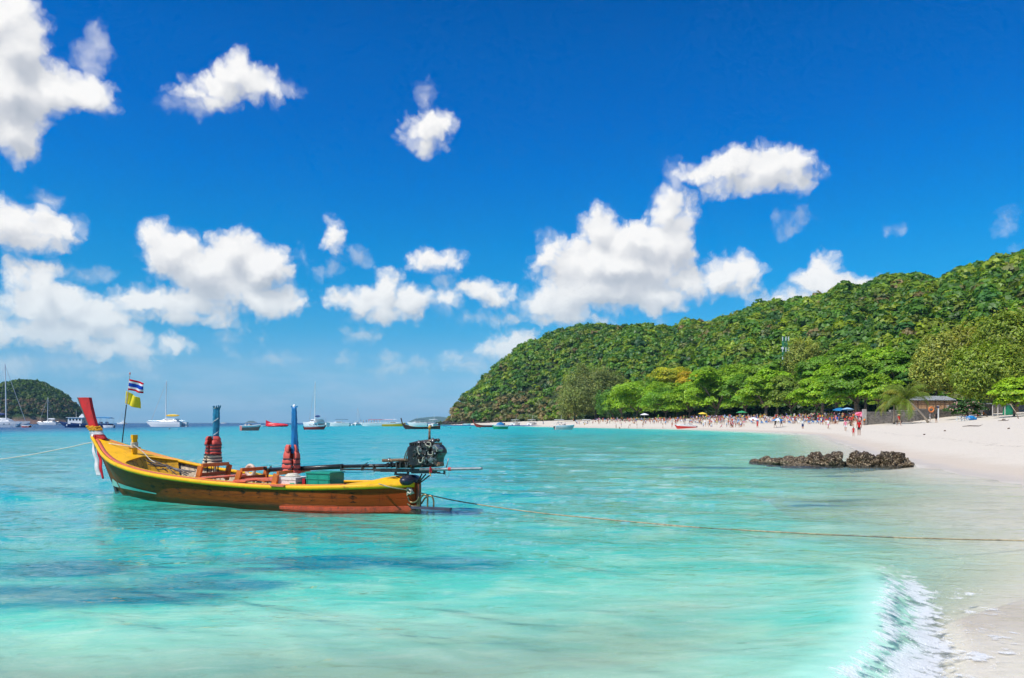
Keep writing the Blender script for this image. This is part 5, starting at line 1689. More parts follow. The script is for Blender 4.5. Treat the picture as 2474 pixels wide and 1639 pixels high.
        for i in range(n + 1):
            f = i / n
            p = a.lerp(b_, f)
            w = w0 * (1 - f) + w1 * f
            if seed == 1 and f > 0.94: w *= 1.12
            ring = []
            for k in range(m_):
                th = 2 * math.pi * k / m_
                r_ = w * (1 + 0.16 * math.sin(3 * th + ph[0] + f * 2.5) + 0.10 * math.sin(7 * th + ph[1] - f * 4) + 0.05 * math.sin(f * 40 + 2 * th + ph[2]) + 0.04 * math.sin(f * 90 + 5 * th))
                ring.append(p + Vector((math.cos(th) * r_, math.sin(th) * r_ * 0.8, 0)))
            rings.append(ring)
        mb.loft(rings)
        if seed == 1:
            for k in range(9):
                th = k / 9 * 6.283
                q = b_ + Vector((math.cos(th) * w1 * 1.15, math.sin(th) * w1 * .9, 0))
                mb.bar(q - Vector((0, 0, .02)), q + Vector((math.cos(th) * .012, 0, r2.uniform(.015, .05))), .03, .006)
        mb.build('cover', paint('canopy_blue' + str(seed), (0.008, 0.17, 0.30) if seed == 1 else (0.006, 0.165, 0.42), 0.45, 0.35, 9, bumps=1.0), t, smooth=True)
        if seed == 1:
            net = MB()
            for k in range(16):
                f0 = k / 16; th = k * 0.9
                p0 = a.lerp(b_, f0); p1 = a.lerp(b_, min(1, f0 + 0.16))
                w = w0 * 1.13
                net.tube([p0 + Vector((math.cos(th) * w, math.sin(th) * w * .85, 0)), p0.lerp(p1, .5) + Vector((math.cos(th + .9) * w, math.sin(th + .9) * w * .85, 0)), p1 + Vector((math.cos(th + 1.8) * w, math.sin(th + 1.8) * w * .85, 0))], .0035, 4)
            net.build('lashing', paint('pale_cord', (0.55, 0.6, 0.62), 0.7, 0.1, 9), t)
        if top_white:
            mb = MB(); mb.ball(b_ + Vector((0, 0, .015)), (.034, .034, .045), 10, 7); mb.build('knob', paint('white_knob', (0.8, 0.8, 0.8), 0.4, 0.05, 5), t, smooth=True)
            mb = MB()
            for sx in (-1, 1): mb.bar(b_ + Vector((0, 0, -.02)), b_ + Vector((sx * .085, 0, .015)), .012, .03)
            mb.build('bow_tie', paint('canopy_blue2', (0.006, 0.165, 0.42)), t)
    canopy(520, 1062, 524, 984, 0.074, 0.070, False, 'thick furled blue canopy on a pole, tied with cord, nearer the prow', 1)
    canopy(711, 1096, 711, 984, 0.084, 0.048, True, 'slim furled blue canopy on a pole with a white knob, nearer the engine', 2)
    # ---------------- life jackets
    jr = paint('jacket_red', (0.62, 0.075, 0.055), 0.7, 0.18, 14, bumps=0.5)
    jw = paint('jacket_cream', (0.72, 0.56, 0.38), 0.7, 0.15, 14, bumps=0.5)
    jb = paint('jacket_strap', (0.02, 0.02, 0.03), 0.6, 0.1, 14)
    def ring_slab(cx_, cy_, z0, z1, r0, r1, puff=0.02, seg=20, a0=0.0, a1=6.283, n=6, thick=0.045, twist=0.0, zv=None):
        """a puffy foam panel bent round the pole"""
        rings = []
        for i in range(seg + 1):
            th = a0 + (a1 - a0) * i / seg
            out_, in_ = [], []
            for k in range(n + 1):
                f = k / n
                z = z0 + (z1 - z0) * f
                r_ = (r0 + (r1 - r0) * f + puff * math.sin(math.pi * f)) * (1 + .10 * math.sin(th * 2 + z0 * 9) + .05 * math.sin(th * 5 + z0 * 23))
                out_.append(Vector((cx_ + math.cos(th) * r_, cy_ + math.sin(th) * r_ * 0.78, z)))
                in_.append(Vector((cx_ + math.cos(th) * (r_ - thick), cy_ + math.sin(th) * (r_ - thick) * 0.78, z)))
            rings.append(out_ + list(reversed(in_)))
        return rings
    def jacket(c, z0, z1, r, mat_, lab, shoulders=True, seed=0, open_dir=1.9):
        t = empty('life_jacket', BO, B_RZ, lab, 'life jacket', 'life jackets hung on the canopy poles')
        H = z1 - z0
        body_top = z0 + H * (0.52 if shoulders else 1.0)
        nb = 3
        for k in range(nb):
            za = z0 + (body_top - z0) * k / nb; zb = z0 + (body_top - z0) * (k + 0.93) / nb
            mb = MB()
            mb.loft(ring_slab(c[0], c[1], za, zb, r * (1.03 - .03 * k), r * (1.0 - .03 * k), 0.014, 22, open_dir + .12, open_dir + 6.16), cap0=True, cap1=True)
            mb.build('foam_panel', mat_, t, smooth=True)
            mb = MB(); mb.loft(ring_slab(c[0], c[1], zb - 0.012, zb + 0.014, r * 1.075, r * 1.07, 0.0, 22, open_dir + .1, open_dir + 6.18, n=1, thick=.012)); mb.build('strap', jb, t)
        mb = MB(); bx = Vector((c[0] + math.cos(open_dir) * r * 1.06, c[1] + math.sin(open_dir) * r * .84, z0 + H * .25))
        mb.box(bx, (.05, .03, .03)); mb.build('buckle', jb, t)
        if shoulders:
            for k_, (q0, q1) in enumerate(((0.0, .52), (.50, 1.0))):
                zc0 = body_top - .012 + (z1 - body_top) * q0; zc1 = body_top + (z1 - body_top) * q1
                ra, rb = r * (1.02 - .34 * q0 ** 1.3), r * (1.02 - .34 * q1 ** 1.3)
                mb = MB(); mb.loft(ring_slab(c[0], c[1], zc0, zc1, ra, rb, .018, 22, open_dir + .20 + .28 * q1, open_dir + 6.08 - .28 * q1))
                mb.build('shoulder_panel', mat_, t, smooth=True)
            # back panel
            mb = MB(); mb.loft(ring_slab(c[0], c[1], body_top - .01, z1 - .02, r * .95, r * .60, .02, 12, open_dir + 2.2, open_dir + 4.1)); mb.build('back_panel', mat_, t, smooth=True)
        return t
    c1 = bl(517, 1060, 0.0); c2 = bl(704, 1100, 0.05)
    jacket((c1.x, 0.02), 1.00, 1.40, 0.195, jr, 'red life jacket on top of the stack on the front canopy pole', True, 1, 1.75)
    jacket((c1.x, 0.04), 0.78, 0.985, 0.200, jw, 'cream life jacket hung under the red one on the front pole', False, 2, 1.4)
    jacket((c2.x, 0.05), 0.62, 1.235, 0.180, paint('jacket_coral', (0.66, 0.105, 0.075), 0.7, 0.18, 14, bumps=0.5), 'coral red life jacket hung on the rear canopy pole', True, 3, 2.3)
    # straps hanging from the cream jacket
    mb = MB()
    for k in range(6):
        th = k * 1.05
        p = Vector((c1.x + math.cos(th) * .15, .04 + math.sin(th) * .12, .87))
        mb.bar(p, p - Vector((rs.uniform(-.02, .02), 0, .30)), .02, .004)
    o = mb.build('hanging_straps', jb); o.location = BO; o.rotation_euler = (0, 0, B_RZ)
    tag(o, 'black webbing straps dangling below the cream life jacket', 'straps')
    # ---------------- boxes and gear
    def boxy(name, c, s, mats, lab, cat, lid=None, rz=0.0):
        t = empty(name, BO, B_RZ, lab, cat)
        rot = Matrix.Rotation(rz, 3, 'Z')
        mb = MB(); mb.box(c, s, rot, taper=(1.05, 1.05)); mb.build('body', mats[0], t)
        if lid:
            mb = MB(); mb.box((c[0], c[1], c[2] + s[2] / 2 + lid[2] / 2 + .003), lid, rot); mb.build('lid', mats[1], t)
        return t
    wp = paint('cooler_white', (0.72, 0.70, 0.64), 0.5, 0.1, 8, wear=0.15, wearcol=(.35, .3, .22)); tp = paint('plastic_teal', (0.012, 0.30, 0.20), 0.35, 0.12, 5)
    ck = boxy('cooler_box', (2.70, .36, .43), (.44, .40, .20), (wp, wp), 'dirty white cool box standing at the after bench', 'cool box', (.48, .44, .05))
    mb = MB(); mb.box((2.474, .36, .42), (.006, .30, .14)); mb.box((2.56, .565, .41), (.12, .006, .13)); mb.build('green_print', paint('print_green', (0.05, 0.42, 0.28), 0.5, 0.2, 9), ck)
    mb = MB()
    for k in range(4):
        r_ = .13 - .015 * k
        mb.tube([Vector((2.72 + math.cos(a) * r_ * 1.15, .36 + math.sin(a) * r_, .602 + .012 * k)) for a in [j / 14 * 6.283 for j in range(15)]], .016, 6)
    o = mb.build('rope_coil', paint('pale_rope', (0.66, 0.60, 0.48), 0.85, 0.2, 30, bumps=1.0), smooth=True); o.location = BO; o.rotation_euler = (0, 0, B_RZ); tag(o, 'coil of white rope lying on the white cool box', 'rope')
    cr = boxy('storage_crate', (2.00, .22, .49), (.56, .46, .36), (tp, tp), 'teal plastic crate with a flat lid beside the cool box', 'crate', (.62, .52, .03))
    mb = MB()
    for z in (.43, .56): mb.box((2.0, .22, z), (.60, .50, .012))
    for x in (1.74, 2.0, 2.27): mb.box((x, .462, .48), (.012, .012, .32))
    mb.build('moulded_rib', tp, cr)
    mb = MB(); mb.box((2.36, .42, .46), (.07, .08, .20)); o = mb.build('fuel_can', paint('can_red', (0.42, 0.01, 0.02), 0.4, 0.1, 6)); 
    o.location = BO; o.rotation_euler = (0, 0, B_RZ); tag(o, 'small red can wedged between the cool box and the teal crate', 'can')
    # seat mat
    mb = MB(); mb.box((3.55, .30, .50), (.85, .34, .035), Matrix.Rotation(R(4), 3, 'Z')); o = mb.build('seat_board', salmon); o.location = BO; o.rotation_euler = (0, 0, B_RZ); tag(o, 'loose salmon pink board lying between middle and after bench', 'board')
    # ring buoy behind the middle bench
    mb = MB(); c = bl(605, 1137, -.35); rings = []
    for i in range(24):
        th = i / 24 * 6.283
        q = Vector((math.cos(th), 0, math.sin(th)))
        rings.append([c + q * (.115 + .04 * math.cos(a)) + Vector((0, .04 * math.sin(a), 0)) for a in [j / 8 * 6.283 for j in range(8)]])
    rings.append(rings[0]); mb.loft(rings, cap0=False, cap1=False)
    o = mb.build('ring_buoy', paint('buoy_beige', (0.66, 0.50, 0.38), 0.5, 0.12, 7), smooth=True); o.location = BO; o.rotation_euler = (0, 0, B_RZ); tag(o, 'faded beige ring buoy behind the middle bench', 'ring buoy')
    # anchor rods on a teal tarp, in the fore part of the hold
    t = empty('rod_anchor', BO, B_RZ, 'rusty grapnel of long steel rods lying in the bow hold', 'anchor')
    rods = [((360, 1116), (455, 1146)), ((364, 1120), (452, 1149)), ((358, 1122), (448, 1143)), ((370, 1112), (430, 1150)), ((362, 1126), (462, 1142)), ((380, 1135), (470, 1140))]
    for a, b_ in rods:
        p, q = bl(*a, .05), bl(*b_, .25)
        mb = MB(); m_ = p.lerp(q, .5) + Vector((0, 0, .05)); mb.tube([p, m_, q], .011, 6); mb.build('rod', paint('rod_steel', (0.10, 0.10, 0.11), 0.45, 0.3, 12, metal=.5, wear=.3, wearcol=(.2, .1, .06)), t, smooth=True)
    for x, y in ((362, 1118), (372, 1124), (400, 1136)):
        p = bl(x, y, .08); mb = MB(); mb.tube([p + Vector((0, -.07, -.05)), p, p + Vector((0.02, .07, .05))], .012, 6); mb.build('fluke', paint('rod_steel', (0.1, 0.1, 0.11)), t, smooth=True)
    mb = MB(); rings = []
    for i in range(9):
        u = 5.35 + i * .13
        rings.append([Vector((u, v + .02 * math.sin(i * 1.7), .16 + .10 * (1 - ((v - .3) / .35) ** 2) * (.5 + .5 * math.sin(i * .9)))) for v in np.linspace(-.05, .65, 9)])
    mb.loft([r + [p - Vector((0, 0, .01)) for p in reversed(r)] for r in rings]); o = mb.build('tarp', paint('tarp_teal', (0.01, 0.30, 0.27), 0.5, 0.2, 8, bumps=.6), smooth=True)
    o.location = BO; o.rotation_euler = (0, 0, B_RZ); tag(o, 'crumpled teal tarp in the hold in front of the front bench', 'tarp')
    # ---------------- flags
    pb, pt_ = bl(295, 1070, -.16), bl(314, 903, -.16)
    fp = empty('flag_pole', BO, B_RZ, 'thin dark flag pole standing on the foredeck', 'flag pole')
    mb = MB(); mb.tube([pb, pb.lerp(pt_, .55)], .013, 7); mb.build('lower_pole', paint('pole_dark', (0.02, 0.02, 0.03), 0.5, 0.2, 8), fp)
    mb = MB(); mb.tube([pb.lerp(pt_, .55), pt_], [.012, .008], 7); mb.build('upper_pole', paint('pole_pale', (0.62, 0.50, 0.45), 0.6, 0.2, 8), fp)
    mb = MB(); mb.ball(pt_, (.018, .018, .035), 7, 5); mb.build('finial', paint('finial_pink', (0.6, 0.2, 0.16), 0.6, 0.2, 8), fp)
    def flag(corners, mats, bands, name, lab, seed, nx=22, ny=18):
        """corners: hoist top, fly top, fly bottom, hoist bottom as boat points"""
        mb = MB()
        a, b_, c, d = corners
        for j in range(ny + 1):
            for i in range(nx + 1):
                f, g = i / nx, j / ny
                top = a.lerp(b_, f); bot = d.lerp(c, f)
                p = top.lerp(bot, g) + Vector((0, (.05 * math.sin(f * 7.5 + g * 1.6 + seed) * f ** .5), .012 * math.sin(f * 6 + seed) * f))
                mb.V.append(tuple(p))
        for j in range(ny):
            g = (j + .5) / ny
            mi = next(k for lim, k in bands if g <= lim)
            for i in range(nx):
                o_ = j * (nx + 1) + i
                mb.F.append((o_, o_ + 1, o_ + nx + 2, o_ + nx + 1)); mb.M.append(mi)
        o = mb.build(name, mats, smooth=True, recalc=False)
        o.location = BO; o.rotation_euler = (0, 0, B_RZ)
        md = o.modifiers.new('thickness', 'SOLIDIFY'); md.thickness = 0.003
        tag(o, lab, 'flag', 'flags on the bow pole')
    def fabric(name, col):
        m, b = material(name)
        d = b.n('ShaderNodeBsdfDiffuse'); tcn = b.n('ShaderNodeTexCoord')
        cc = b.mix(b.mr(b.noise(tcn.outputs['Object'], 14, 4, .6), .3, .7), C4(tuple(x * .85 for x in col)), C4(col)); b.put(d.inputs[0], cc)
        t_ = b.n('ShaderNodeBsdfTranslucent'); b.put(t_.inputs[0], cc)
        return finish(m, b, b.mixs(.35, d.outputs[0], t_.outputs[0]))
    f_red, f_wht, f_blu, f_yel = fabric('flag_red', (.72, .03, .05)), fabric('flag_white', (.85, .85, .88)), fabric('flag_blue', (.02, .09, .55)), fabric('flag_yellow', (1.0, .80, .07))
    def zf(x, y, v=-.16): return bl(150 + x / 4.3036, 900 + y / 4.3036, v)
    flag([zf(700, 68), zf(868, 112, -.26), zf(846, 218, -.26), zf(683, 182)], [f_red, f_wht, f_blu], [(1 / 6, 0), (2 / 6, 1), (4 / 6, 2), (5 / 6, 1), (1, 0)], 'striped_flag', 'red, white and blue striped national flag at the top of the bow pole', 0.4)
    # the yellow flag hangs in a fold
    flag([zf(667, 192), zf(806, 268, -.30), zf(800, 382, -.30), zf(655, 322)], [f_yel], [(1, 0)], 'yellow_flag', 'plain yellow flag below the striped one on the bow pole', 2.1)
    # ---------------- ropes
    rope_m = paint('pale_rope', (0.66, 0.60, 0.48))
    def W(p):   # boat to world
        return BO + BE * p.x + BN * p.y + Vector((0, 0, p.z))
    wet_rope = paint('wet_rope', (0.40, 0.33, 0.20), 0.8, 0.5, 14, bumps=1.0)
    def rope(pts, r_, name, lab, mat_=rope_m, twist=True):
        if name == 'stern_rope': mat_ = wet_rope
        out = []
        P_ = [Vector(p) for p in pts]
        for i in range(len(P_) - 1):
            p0, p1, p2, p3 = P_[max(0, i - 1)], P_[i], P_[i + 1], P_[min(len(P_) - 1, i + 2)]
            n = max(3, min(60, int((p2 - p1).length / .08)))
            for k in range(n):
                t = k / n
                out.append(0.5 * ((2 * p1) + (-p0 + p2) * t + (2 * p0 - 5 * p1 + 4 * p2 - p3) * t * t + (-p0 + 3 * p1 - 3 * p2 + p3) * t ** 3))
        out.append(P_[-1])
        mb = MB(); mb.tube(out, r_, 6); o = mb.build(name, mat_, smooth=True)
        tag(o, lab, 'rope', 'ropes')
        return o
    knot = bl(992, 1186, .14)
    def wp_(px, py, z): # point at height z seen at a measured place
        D = (CAM_H - z) * FPX / (py - HY); return Vector(((px - CX) / FPX * D, D, z))
    rope([W(bl(915, 1169, .50)), W(bl(945, 1178, .48)), W(knot), wp_(1100, 1210, .10), wp_(1254, 1233.5, .035), wp_(1400, 1249.5, .012), wp_(1651, 1272, .006), wp_(1740, 1278, -.045), wp_(1835, 1283.5, .004), wp_(1975, 1291, .004), wp_(2045, 1294, -.03), wp_(2130, 1297.5, -.04), wp_(2200, 1300, .012), wp_(2330, 1303.5, .02), wp_(2474, 1306.5, .025), wp_(2700, 1312, .04), wp_(3000, 1320, .3)], 0.0125, 'stern_rope', 'long pale rope from the boat stern across the shallows to the right edge')
    mb = MB()
    for k in range(7):
        a0 = k * .9
        mb.tube([knot + Vector((math.cos(a + a0) * .05, math.sin(a) * .07, math.sin(a * 1.3 + a0) * .055)) for a in [j / 8 * 6.283 for j in range(9)]], .013, 5)
    for x, y in ((400, 1130), (470, 1150), (410, 1160)): mb.tube([knot, Z(x, y, .16)], .012, 5)
    o = mb.build('rope_knot', rope_m, smooth=True); o.location = BO; o.rotation_euler = (0, 0, B_RZ); tag(o, 'thick pale knot of rope round the stern post', 'knot')
    post = Vector((7.74, 0, 1.18))
    rope([wp_(-420, 1250, 0.02) if False else Vector((-23, 27, -.1)), Vector(((0 - CX) / FPX * 20.6, 20.6, CAM_H - 88 / FPX * 20.6)), W(bl(150, 1084.5, .02)), W(bl(224, 1069.5, .06)), W(bl(270, 1073, .05)), W(bl(308, 1078, .03)), W(post + Vector((.05, .05, -.02)))], 0.0115, 'bow_rope', 'taut pale rope from the bow post out past the left edge')
    rope([W(post + Vector((-.03, .06, -.0))), W(bl(345, 1092, -.02)), W(bl(362, 1110, -.05)), W(bl(378, 1120, -.08))], .0115, 'hold_rope', 'short pale rope from the bow post down into the hold')
    mb = MB()
    for k in range(5):
        mb.tube([post + Vector((math.cos(a) * .05, math.sin(a) * .085, -.06 + k * .026 + .006 * math.sin(a * 2))) for a in [j / 12 * 6.283 for j in range(13)]], .013, 6)
    o = mb.build('rope_turns', rope_m, smooth=True); o.location = BO; o.rotation_euler = (0, 0, B_RZ); tag(o, 'turns of pale rope wound on the yellow bow post', 'rope')

build_longtail()
# ------------------------------------------------------------------ boats in the bay
WHITE = paint('gelcoat_white', (0.78, 0.78, 0.76), 0.3, 0.06, 2, wear=0.08, wearcol=(.4, .38, .34))
GLASS = paint('dark_glass', (0.012, 0.018, 0.025), 0.08, 0.1, 2)
BLACKP = paint('outboard_black', (0.02, 0.02, 0.022), 0.3, 0.1, 3)
METAL = paint('rail_metal', (0.55, 0.56, 0.58), 0.3, 0.1, 3, metal=0.8)

def hull_rings(L, B, H, draft=0.35, rake=0.12, sheer=0.25, n=15, transom=0.85, flare=1.0):
    """rings from stern (x=-L/2) to bow (x=L/2)"""
    rings = []
    for i in range(n):
        f = i / (n - 1)
        x = -L / 2 + L * f
        b_ = B / 2 * (transom + (1 - transom) * min(1, f * 3)) * (1 - max(0, (f - 0.45) / 0.55) ** 2.2)
        b_ = max(b_, 0.01)
        zt = H * (1 + sheer * f ** 2)
        rk = max(0, (f - 0.85) / 0.15)
        zk = -draft * (1 - rk) + zt * 0.75 * rk * (1 if f < 1 else 1)
        w = b_ * 0.82 * (1 - rk * .5)
        zc = zk * .35 if zk < 0 else zk + (zt - zk) * .3
        xx = x
        half = [(0.0, zk), (w, zc), (b_ * flare, zt * .55 if zt * .55 > zc else (zc + zt) / 2), (b_, zt)]
        rings.append([Vector((xx, -v, z)) for v, z in reversed(half)] + [Vector((xx, v, z)) for v, z in half[1:]])
    return rings

def deck_plate(mb, rings, drop=0.02, mi=0):
    prev = None
    o = len(mb.V)
    for r in rings:
        mb.V += [tuple(r[0] - Vector((0, 0, drop))), tuple(r[-1] - Vector((0, 0, drop)))]
    for i in range(len(rings) - 1):
        mb.F.append((o + 2 * i, o + 2 * i + 1, o + 2 * i + 3, o + 2 * i + 2)); mb.M.append(mi)

def outboard(parent, x, y, s=1.0, mat_=None):
    mb = MB(); mb.box((x - .18 * s, y, .62 * s), (.42 * s, .30 * s, .34 * s), taper=(.8, .8)); mb.box((x - .15 * s, y, .15 * s), (.16 * s, .12 * s, .7 * s)); mb.box((x - .2 * s, y, -.2 * s), (.3 * s, .05 * s, .08 * s))
    mb.build('outboard', mat_ or BLACKP, parent)

def speedboat(px, D, L, B, H, yaw, label, stripe=None, cover=None, canopy=None, bottom=None, engines=2, cabin=False, z=0.0, screen=True, mast=False, name='speedboat', people=False, group='motor boats at anchor'):
    H = H * 1.3
    p = at(px, D, z)
    t = empty(name, p, R(yaw), label, 'boat', group)
    rings = hull_rings(L, B, H)
    mb = MB(); mb.loft(rings, closed=False); mb.F.append(tuple(range(6, -1, -1))); mb.M.append(0)
    hm = WHITE if stripe is None else stripe
    mb.build('hull', bottom or hm if False else hm, t, smooth=False)
    mb = MB()   # sheer band and deck in white
    deck_plate(mb, rings)
    mb.build('deck', WHITE, t)
    mb = MB()
    for sg in (0, -1):
        mb.tube([r[sg] + Vector((0, 0, .01)) for r in rings], H * .09, 6)
        if stripe is not None:
            mb.loft([[r[sg] + Vector((0, (-1 if sg == 0 else 1) * .012, 0)), r[sg] + Vector((0, (-1 if sg == 0 else 1) * .012, -H * .33)), r[sg] + Vector((0, 0, -H * .33)), r[sg]] for r in rings[:-1]])
    mb.build('gunwale', WHITE, t, smooth=False)
    if cabin:
        mb = MB(); mb.loft([[Vector((x, -w, z_)), Vector((x, -w * .8, z_ + h)), Vector((x, w * .8, z_ + h)), Vector((x, w, z_))] for x, w, z_, h in ((-L * .15, B * .36, H * .95, .75), (L * .05, B * .36, H * .95, .8), (L * .18, B * .30, H, .5), (L * .34, B * .16, H * 1.1, .06))])
        mb.build('cabin', WHITE, t)
        mb = MB()
        for sg in (-1, 1): mb.box((-L * .03, sg * B * .335, H + .42), (L * .22, .03, .28))
        mb.build('window', GLASS, t)
    if screen:
        mb = MB(); mb.loft([[Vector((L * .10 + .18 * abs(s) * -1, s * B * .34, H)), Vector((L * .04 - .25 * abs(s), s * B * .31, H + .42))] for s in (-1, -.5, 0, .5, 1)], closed=False)
        o = mb.build('windscreen', GLASS, t); md = o.modifiers.new('t', 'SOLIDIFY'); md.thickness = .02
        mb = MB()
        for x in (-L * .05, -L * .22): mb.box((x, 0, H + .05), (.45, B * .55, .30)); mb.box((x - .2, 0, H + .28), (.1, B * .55, .35))
        mb.build('seat', paint('seat_grey', (0.45, 0.43, 0.42), .6), t)
    if canopy is not None:
        ch, c0, c1 = 1.85, -L * .40, L * .12
        mb = MB(); mb.loft([[Vector((x, -B * .46, H + ch + .0)), Vector((x, -B * .25, H + ch + .13)), Vector((x, B * .25, H + ch + .13)), Vector((x, B * .46, H + ch)), Vector((x, B * .46, H + ch - .05)), Vector((x, -B * .46, H + ch - .05))] for x in np.linspace(c0, c1, 5)])
        mb.build('canopy', canopy, t)
        for x in (c0 + .1, (c0 + c1) / 2, c1 - .1):
            for sg in (-1, 1):
                mb = MB(); mb.tube([(x, sg * B * .42, H * .9), (x, sg * B * .42, H + ch)], .035, 5); mb.build('canopy_post', WHITE, t)
    if cover is not None:
        mb = MB(); mb.ball((-L * .05, 0, H * 1.05), (L * .30, B * .42, H * 1.0), 12, 7); mb.build('cover', cover, t, smooth=True)
    if mast:
        mb = MB(); mb.tube([(0, 0, H + 1.6), (0, 0, H + 4.5)], .04, 5); mb.build('aerial', WHITE, t)
    for k in range(engines):
        outboard(t, -L / 2, (k - (engines - 1) / 2) * .55)
    return t

def catamaran(px, D, L, yaw, mast_h, label, sail, jib=True, bimini=None, z=0.0, group='sailing catamarans'):
    p = at(px, D, z)
    t = empty('sailing_catamaran', p, R(yaw), label, 'sailing boat', group)
    B = L * .5
    for sg in (-1, 1):
        rings = [[q + Vector((0, sg * B * .38, 0)) for q in r] for r in hull_rings(L, L * .14, L * .125, .3, sheer=.15)]
        mb = MB(); mb.loft(rings, closed=False); mb.F.append(tuple(range(6, -1, -1))); mb.M.append(0); deck_plate(mb, rings)
        mb.build('hull', WHITE, t)
    H = L * .125
    mb = MB(); mb.box((-L * .08, 0, H * .95), (L * .6, B * .78, H * .35)); mb.build('bridge_deck', WHITE, t)
    mb = MB(); mb.loft([[Vector((x, -w, z0)), Vector((x - .2, -w * .8, z0 + h)), Vector((x - .2, w * .8, z0 + h)), Vector((x, w, z0))] for x, w, z0, h in ((-L * .28, B * .34, H * 1.1, L * .085), (L * .02, B * .34, H * 1.1, L * .085), (L * .16, B * .25, H * 1.1, L * .03))])
    mb.build('cabin', WHITE, t)
    mb = MB()
    for sg in (-1, 1): mb.box((-L * .13, sg * B * .325, H * 1.1 + L * .045), (L * .24, .05, L * .028))
    mb.box((L * .10, 0, H * 1.1 + L * .045), (.05, B * .4, L * .028), Matrix.Rotation(R(-30), 3, 'Y'))
    for k in range(3): mb.box((L * (.0 + .12 * k), -B * .38 - L * .066, H * .6), (L * .03, .06, L * .016))
    mb.build('window', GLASS, t)
    rt = .010 * L
    mb = MB(); mb.tube([(L * .04, 0, H * 1.6), (L * .035, 0, H + mast_h * .6), (L * .02, 0, H + mast_h)], [rt * 1.3, rt * 1.2, rt * .8], 8)
    mb.bar((L * .03, -L * .05, H + mast_h * .45), (L * .03, L * .05, H + mast_h * .45), .06, .06)
    m_ = mb.build('mast', WHITE, t)
    mb = MB()
    for q in ((L * .48, 0, H * 1.2), (-L * .42, B * .38, H), (-L * .42, -B * .38, H), (-L * .02, -B * .42, H), (-L * .02, B * .42, H)):
        mb.tube([(L * .02, 0, H + mast_h * .97), q], .022 if q[0] < L * .4 else .075, 4)
    mb.build('stay', paint('stay_grey', (0.5, 0.52, 0.56), .4), t)
    mb = MB(); zb = H * 1.1 + L * .16
    mb.tube([(L * .02, 0, zb), (-L * .36, 0, zb + .2)], .09, 6); mb.ball((-L * .16, 0, zb + L * .018), (L * .20, L * .022, L * .034), 12, 6); mb.build('boom_sail', sail, t, smooth=True)
    if bimini:
        mb = MB(); mb.box((-L * .32, 0, H * 1.1 + L * .13), (L * .2, B * .6, .08)); mb.build('bimini', bimini, t)
        for sg in (-1, 1):
            for x in (-L * .24, -L * .41):
                mb = MB(); mb.tube([(x, sg * B * .27, H), (x, sg * B * .27, H * 1.1 + L * .13)], .03, 5); mb.build('bimini_post', METAL, t)
    mb = MB()
    for sg in (-1, 1):
        pts = [(x, sg * B * .43, H * 1.05) for x in np.linspace(-L * .4, L * .44, 8)]
        mb.tube([(q[0], q[1], q[2] + .6) for q in pts], .015, 4)
        for q in pts: mb.tube([q, (q[0], q[1], q[2] + .6)], .015, 4)
    mb.build('guard_rail', METAL, t)
    return t

def far_longtail(px, D, L, yaw, hull, label, cover=None, group='longtail boats farther out', prow=None, ribbons=True):
    p = at(px, D, 0.0)
    t = empty('longtail_boat', p, R(yaw), label, 'boat', group)
    rings = []
    for i in range(19):
        f = i / 18
        b_ = L * .075 * min(1, .45 + f * 2.2) * (1 - max(0, (f - .55) / .45) ** 1.8) + .03
        zt = .55 + .35 * (1 - f) ** 4 + 1.2 * max(0, (f - .55) / .45) ** 2.2
        x = -L / 2 + L * f
        zk = -.25 + max(0, (f - .88) / .12) ** 1.3 * (zt + .1)
        half = [(0.0, zk), (b_ * .72, zk * .3 if zk < 0 else zk + .1), (b_, zt)]
        rings.append([Vector((x, -v, z)) for v, z in reversed(half)] + [Vector((x, v, z)) for v, z in half[1:]])
    mb = MB(); mb.loft(rings, closed=False); mb.F.append((4, 3, 2, 1, 0)); mb.M.append(0); deck_plate(mb, rings, .22)
    mb.build('hull', hull, t)
    mb = MB()
    for sg in (0, -1): mb.tube([r[sg] for r in rings], .05, 5)
    mb.build('rub_rail', paint('rail_brown', (0.30, 0.13, 0.04), .5), t)
    mb = MB(); mb.loft([[Vector((L / 2 - .05 + .38 * f, .05, 1.55 + 1.5 * f)), Vector((L / 2 - .35 + .38 * f - .05 * f, .05, 1.5 + 1.5 * f)), Vector((L / 2 - .35 + .33 * f, -.05, 1.5 + 1.5 * f)), Vector((L / 2 - .05 + .38 * f, -.05, 1.55 + 1.5 * f))] for f in (0, .5, 1)])
    mb.build('prow', prow or hull, t)
    mb = MB(); mb.box((-L / 2 + .3, 0, 1.35), (.7, .4, .5), taper=(.8, .8)); mb.tube([(-L / 2 + .2, 0, 1.1), (-L / 2 - 2.5, 0, .4)], .04, 5); mb.tube([(-L / 2 + .5, 0, 1.2), (-L / 2 + 1.8, 0, 1.4)], .03, 5); mb.box((-L / 2 + .3, 0, .95), (.15, .15, .5))
    mb.build('engine', BLACKP, t)
    mb = MB()
    for k in range(4): mb.box((-L * .25 + k * L * .14, 0, .55), (.3, L * .11, .05))
    mb.build('seat', paint('rail_brown', (0.3, .13, .04)), t)
    if cover:
        mb = MB(); mb.ball((-L * .05, 0, 1.0), (L * .16, .5, .45), 12, 6); mb.build('cover', cover, t, smooth=True)
    return t

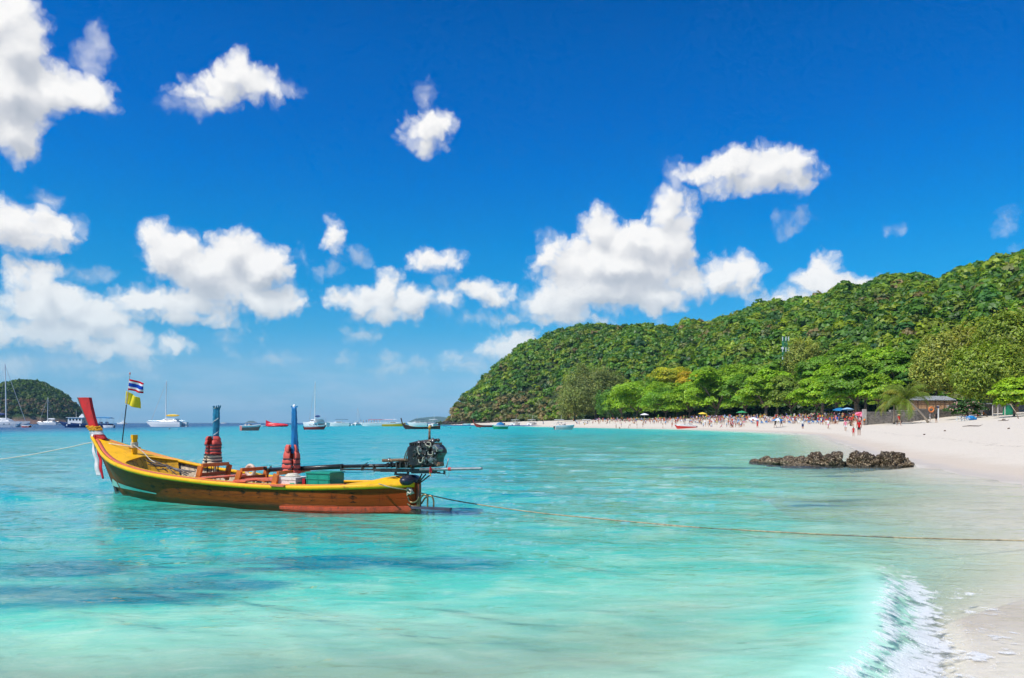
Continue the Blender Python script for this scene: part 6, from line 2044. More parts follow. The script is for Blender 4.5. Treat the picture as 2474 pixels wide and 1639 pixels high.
def build_boats():
    REDS = paint('gelcoat_red', (0.48, 0.025, 0.02), .3, .1, 3)
    NAVY = paint('gelcoat_navy', (0.008, 0.03, 0.12), .3, .15, 3)
    TEAL = paint('canvas_blue', (0.01, 0.18, 0.42), .6, .15, 3)
    DKC = paint('canvas_dark', (0.03, 0.05, 0.10), .6, .15, 3)
    YEL = paint('gelcoat_yellow', (0.80, 0.42, 0.01), .35, .1, 3)
    CLY = paint('sail_yellow', (0.82, 0.50, 0.02), .6, .1, 3)
    NVS = paint('sail_navy', (0.01, 0.04, 0.16), .6, .1, 3)
    WHC = paint('canvas_white', (0.80, 0.80, 0.80), .6, .06, 3)
    RDC = paint('canvas_red', (0.50, 0.03, 0.06), .6, .1, 3)
    PINK = paint('gelcoat_pink', (0.55, 0.16, 0.13), .35, .1, 3)
    catamaran(10, 300, 16.5, 8, 23.5, 'white sailing catamaran cut by the left edge with tall mast', NVS, bimini=DKC)
    t = speedboat(62, 285, 3.8, 1.6, .45, 170, 'small white and red dinghy behind the leftmost catamaran', stripe=REDS, screen=False, engines=1, name='dinghy', group='dinghies')
    catamaran(117, 640, 16, 185, 22, 'distant white sailing boat before the wooded island', WHC, bimini=WHC)
    speedboat(147, 560, 5.0, 2.0, .7, 30, 'tiny white motorboat just left of the navy dive boat', cabin=True, engines=1)
    # dive boat
    p = at(206, 278, 0.0)
    t = empty('dive_boat', p, R(180), 'navy hulled dive boat with white cabin and blue awning behind the red prow', 'boat')
    L = 19.0
    rings = hull_rings(L, 4.6, 1.25, .4, sheer=.75)
    mb = MB(); mb.loft(rings, closed=False); mb.F.append(tuple(range(6, -1, -1))); mb.M.append(0); mb.build('hull', NAVY, t)
    mb = MB(); deck_plate(mb, rings, .05); mb.build('deck', paint('deck_grey', (0.4, .42, .44), .6), t)
    mb = MB(); mb.box((2.9, 0, 2.45), (5.2, 3.5, 2.3)); mb.build('cabin', WHITE, t)
    mb = MB(); mb.box((2.9, 0, 3.68), (6.2, 4.1, .16)); mb.loft([[Vector((x, s, z)) for s, z in ((-1.2, 3.76), (-1.2, 3.76 + h), (1.2, 3.76 + h), (1.2, 3.76))] for x, h in ((-.3, 1.3), (.7, 1.25), (1.6, .3))]); mb.build('roof', WHITE, t)
    for k in range(4):
        mb = MB(); mb.box((1.0 + k * 1.2, 1.78, 2.9), (.6, .04, .7)); mb.box((1.0 + k * 1.2, -1.78, 2.9), (.6, .04, .7)); mb.build('window', GLASS, t)
    mb = MB(); mb.loft([[Vector((x, -2.1, 3.55 - d)), Vector((x, 0, 3.85 - d)), Vector((x, 2.1, 3.55 - d)), Vector((x, 2.1, 3.48 - d)), Vector((x, -2.1, 3.48 - d))] for x, d in ((-9.8, .15), (-7.5, 0), (-4, 0), (-.4, .05))]); mb.build('awning', TEAL, t)
    for x in (-9.5, -7, -4.5, -2):
        for sg in (-1, 1):
            mb = MB(); mb.tube([(x, sg * 2, 1.2), (x, sg * 2, 3.5)], .05, 5); mb.build('awning_post', WHITE, t)
    mb = MB()
    for k in range(7): mb.box((-8.6 + k * 1.1, (-1) ** k * 1.2, 1.7), (.7, .6, .8))
    mb.build('deck_gear', paint('deck_gear', (0.05, .12, .25), .6, .5, 3), t)
    for x in (-1.8, 3.4): 
        mb = MB(); mb.tube([(x, 0, 3.7), (x, 0, 6.4)], .04, 5); mb.build('aerial', WHITE, t)
    for x in (5.5, -3.5, 0.6):
        mb = MB(); mb.ball((x, 2.3, .75), (.26, .22, .36), 8, 6); mb.build('fender', WHITE, t, smooth=True)
    speedboat(262, 262, 4.2, 1.8, .5, 175, 'white tender lying under the blue awning of the dive boat', screen=False, engines=1, name='dinghy', group='dinghies')
    catamaran(295, 1000, 12.5, 175, 15, 'tiny far catamaran seen left of the flag pole foot', WHC)
    catamaran(404, 340, 16, 176, 19.0, 'white catamaran with bright yellow sail cover and tall mast', CLY, bimini=None)
    speedboat(541, 1400, 11, 3.2, 1.4, 0, 'tiny white speedboat on the horizon right of the thick furled canopy', cabin=True)
    speedboat(606, 172, 4.6, 1.9, .75, 38, 'small white and pink-red speedboat nearest the horizon between the two canopies', stripe=PINK, engines=0)
    # red inflatable shaped like a rocket
    p = at(669, 335, 0.0)
    t = empty('inflatable_boat', p, R(0), 'bright red inflatable towing boat with raised tail fin', 'inflatable', None)
    RR = paint('pvc_red', (0.72, 0.015, 0.03), .35, .08, 2)
    mb = MB(); mb.tube([(-4.6, 0, .75), (-3.5, 0, .8), (0, 0, .75), (3.0, 0, .62), (4.6, 0, .55), (5.3, 0, .6)], [.55, .95, .85, .72, .55, .12], 12); mb.build('body', RR, t, smooth=True)
    mb = MB(); mb.loft([[Vector((x, s, z)) for s, z in ((-.3, .8), (-.22, h), (.22, h), (.3, .8))] for x, h in ((-4.9, 2.9), (-4.0, 2.5), (-3.0, 2.0), (-1.4, 1.45))]); mb.build('tail_fin', RR, t)
    for sg in (-1, 1):
        mb = MB(); mb.tube([(-4.8, sg * 1.15, .4), (0, sg * 1.25, .35), (3.6, sg * .7, .4)], [.3, .42, .25], 9); mb.build('side_tube', RR, t, smooth=True)
    speedboat(633, 322, 3.2, 1.5, .4, 0, 'low white dinghy left of the red inflatable', screen=False, engines=1, name='dinghy', group='dinghies')
    catamaran(762, 330, 14.5, 128, 18.2, 'white catamaran with navy sail cover seen at an angle right of the slim canopy', NVS, bimini=WHC)
    speedboat(762, 192, 5.4, 2.0, .7, 8, 'white and red open speedboat in front of the angled catamaran', stripe=REDS, engines=1)
    speedboat(818, 385, 11.6, 3.2, 1.25, 180, 'long white motor cruiser with dark canopy left of the mast on the far sea', canopy=DKC, cabin=True)
    catamaran(864, 520, 8.5, 60, 11, 'small white yacht with bare mast between the cruiser and the crowded ferry', WHC)
    speedboat(898, 400, 13, 3.4, 1.2, 180, 'white excursion boat packed with people in red and white', canopy=RDC, name='excursion_boat', mast=True)
    speedboat(952, 372, 11.5, 3.2, 1.15, 0, 'yellow hulled speedboat with white top moored at the blue pontoon', stripe=YEL, canopy=WHC, cabin=True, mast=True)
    speedboat(925, 430, 14, 3.4, 1.2, 180, 'long white speedboat with a dark red awning behind the yellow one', canopy=RDC, mast=True)
    far_longtail(1017, 204, 10.6, 180, paint('hull_dark', (0.055, 0.022, 0.015), .35, .3, 2, wear=.2, wearcol=(.2, .06, .03)), 'dark brown longtail boat with upswept bow pointing left', cover=None)
    speedboat(1008, 410, 11, 3.1, 1.25, 180, 'white speedboat with dark canopy behind the dark longtail', canopy=DKC, cabin=True, mast=True)
    speedboat(1049, 300, 5.4, 2.6, .9, 65, 'white roofed cabin boat right behind the stern of the dark longtail', canopy=WHC, cabin=True, mast=True)
    speedboat(1128, 470, 5.0, 2.2, .8, 0, 'small white boat with people below the headland tip', screen=True, engines=1)
    far_longtail(1182, 306, 13.0, 180, paint('hull_red', (0.36, 0.03, 0.02), .35, .2, 2), 'red longtail boat below the left foot of the headland', prow=paint('hull_red', (.36, .03, .02)))
    speedboat(1207, 205, 4.4, 1.8, .7, 205, 'small white and green speedboat under a bright blue cover', stripe=paint('gelcoat_green', (0.02, .35, .14), .35), cover=TEAL, screen=False, engines=1)
    for px, D, lab in ((1247, 425, 'leftmost of the three white-roofed speedboats moored stern-on at the beach'), (1287, 415, 'middle one of the three white-roofed speedboats moored stern-on at the beach'), (1356, 400, 'right one of the three white-roofed speedboats moored at the beach')):
        speedboat(px, D, 9.0, 3.4 if px != 1356 else 3.0, 1.15, 62 if px != 1356 else 15, lab, canopy=WHC, mast=True, group='white-roofed speedboats')
    far_longtail(1331, 425, 9.0, 182, paint('hull_dark', (.055, .022, .015)), 'dark longtail boat nosed between the white-roofed speedboats', cover=TEAL)
    speedboat(1364, 192, 5.2, 2.1, .72, 12, 'white inflatable-sided speedboat alone on the turquoise water before the crowded beach', stripe=paint('tube_cream', (0.70, 0.55, 0.50), .5, .08, 3), engines=1)
    speedboat(1656, 208, 5.8, 2.1, .8, 172, 'white speedboat with a broad red side stripe at the shallows', stripe=REDS, engines=1)
    speedboat(1412, 345, 7.0, 2.6, 1.0, 190, 'white motorboat half beached among the bathers', canopy=WHC, engines=1)
    # floating jetty of blue cubes
    path = [(905, 470), (980, 462), (1075, 450), (1160, 432), (1250, 398), (1340, 368), (1440, 322), (1530, 292)]
    t = empty('pontoon_jetty', at(1300, 380, 0), 0, 'long floating jetty of blue plastic cubes running to the beach', 'pontoon')
    base = t.location.copy()
    PB = paint('pontoon_blue', (0.01, 0.10, 0.30), .5, .35, 1.5)
    pts = [at(px, D, 0.0) for px, D in path]
    for a, b_ in zip(pts[:-1], pts[1:]):
        d = b_ - a; n = int(d.length / 1.0); dn = d.normalized(); s_ = Vector((-dn.y, dn.x, 0))
        mb = MB()
        rot = Matrix((dn, s_, Vector((0, 0, 1)))).transposed()
        for k in range(n):
            for j in (-1, 1): mb.box(a + dn * (k + .5) + s_ * j * .5 - base + Vector((0, 0, .15)), (.90, .92, .5), rot, taper=(.86, .86))
        o = mb.build('cube_row', PB, t); o['kind'] = 'stuff'
    # line of small floats closing the bathing area
    rs = np.random.RandomState(2)
    fl = None
    m = MB(); m.ball((0, 0, .06), .2, 8, 6)
    me = m.mesh('float', paint('float_dark', (0.02, .03, .06), .5), True)
    for k, (px, py) in enumerate(((1089, 1035), (1136, 1035), (1160, 1034), (410, 1037), (83, 1032.5))):
        o = link(bpy.data.objects.new('mooring_float', me if k < 3 else MATS.setdefault('float_me', None) or me))
        D = (CAM_H) * FPX / (py - HY)
        o.location = at(px, D, 0.0)
        tag(o, ['first', 'second', 'third', 'fourth', 'fifth'][k] and {0: 'small dark float left of the red longtail', 1: 'small dark float under the bow of the red longtail', 2: 'small dark float under the middle of the red longtail', 3: 'small float near the yellow-covered catamaran', 4: 'small float near the leftmost catamaran'}[k], 'float', 'mooring floats')

build_boats()

# ------------------------------------------------------------------ people
SKIN = paint('skin_tan', (0.42, 0.22, 0.13), .6, .1, 8)
HAIR = paint('hair_dark', (0.02, 0.014, 0.01), .6, .2, 20)
def obj_col(name, prop):
    m, b = material(name)
    a = b.n('ShaderNodeAttribute', attribute_name=prop, attribute_type='OBJECT')
    tcn = b.n('ShaderNodeTexCoord')
    n = b.noise(tcn.outputs['Object'], 14, 3, .6)
    c = b.mix(1.0, a.outputs['Color'], b.mix(b.mr(n, .3, .7), (.8, .8, .8, 1), (1.1, 1.1, 1.1, 1)), 'MULTIPLY')
    return finish(m, b, bsdf(b, c, .8, spec=.2))
SHIRT = obj_col('shirt_cloth', 'shirt_rgb'); SHORTS = obj_col('shorts_cloth', 'shorts_rgb')

def body_mesh(name, J, long_sleeve=False, skirt=False, topless=False, subdiv=1):
    """one continuous figure grown over a posed skeleton; facing -Y"""
    V = ['pelvis', 'waist', 'chest', 'neck', 'head', 'crown', 'hipL', 'kneeL', 'ankL', 'toeL', 'hipR', 'kneeR', 'ankR', 'toeR', 'shL', 'elL', 'wrL', 'haL', 'shR', 'elR', 'wrR', 'haR']
    E = [(0, 1), (1, 2), (2, 3), (3, 4), (4, 5), (0, 6), (6, 7), (7, 8), (8, 9), (0, 10), (10, 11), (11, 12), (12, 13), (2, 14), (14, 15), (15, 16), (16, 17), (2, 18), (18, 19), (19, 20), (20, 21)]
    rad = dict(pelvis=(.15, .11), waist=(.125, .10), chest=(.16, .115), neck=(.055, .055), head=(.085, .095), crown=(.065, .07), hip=(.09, .09), knee=(.058, .058), ank=(.038, .038), toe=(.035, .028), sh=(.062, .062), el=(.042, .042), wr=(.030, .030), ha=(.032, .022))
    me = bpy.data.meshes.new(name + '_skeleton')
    me.from_pydata([J[v] for v in V], E, [])
    o = bpy.data.objects.new(name + '_tmp', me); COL.objects.link(o)
    md = o.modifiers.new('skin', 'SKIN')
    for i, v in enumerate(V):
        k = v if v in rad else v[:-1]
        r_ = rad[k]
        if skirt and v.startswith('knee'): r_ = (.10, .10)
        me.skin_vertices[0].data[i].radius = r_
        me.skin_vertices[0].data[i].use_root = (i == 0)
    sd = o.modifiers.new('sub', 'SUBSURF'); sd.levels = subdiv; sd.render_levels = subdiv
    dg = bpy.context.evaluated_depsgraph_get()
    out = bpy.data.meshes.new_from_object(o.evaluated_get(dg))
    out.name = name
    bpy.data.objects.remove(o); bpy.data.meshes.remove(me)
    out.materials.clear()
    for m_ in (SKIN, SHIRT, SHORTS, HAIR): out.materials.append(m_)
    jp = {k: Vector(v) for k, v in J.items()}
    segs = [(V[a], V[b_]) for a, b_ in E]
    for p in out.polygons:
        c = p.center; best = (9, None, 0)
        for a, b_ in segs:
            A, B_ = jp[a], jp[b_]; d = B_ - A
            t = max(0, min(1, (c - A).dot(d) / max(1e-6, d.length_squared)))
            dd = (c - A - d * t).length
            k = b_ if b_ in rad else b_[:-1]
            dd -= rad[k][0] * .6
            if dd < best[0]: best = (dd, b_, t)
        s_, t = best[1], best[2]
        k = s_ if s_ in rad else s_[:-1]
        mi = 0
        if k in ('waist', 'chest', 'sh'): mi = 0 if topless else 1
        elif k == 'neck': mi = 1 if (t < .35 and not topless) else 0
        elif k == 'el': mi = 1 if (long_sleeve or t < .55) and not topless else 0
        elif k == 'wr': mi = 1 if long_sleeve else 0
        elif k == 'hip': mi = 2
        elif k == 'knee': mi = 2 if (t < .62 or skirt) else 0
        elif k in ('head', 'crown'):
            fwd = (c - jp['head']); up = (jp['crown'] - jp['head']).normalized()
            f = J.get('face', Vector((0, -1, 0)))
            mi = 3 if (fwd.dot(Vector(f)) < .035 or fwd.dot(up) > .085) else 0
            if k == 'head' and t < .5 and fwd.dot(Vector(f)) > 0: mi = 0
        p.material_index = mi
        p.use_smooth = True
    return out

def pose(kind):
    J = dict(pelvis=(0, 0, .92), waist=(0, 0, 1.08), chest=(0, 0, 1.30), neck=(0, 0, 1.47), head=(0, -.01, 1.56), crown=(0, 0, 1.66),
             hipL=(.09, 0, .86), kneeL=(.10, -.02, .48), ankL=(.10, .02, .08), toeL=(.11, -.12, .03), hipR=(-.09, 0, .86), kneeR=(-.10, -.02, .48), ankR=(-.10, .02, .08), toeR=(-.11, -.12, .03),
             shL=(.19, 0, 1.37), elL=(.24, .02, 1.10), wrL=(.25, -.04, .87), haL=(.25, -.06, .78), shR=(-.19, 0, 1.37), elR=(-.24, .02, 1.10), wrR=(-.25, -.04, .87), haR=(-.25, -.06, .78))
    if kind == 'walk':
        J.update(kneeL=(.09, -.20, .50), ankL=(.09, -.24, .09), toeL=(.09, -.38, .05), kneeR=(-.09, .08, .49), ankR=(-.09, .34, .14), toeR=(-.09, .26, .04), elL=(.25, .14, 1.12), wrL=(.24, .10, .90), haL=(.24, .07, .82), elR=(-.25, -.10, 1.12), wrR=(-.24, -.24, .93), haR=(-.24, -.29, .86))
    if kind == 'hip':
        J.update(elL=(.38, .06, 1.16), wrL=(.20, -.06, 1.02), haL=(.14, -.08, 1.0), elR=(-.30, -.16, 1.14), wrR=(-.22, -.34, 1.24), haR=(-.2, -.4, 1.28), kneeR=(-.16, -.05, .48), ankR=(-.2, 0, .08), toeR=(-.24, -.13, .03))
    if kind == 'reach':
        J.update(elL=(.34, -.16, 1.5), wrL=(.36, -.22, 1.74), haL=(.36, -.24, 1.83), elR=(-.26, -.1, 1.12), wrR=(-.22, -.32, 1.08), haR=(-.2, -.4, 1.08))
    if kind == 'sit':
        d = -.62
        J = {k: (v[0], v[1], v[2] + d) for k, v in J.items()}
        J.update(hipL=(.10, -.04, .24), kneeL=(.14, -.42, .42), ankL=(.13, -.56, .06), toeL=(.13, -.68, .03), hipR=(-.10, -.04, .24), kneeR=(-.14, -.42, .42), ankR=(-.13, -.56, .06), toeR=(-.13, -.68, .03),
                 elL=(.26, -.12, .52), wrL=(.18, -.34, .48), haL=(.15, -.42, .46), elR=(-.26, -.12, .52), wrR=(-.18, -.34, .48), haR=(-.15, -.42, .46))
    if kind == 'bend':
        J.update(waist=(0, -.10, 1.03), chest=(0, -.32, 1.14), neck=(0, -.47, 1.20), head=(0, -.56, 1.20), crown=(0, -.66, 1.23), shL=(.19, -.38, 1.14), shR=(-.19, -.38, 1.14), elL=(.2, -.45, .88), wrL=(.17, -.5, .65), haL=(.16, -.52, .56), elR=(-.2, -.45, .88), wrR=(-.17, -.5, .65), haR=(-.16, -.52, .56))
    return J

BODIES = {}
def body(kind, **kw):
    key = (kind, tuple(sorted(kw.items())))
    if key not in BODIES: BODIES[key] = body_mesh('person', pose(kind), **kw)
    return BODIES[key]

COLS = {'red': (.55, .02, .02), 'white': (.78, .78, .76), 'blue': (.03, .12, .50), 'pink': (.70, .20, .30), 'orange': (.75, .22, .03), 'yellow': (.75, .55, .05), 'black': (.02, .02, .025), 'green': (.04, .30, .10), 'grey': (.3, .3, .32), 'pale blue': (.30, .52, .75), 'navy': (.02, .04, .15), 'khaki': (.35, .28, .16)}
def person(loc, yaw, kind, shirt, shorts, label, scale=1.0, group='people on the beach', **kw):
    o = bpy.data.objects.new('person', body(kind, **kw))
    o.location = loc; o.rotation_euler = (0, 0, R(yaw)); o.scale = (scale,) * 3
    o['shirt_rgb'] = COLS[shirt]; o['shorts_rgb'] = COLS[shorts]
    link(o)
    return tag(o, label, 'person', group)

FOOT_D = np.concatenate([np.arange(25, 140, .5), np.arange(140, 480, 2.0)])
def at_foot(px, py):
    """where a measured foot point meets the beach"""
    x = (px - CX) / FPX * FOOT_D
    g = ground_z(x, FOOT_D)
    hit = np.nonzero(CAM_H - (py - HY) / FPX * FOOT_D <= g)[0]
    i = hit[0] if len(hit) else int(np.searchsorted(FOOT_D, 300))
    return Vector((float(x[i]), float(FOOT_D[i]), float(g[i])))

def build_people():
    # people one can single out
    P = [
     ((2172, 1029), 15, 'walk', 'red', 'khaki', 'person in a wide straw hat and red top walking with bags on the open sand', 1.0),
     ((2075.5, 1053), 175, 'stand', 'red', 'black', 'tall bare-legged person in red shirt and black shorts nearest the water edge', 1.02),
     ((2062, 1055), 170, 'stand', 'red', 'red', 'small child in red beside the tall person in the red shirt', .62),
     ((1939.5, 1037), 190, 'stand', 'white', 'navy', 'person in white shirt and long navy skirt standing alone on the sand', 1.05),
     ((2043, 1043), 150, 'walk', 'pink', 'white', 'person in pink and white stepping out of the water left of the child in red', 1.0),
     ((2001, 1037), 120, 'walk', 'white', 'pink', 'slim person in white and lilac before the crowd under the trees', 1.0),
     ((1873, 1034), 200, 'walk', 'black', 'black', 'person in black walking under the blue and white umbrella', 1.0),
     ((1888, 1032), 200, 'walk', 'navy', 'black', 'companion in navy beside the umbrella carrier', .98),
     ((1830, 1034), 160, 'stand', 'red', 'red', 'person in a long red dress standing by the water', 1.0),
     ((2247, 1021), 60, 'stand', 'grey', 'white', 'person in grey leaning by the foot of the slanting palm', 1.0),
     ((2262, 1022), 200, 'hip', 'black', 'black', 'person in dark swimwear with hands on hips right of the palm foot', 1.0),
     ((2332, 1012), 250, 'sit', 'red', 'black', 'person in dark red seated at the low table under the big olive tree', 1.1),
     ((2362, 1010), 100, 'sit', 'red', 'khaki', 'person in maroon sitting against the big forked trunk', 1.05),
     ((2376, 1008), 80, 'sit', 'orange', 'khaki', 'person in rust orange sitting close to the big forked trunk', 1.0),
     ((2428, 1003), 120, 'stand', 'blue', 'blue', 'person in a bright blue dress under the right edge tree', 1.05),
     ((2055, 1032), 30, 'sit', 'black', 'black', 'person in black crouching left of the tall person in red', 1.0),
     ((2010, 1025), 200, 'stand', 'orange', 'khaki', 'person in orange standing at the front of the crowd', 1.0),
     ((2023, 1026), 180, 'stand', 'blue', 'white', 'person in vivid blue at the front of the crowd', 1.0),
    ]
    skirts = {3, 8, 14}
    for i, (foot, yaw, kind, a, b_, lab, sc_) in enumerate(P):
        person(at_foot(*foot), yaw, kind, a, b_, lab, sc_, group='people on the open sand', skirt=(i in skirts), long_sleeve=(i in (3,)), subdiv=2 if i < 11 else 1)
    rs0 = np.random.RandomState(5)
    for k, (c1_, c2_) in enumerate((('red', 'white'), ('white', 'red'), ('red', 'black'), ('pink', 'white'), ('white', 'black'), ('orange', 'white'), ('red', 'red'), ('white', 'white'))):
        q = at(872 + k * 6.4, 398.5, 1.75)
        person(q, rs0.uniform(0, 360), ('stand', 'hip')[k % 2], c1_, c2_, 'passenger in %s top and %s shorts aboard the packed excursion boat' % (c1_, c2_), 1.0, group='passengers on the excursion boat')
    # straw hat, bags, umbrella
    f = at_foot(2172, 1029)
    mb = MB(); mb.tube([f + Vector((0, 0, 1.60)), f + Vector((0, 0, 1.63)), f + Vector((0, 0, 1.66)), f + Vector((0, 0, 1.76))], [.30, .29, .11, .08], 14); tag(mb.build('straw_hat', paint('straw', (.62, .46, .22), .8, .2, 20)), 'wide straw hat on the walking person on open sand', 'hat')
    for sx, lab in ((-.34, 'dark bag in the right hand of the straw-hatted person'), (.36, 'brown bag in the left hand of the straw-hatted person')):
        mb = MB(); mb.ball(f + Vector((sx, -.05, .62)), (.16, .12, .20), 8, 6); mb.tube([f + Vector((sx - .07, -.05, .78)), f + Vector((sx, -.05, .92)), f + Vector((sx + .07, -.05, .78))], .012, 5); tag(mb.build('bag', paint('bag_dark', (.05, .03, .03), .6), smooth=True), lab, 'bag', 'bags')
    f = at_foot(1873, 1034) + Vector((.55, 0, 0))
    parasol(f, 2.05, 1.42, ('blue', 'white'), 'blue and white striped beach umbrella held over two walkers', 8, pole=1.2)
    cr = [
     ('red', 'black', 'red shirt, black shorts'), ('white', 'blue', 'white shirt, blue shorts'), ('blue', 'khaki', 'blue shirt, khaki shorts'), ('pink', 'white', 'pink top, white shorts'),
     ('orange', 'black', 'orange shirt, black shorts'), ('black', 'red', 'black top, red shorts'), ('pale blue', 'navy', 'pale blue shirt, navy shorts'), ('yellow', 'green', 'yellow top, green shorts'), ('grey', 'black', 'grey shirt, black shorts'), ('red', 'white', 'red top, white shorts'), ('white', 'red', 'white top, red shorts'), ('navy', 'grey', 'navy shirt, grey shorts')]
    rs = np.random.RandomState(31)
    kinds = ['stand', 'walk', 'hip', 'sit', 'bend', 'reach', 'stand', 'walk']
    verb = {'stand': 'standing', 'walk': 'walking', 'hip': 'posing', 'sit': 'sitting', 'bend': 'bending', 'reach': 'waving'}
    n = 0; used = set()
    def crowd(p0, p1, cnt, ylo, yhi, where, group, weights=None, wade=False):
        nonlocal n
        for k in range(cnt):
            px = rs.uniform(p0, p1); fy = rs.uniform(0, 1)
            lo = ylo(px) if callable(ylo) else ylo; hi = yhi(px) if callable(yhi) else yhi
            py = lo + (hi - lo) * fy
            kd = kinds[rs.randint(len(kinds))]
            ci = rs.choice(len(cr), p=weights)
            a, b_, words = cr[ci]
            for _ in range(60):
                if (where, kd, a, b_) not in used: break
                kd = kinds[rs.randint(len(kinds))]; a, b_, words = cr[rs.choice(len(cr), p=weights)]
            used.add((where, kd, a, b_))
            if wade:
                D = CAM_H * FPX / (py - HY); x = (px - CX) / FPX * D
                zz_ = max(beach_z(np.array([x]), np.array([D]))[0], -1.0)
                loc = Vector((x, D, zz_))
                if kd == 'sit': kd = 'stand'
                lab = 'bare-backed bather in %s shorts %s in the %s' % (b_, verb[kd], where)
                person(loc, rs.uniform(0, 360), kd, a, b_, lab, rs.uniform(.8, 1.03), group=group, topless=True)
            else:
                loc = at_foot(px, py)
                lab = 'person in %s %s %s' % (words, verb[kd], where)
                person(loc, rs.uniform(0, 360), kd, a, b_, lab, rs.uniform(.75, 1.05), group=group)
            n += 1
    W = [.14, .14, .08, .12, .08, .06, .08, .05, .06, .08, .06, .05]
    crowd(1385, 1600, 46, 1018.5, 1026, 'far left on the beach', 'crowd on the far part of the beach', W)
    crowd(1600, 1790, 60, 1017, lambda p: 1029 + (p - 1600) / 60, 'before the yellow blossoming tree', 'crowd before the blossoming tree', W)
    crowd(1790, 1960, 46, 1015, 1025, 'behind the striped umbrella', 'crowd behind the striped umbrella', W)
    crowd(1950, 2092, 58, 1012, 1028, 'left of the stone wall', 'dense crowd left of the wall', W)
    crowd(1985, 2092, 14, 1018, 1030, 'in the group at the wall end', 'red-shirted tour group', [.5, 0, 0, .1, 0, .1, 0, 0, 0, .2, .1, 0])
    crowd(1690, 1800, 18, 1031, 1034.5, 'at the water edge', 'people at the water edge', W)
    crowd(1440, 1700, 22, 1033.5, 1037, 'shallow water', 'bathers in the shallow water', None, True)
    crowd(1290, 1430, 12, 1024, 1029, 'on the blue jetty', 'people at the jetty end', W)

def parasol(f, h, r, cols, label, n=8, tilt=0.0, pole=None, group='parasols on the beach'):
    t = empty('parasol', f, 0, label, 'umbrella', group)
    t.rotation_euler = (R(tilt), 0, 0)
    mats = [paint('canvas_' + c.replace(' ', '_'), COLS[c], .7, .1, 3) for c in cols]
    mb = MB(); mb.tube([(0, 0, h - (pole or h)), (0, 0, h + .05)], .022, 6); mb.build('pole', WHITE, t)
    for k in range(n):
        a0, a1 = k / n * 6.283, (k + 1) / n * 6.283
        mb = MB(); o = Vector((0, 0, h)); rim = h - r * .38
        P_ = [o]
        for s in (.5, 1.0):
            for a in (a0, (a0 + a1) / 2, a1):
                P_.append(Vector((math.cos(a) * r * s, math.sin(a) * r * s, h - r * .38 * s ** 1.6 + (.03 if a == (a0 + a1) / 2 and s == 1 else 0))))
        mb.add(P_, [(0, 1, 2), (0, 2, 3), (1, 4, 5, 2), (2, 5, 6, 3)])
        q = mb.build('canvas_panel', mats[k % len(mats)], t)
        md = q.modifiers.new('t', 'SOLIDIFY'); md.thickness = .01
    return t

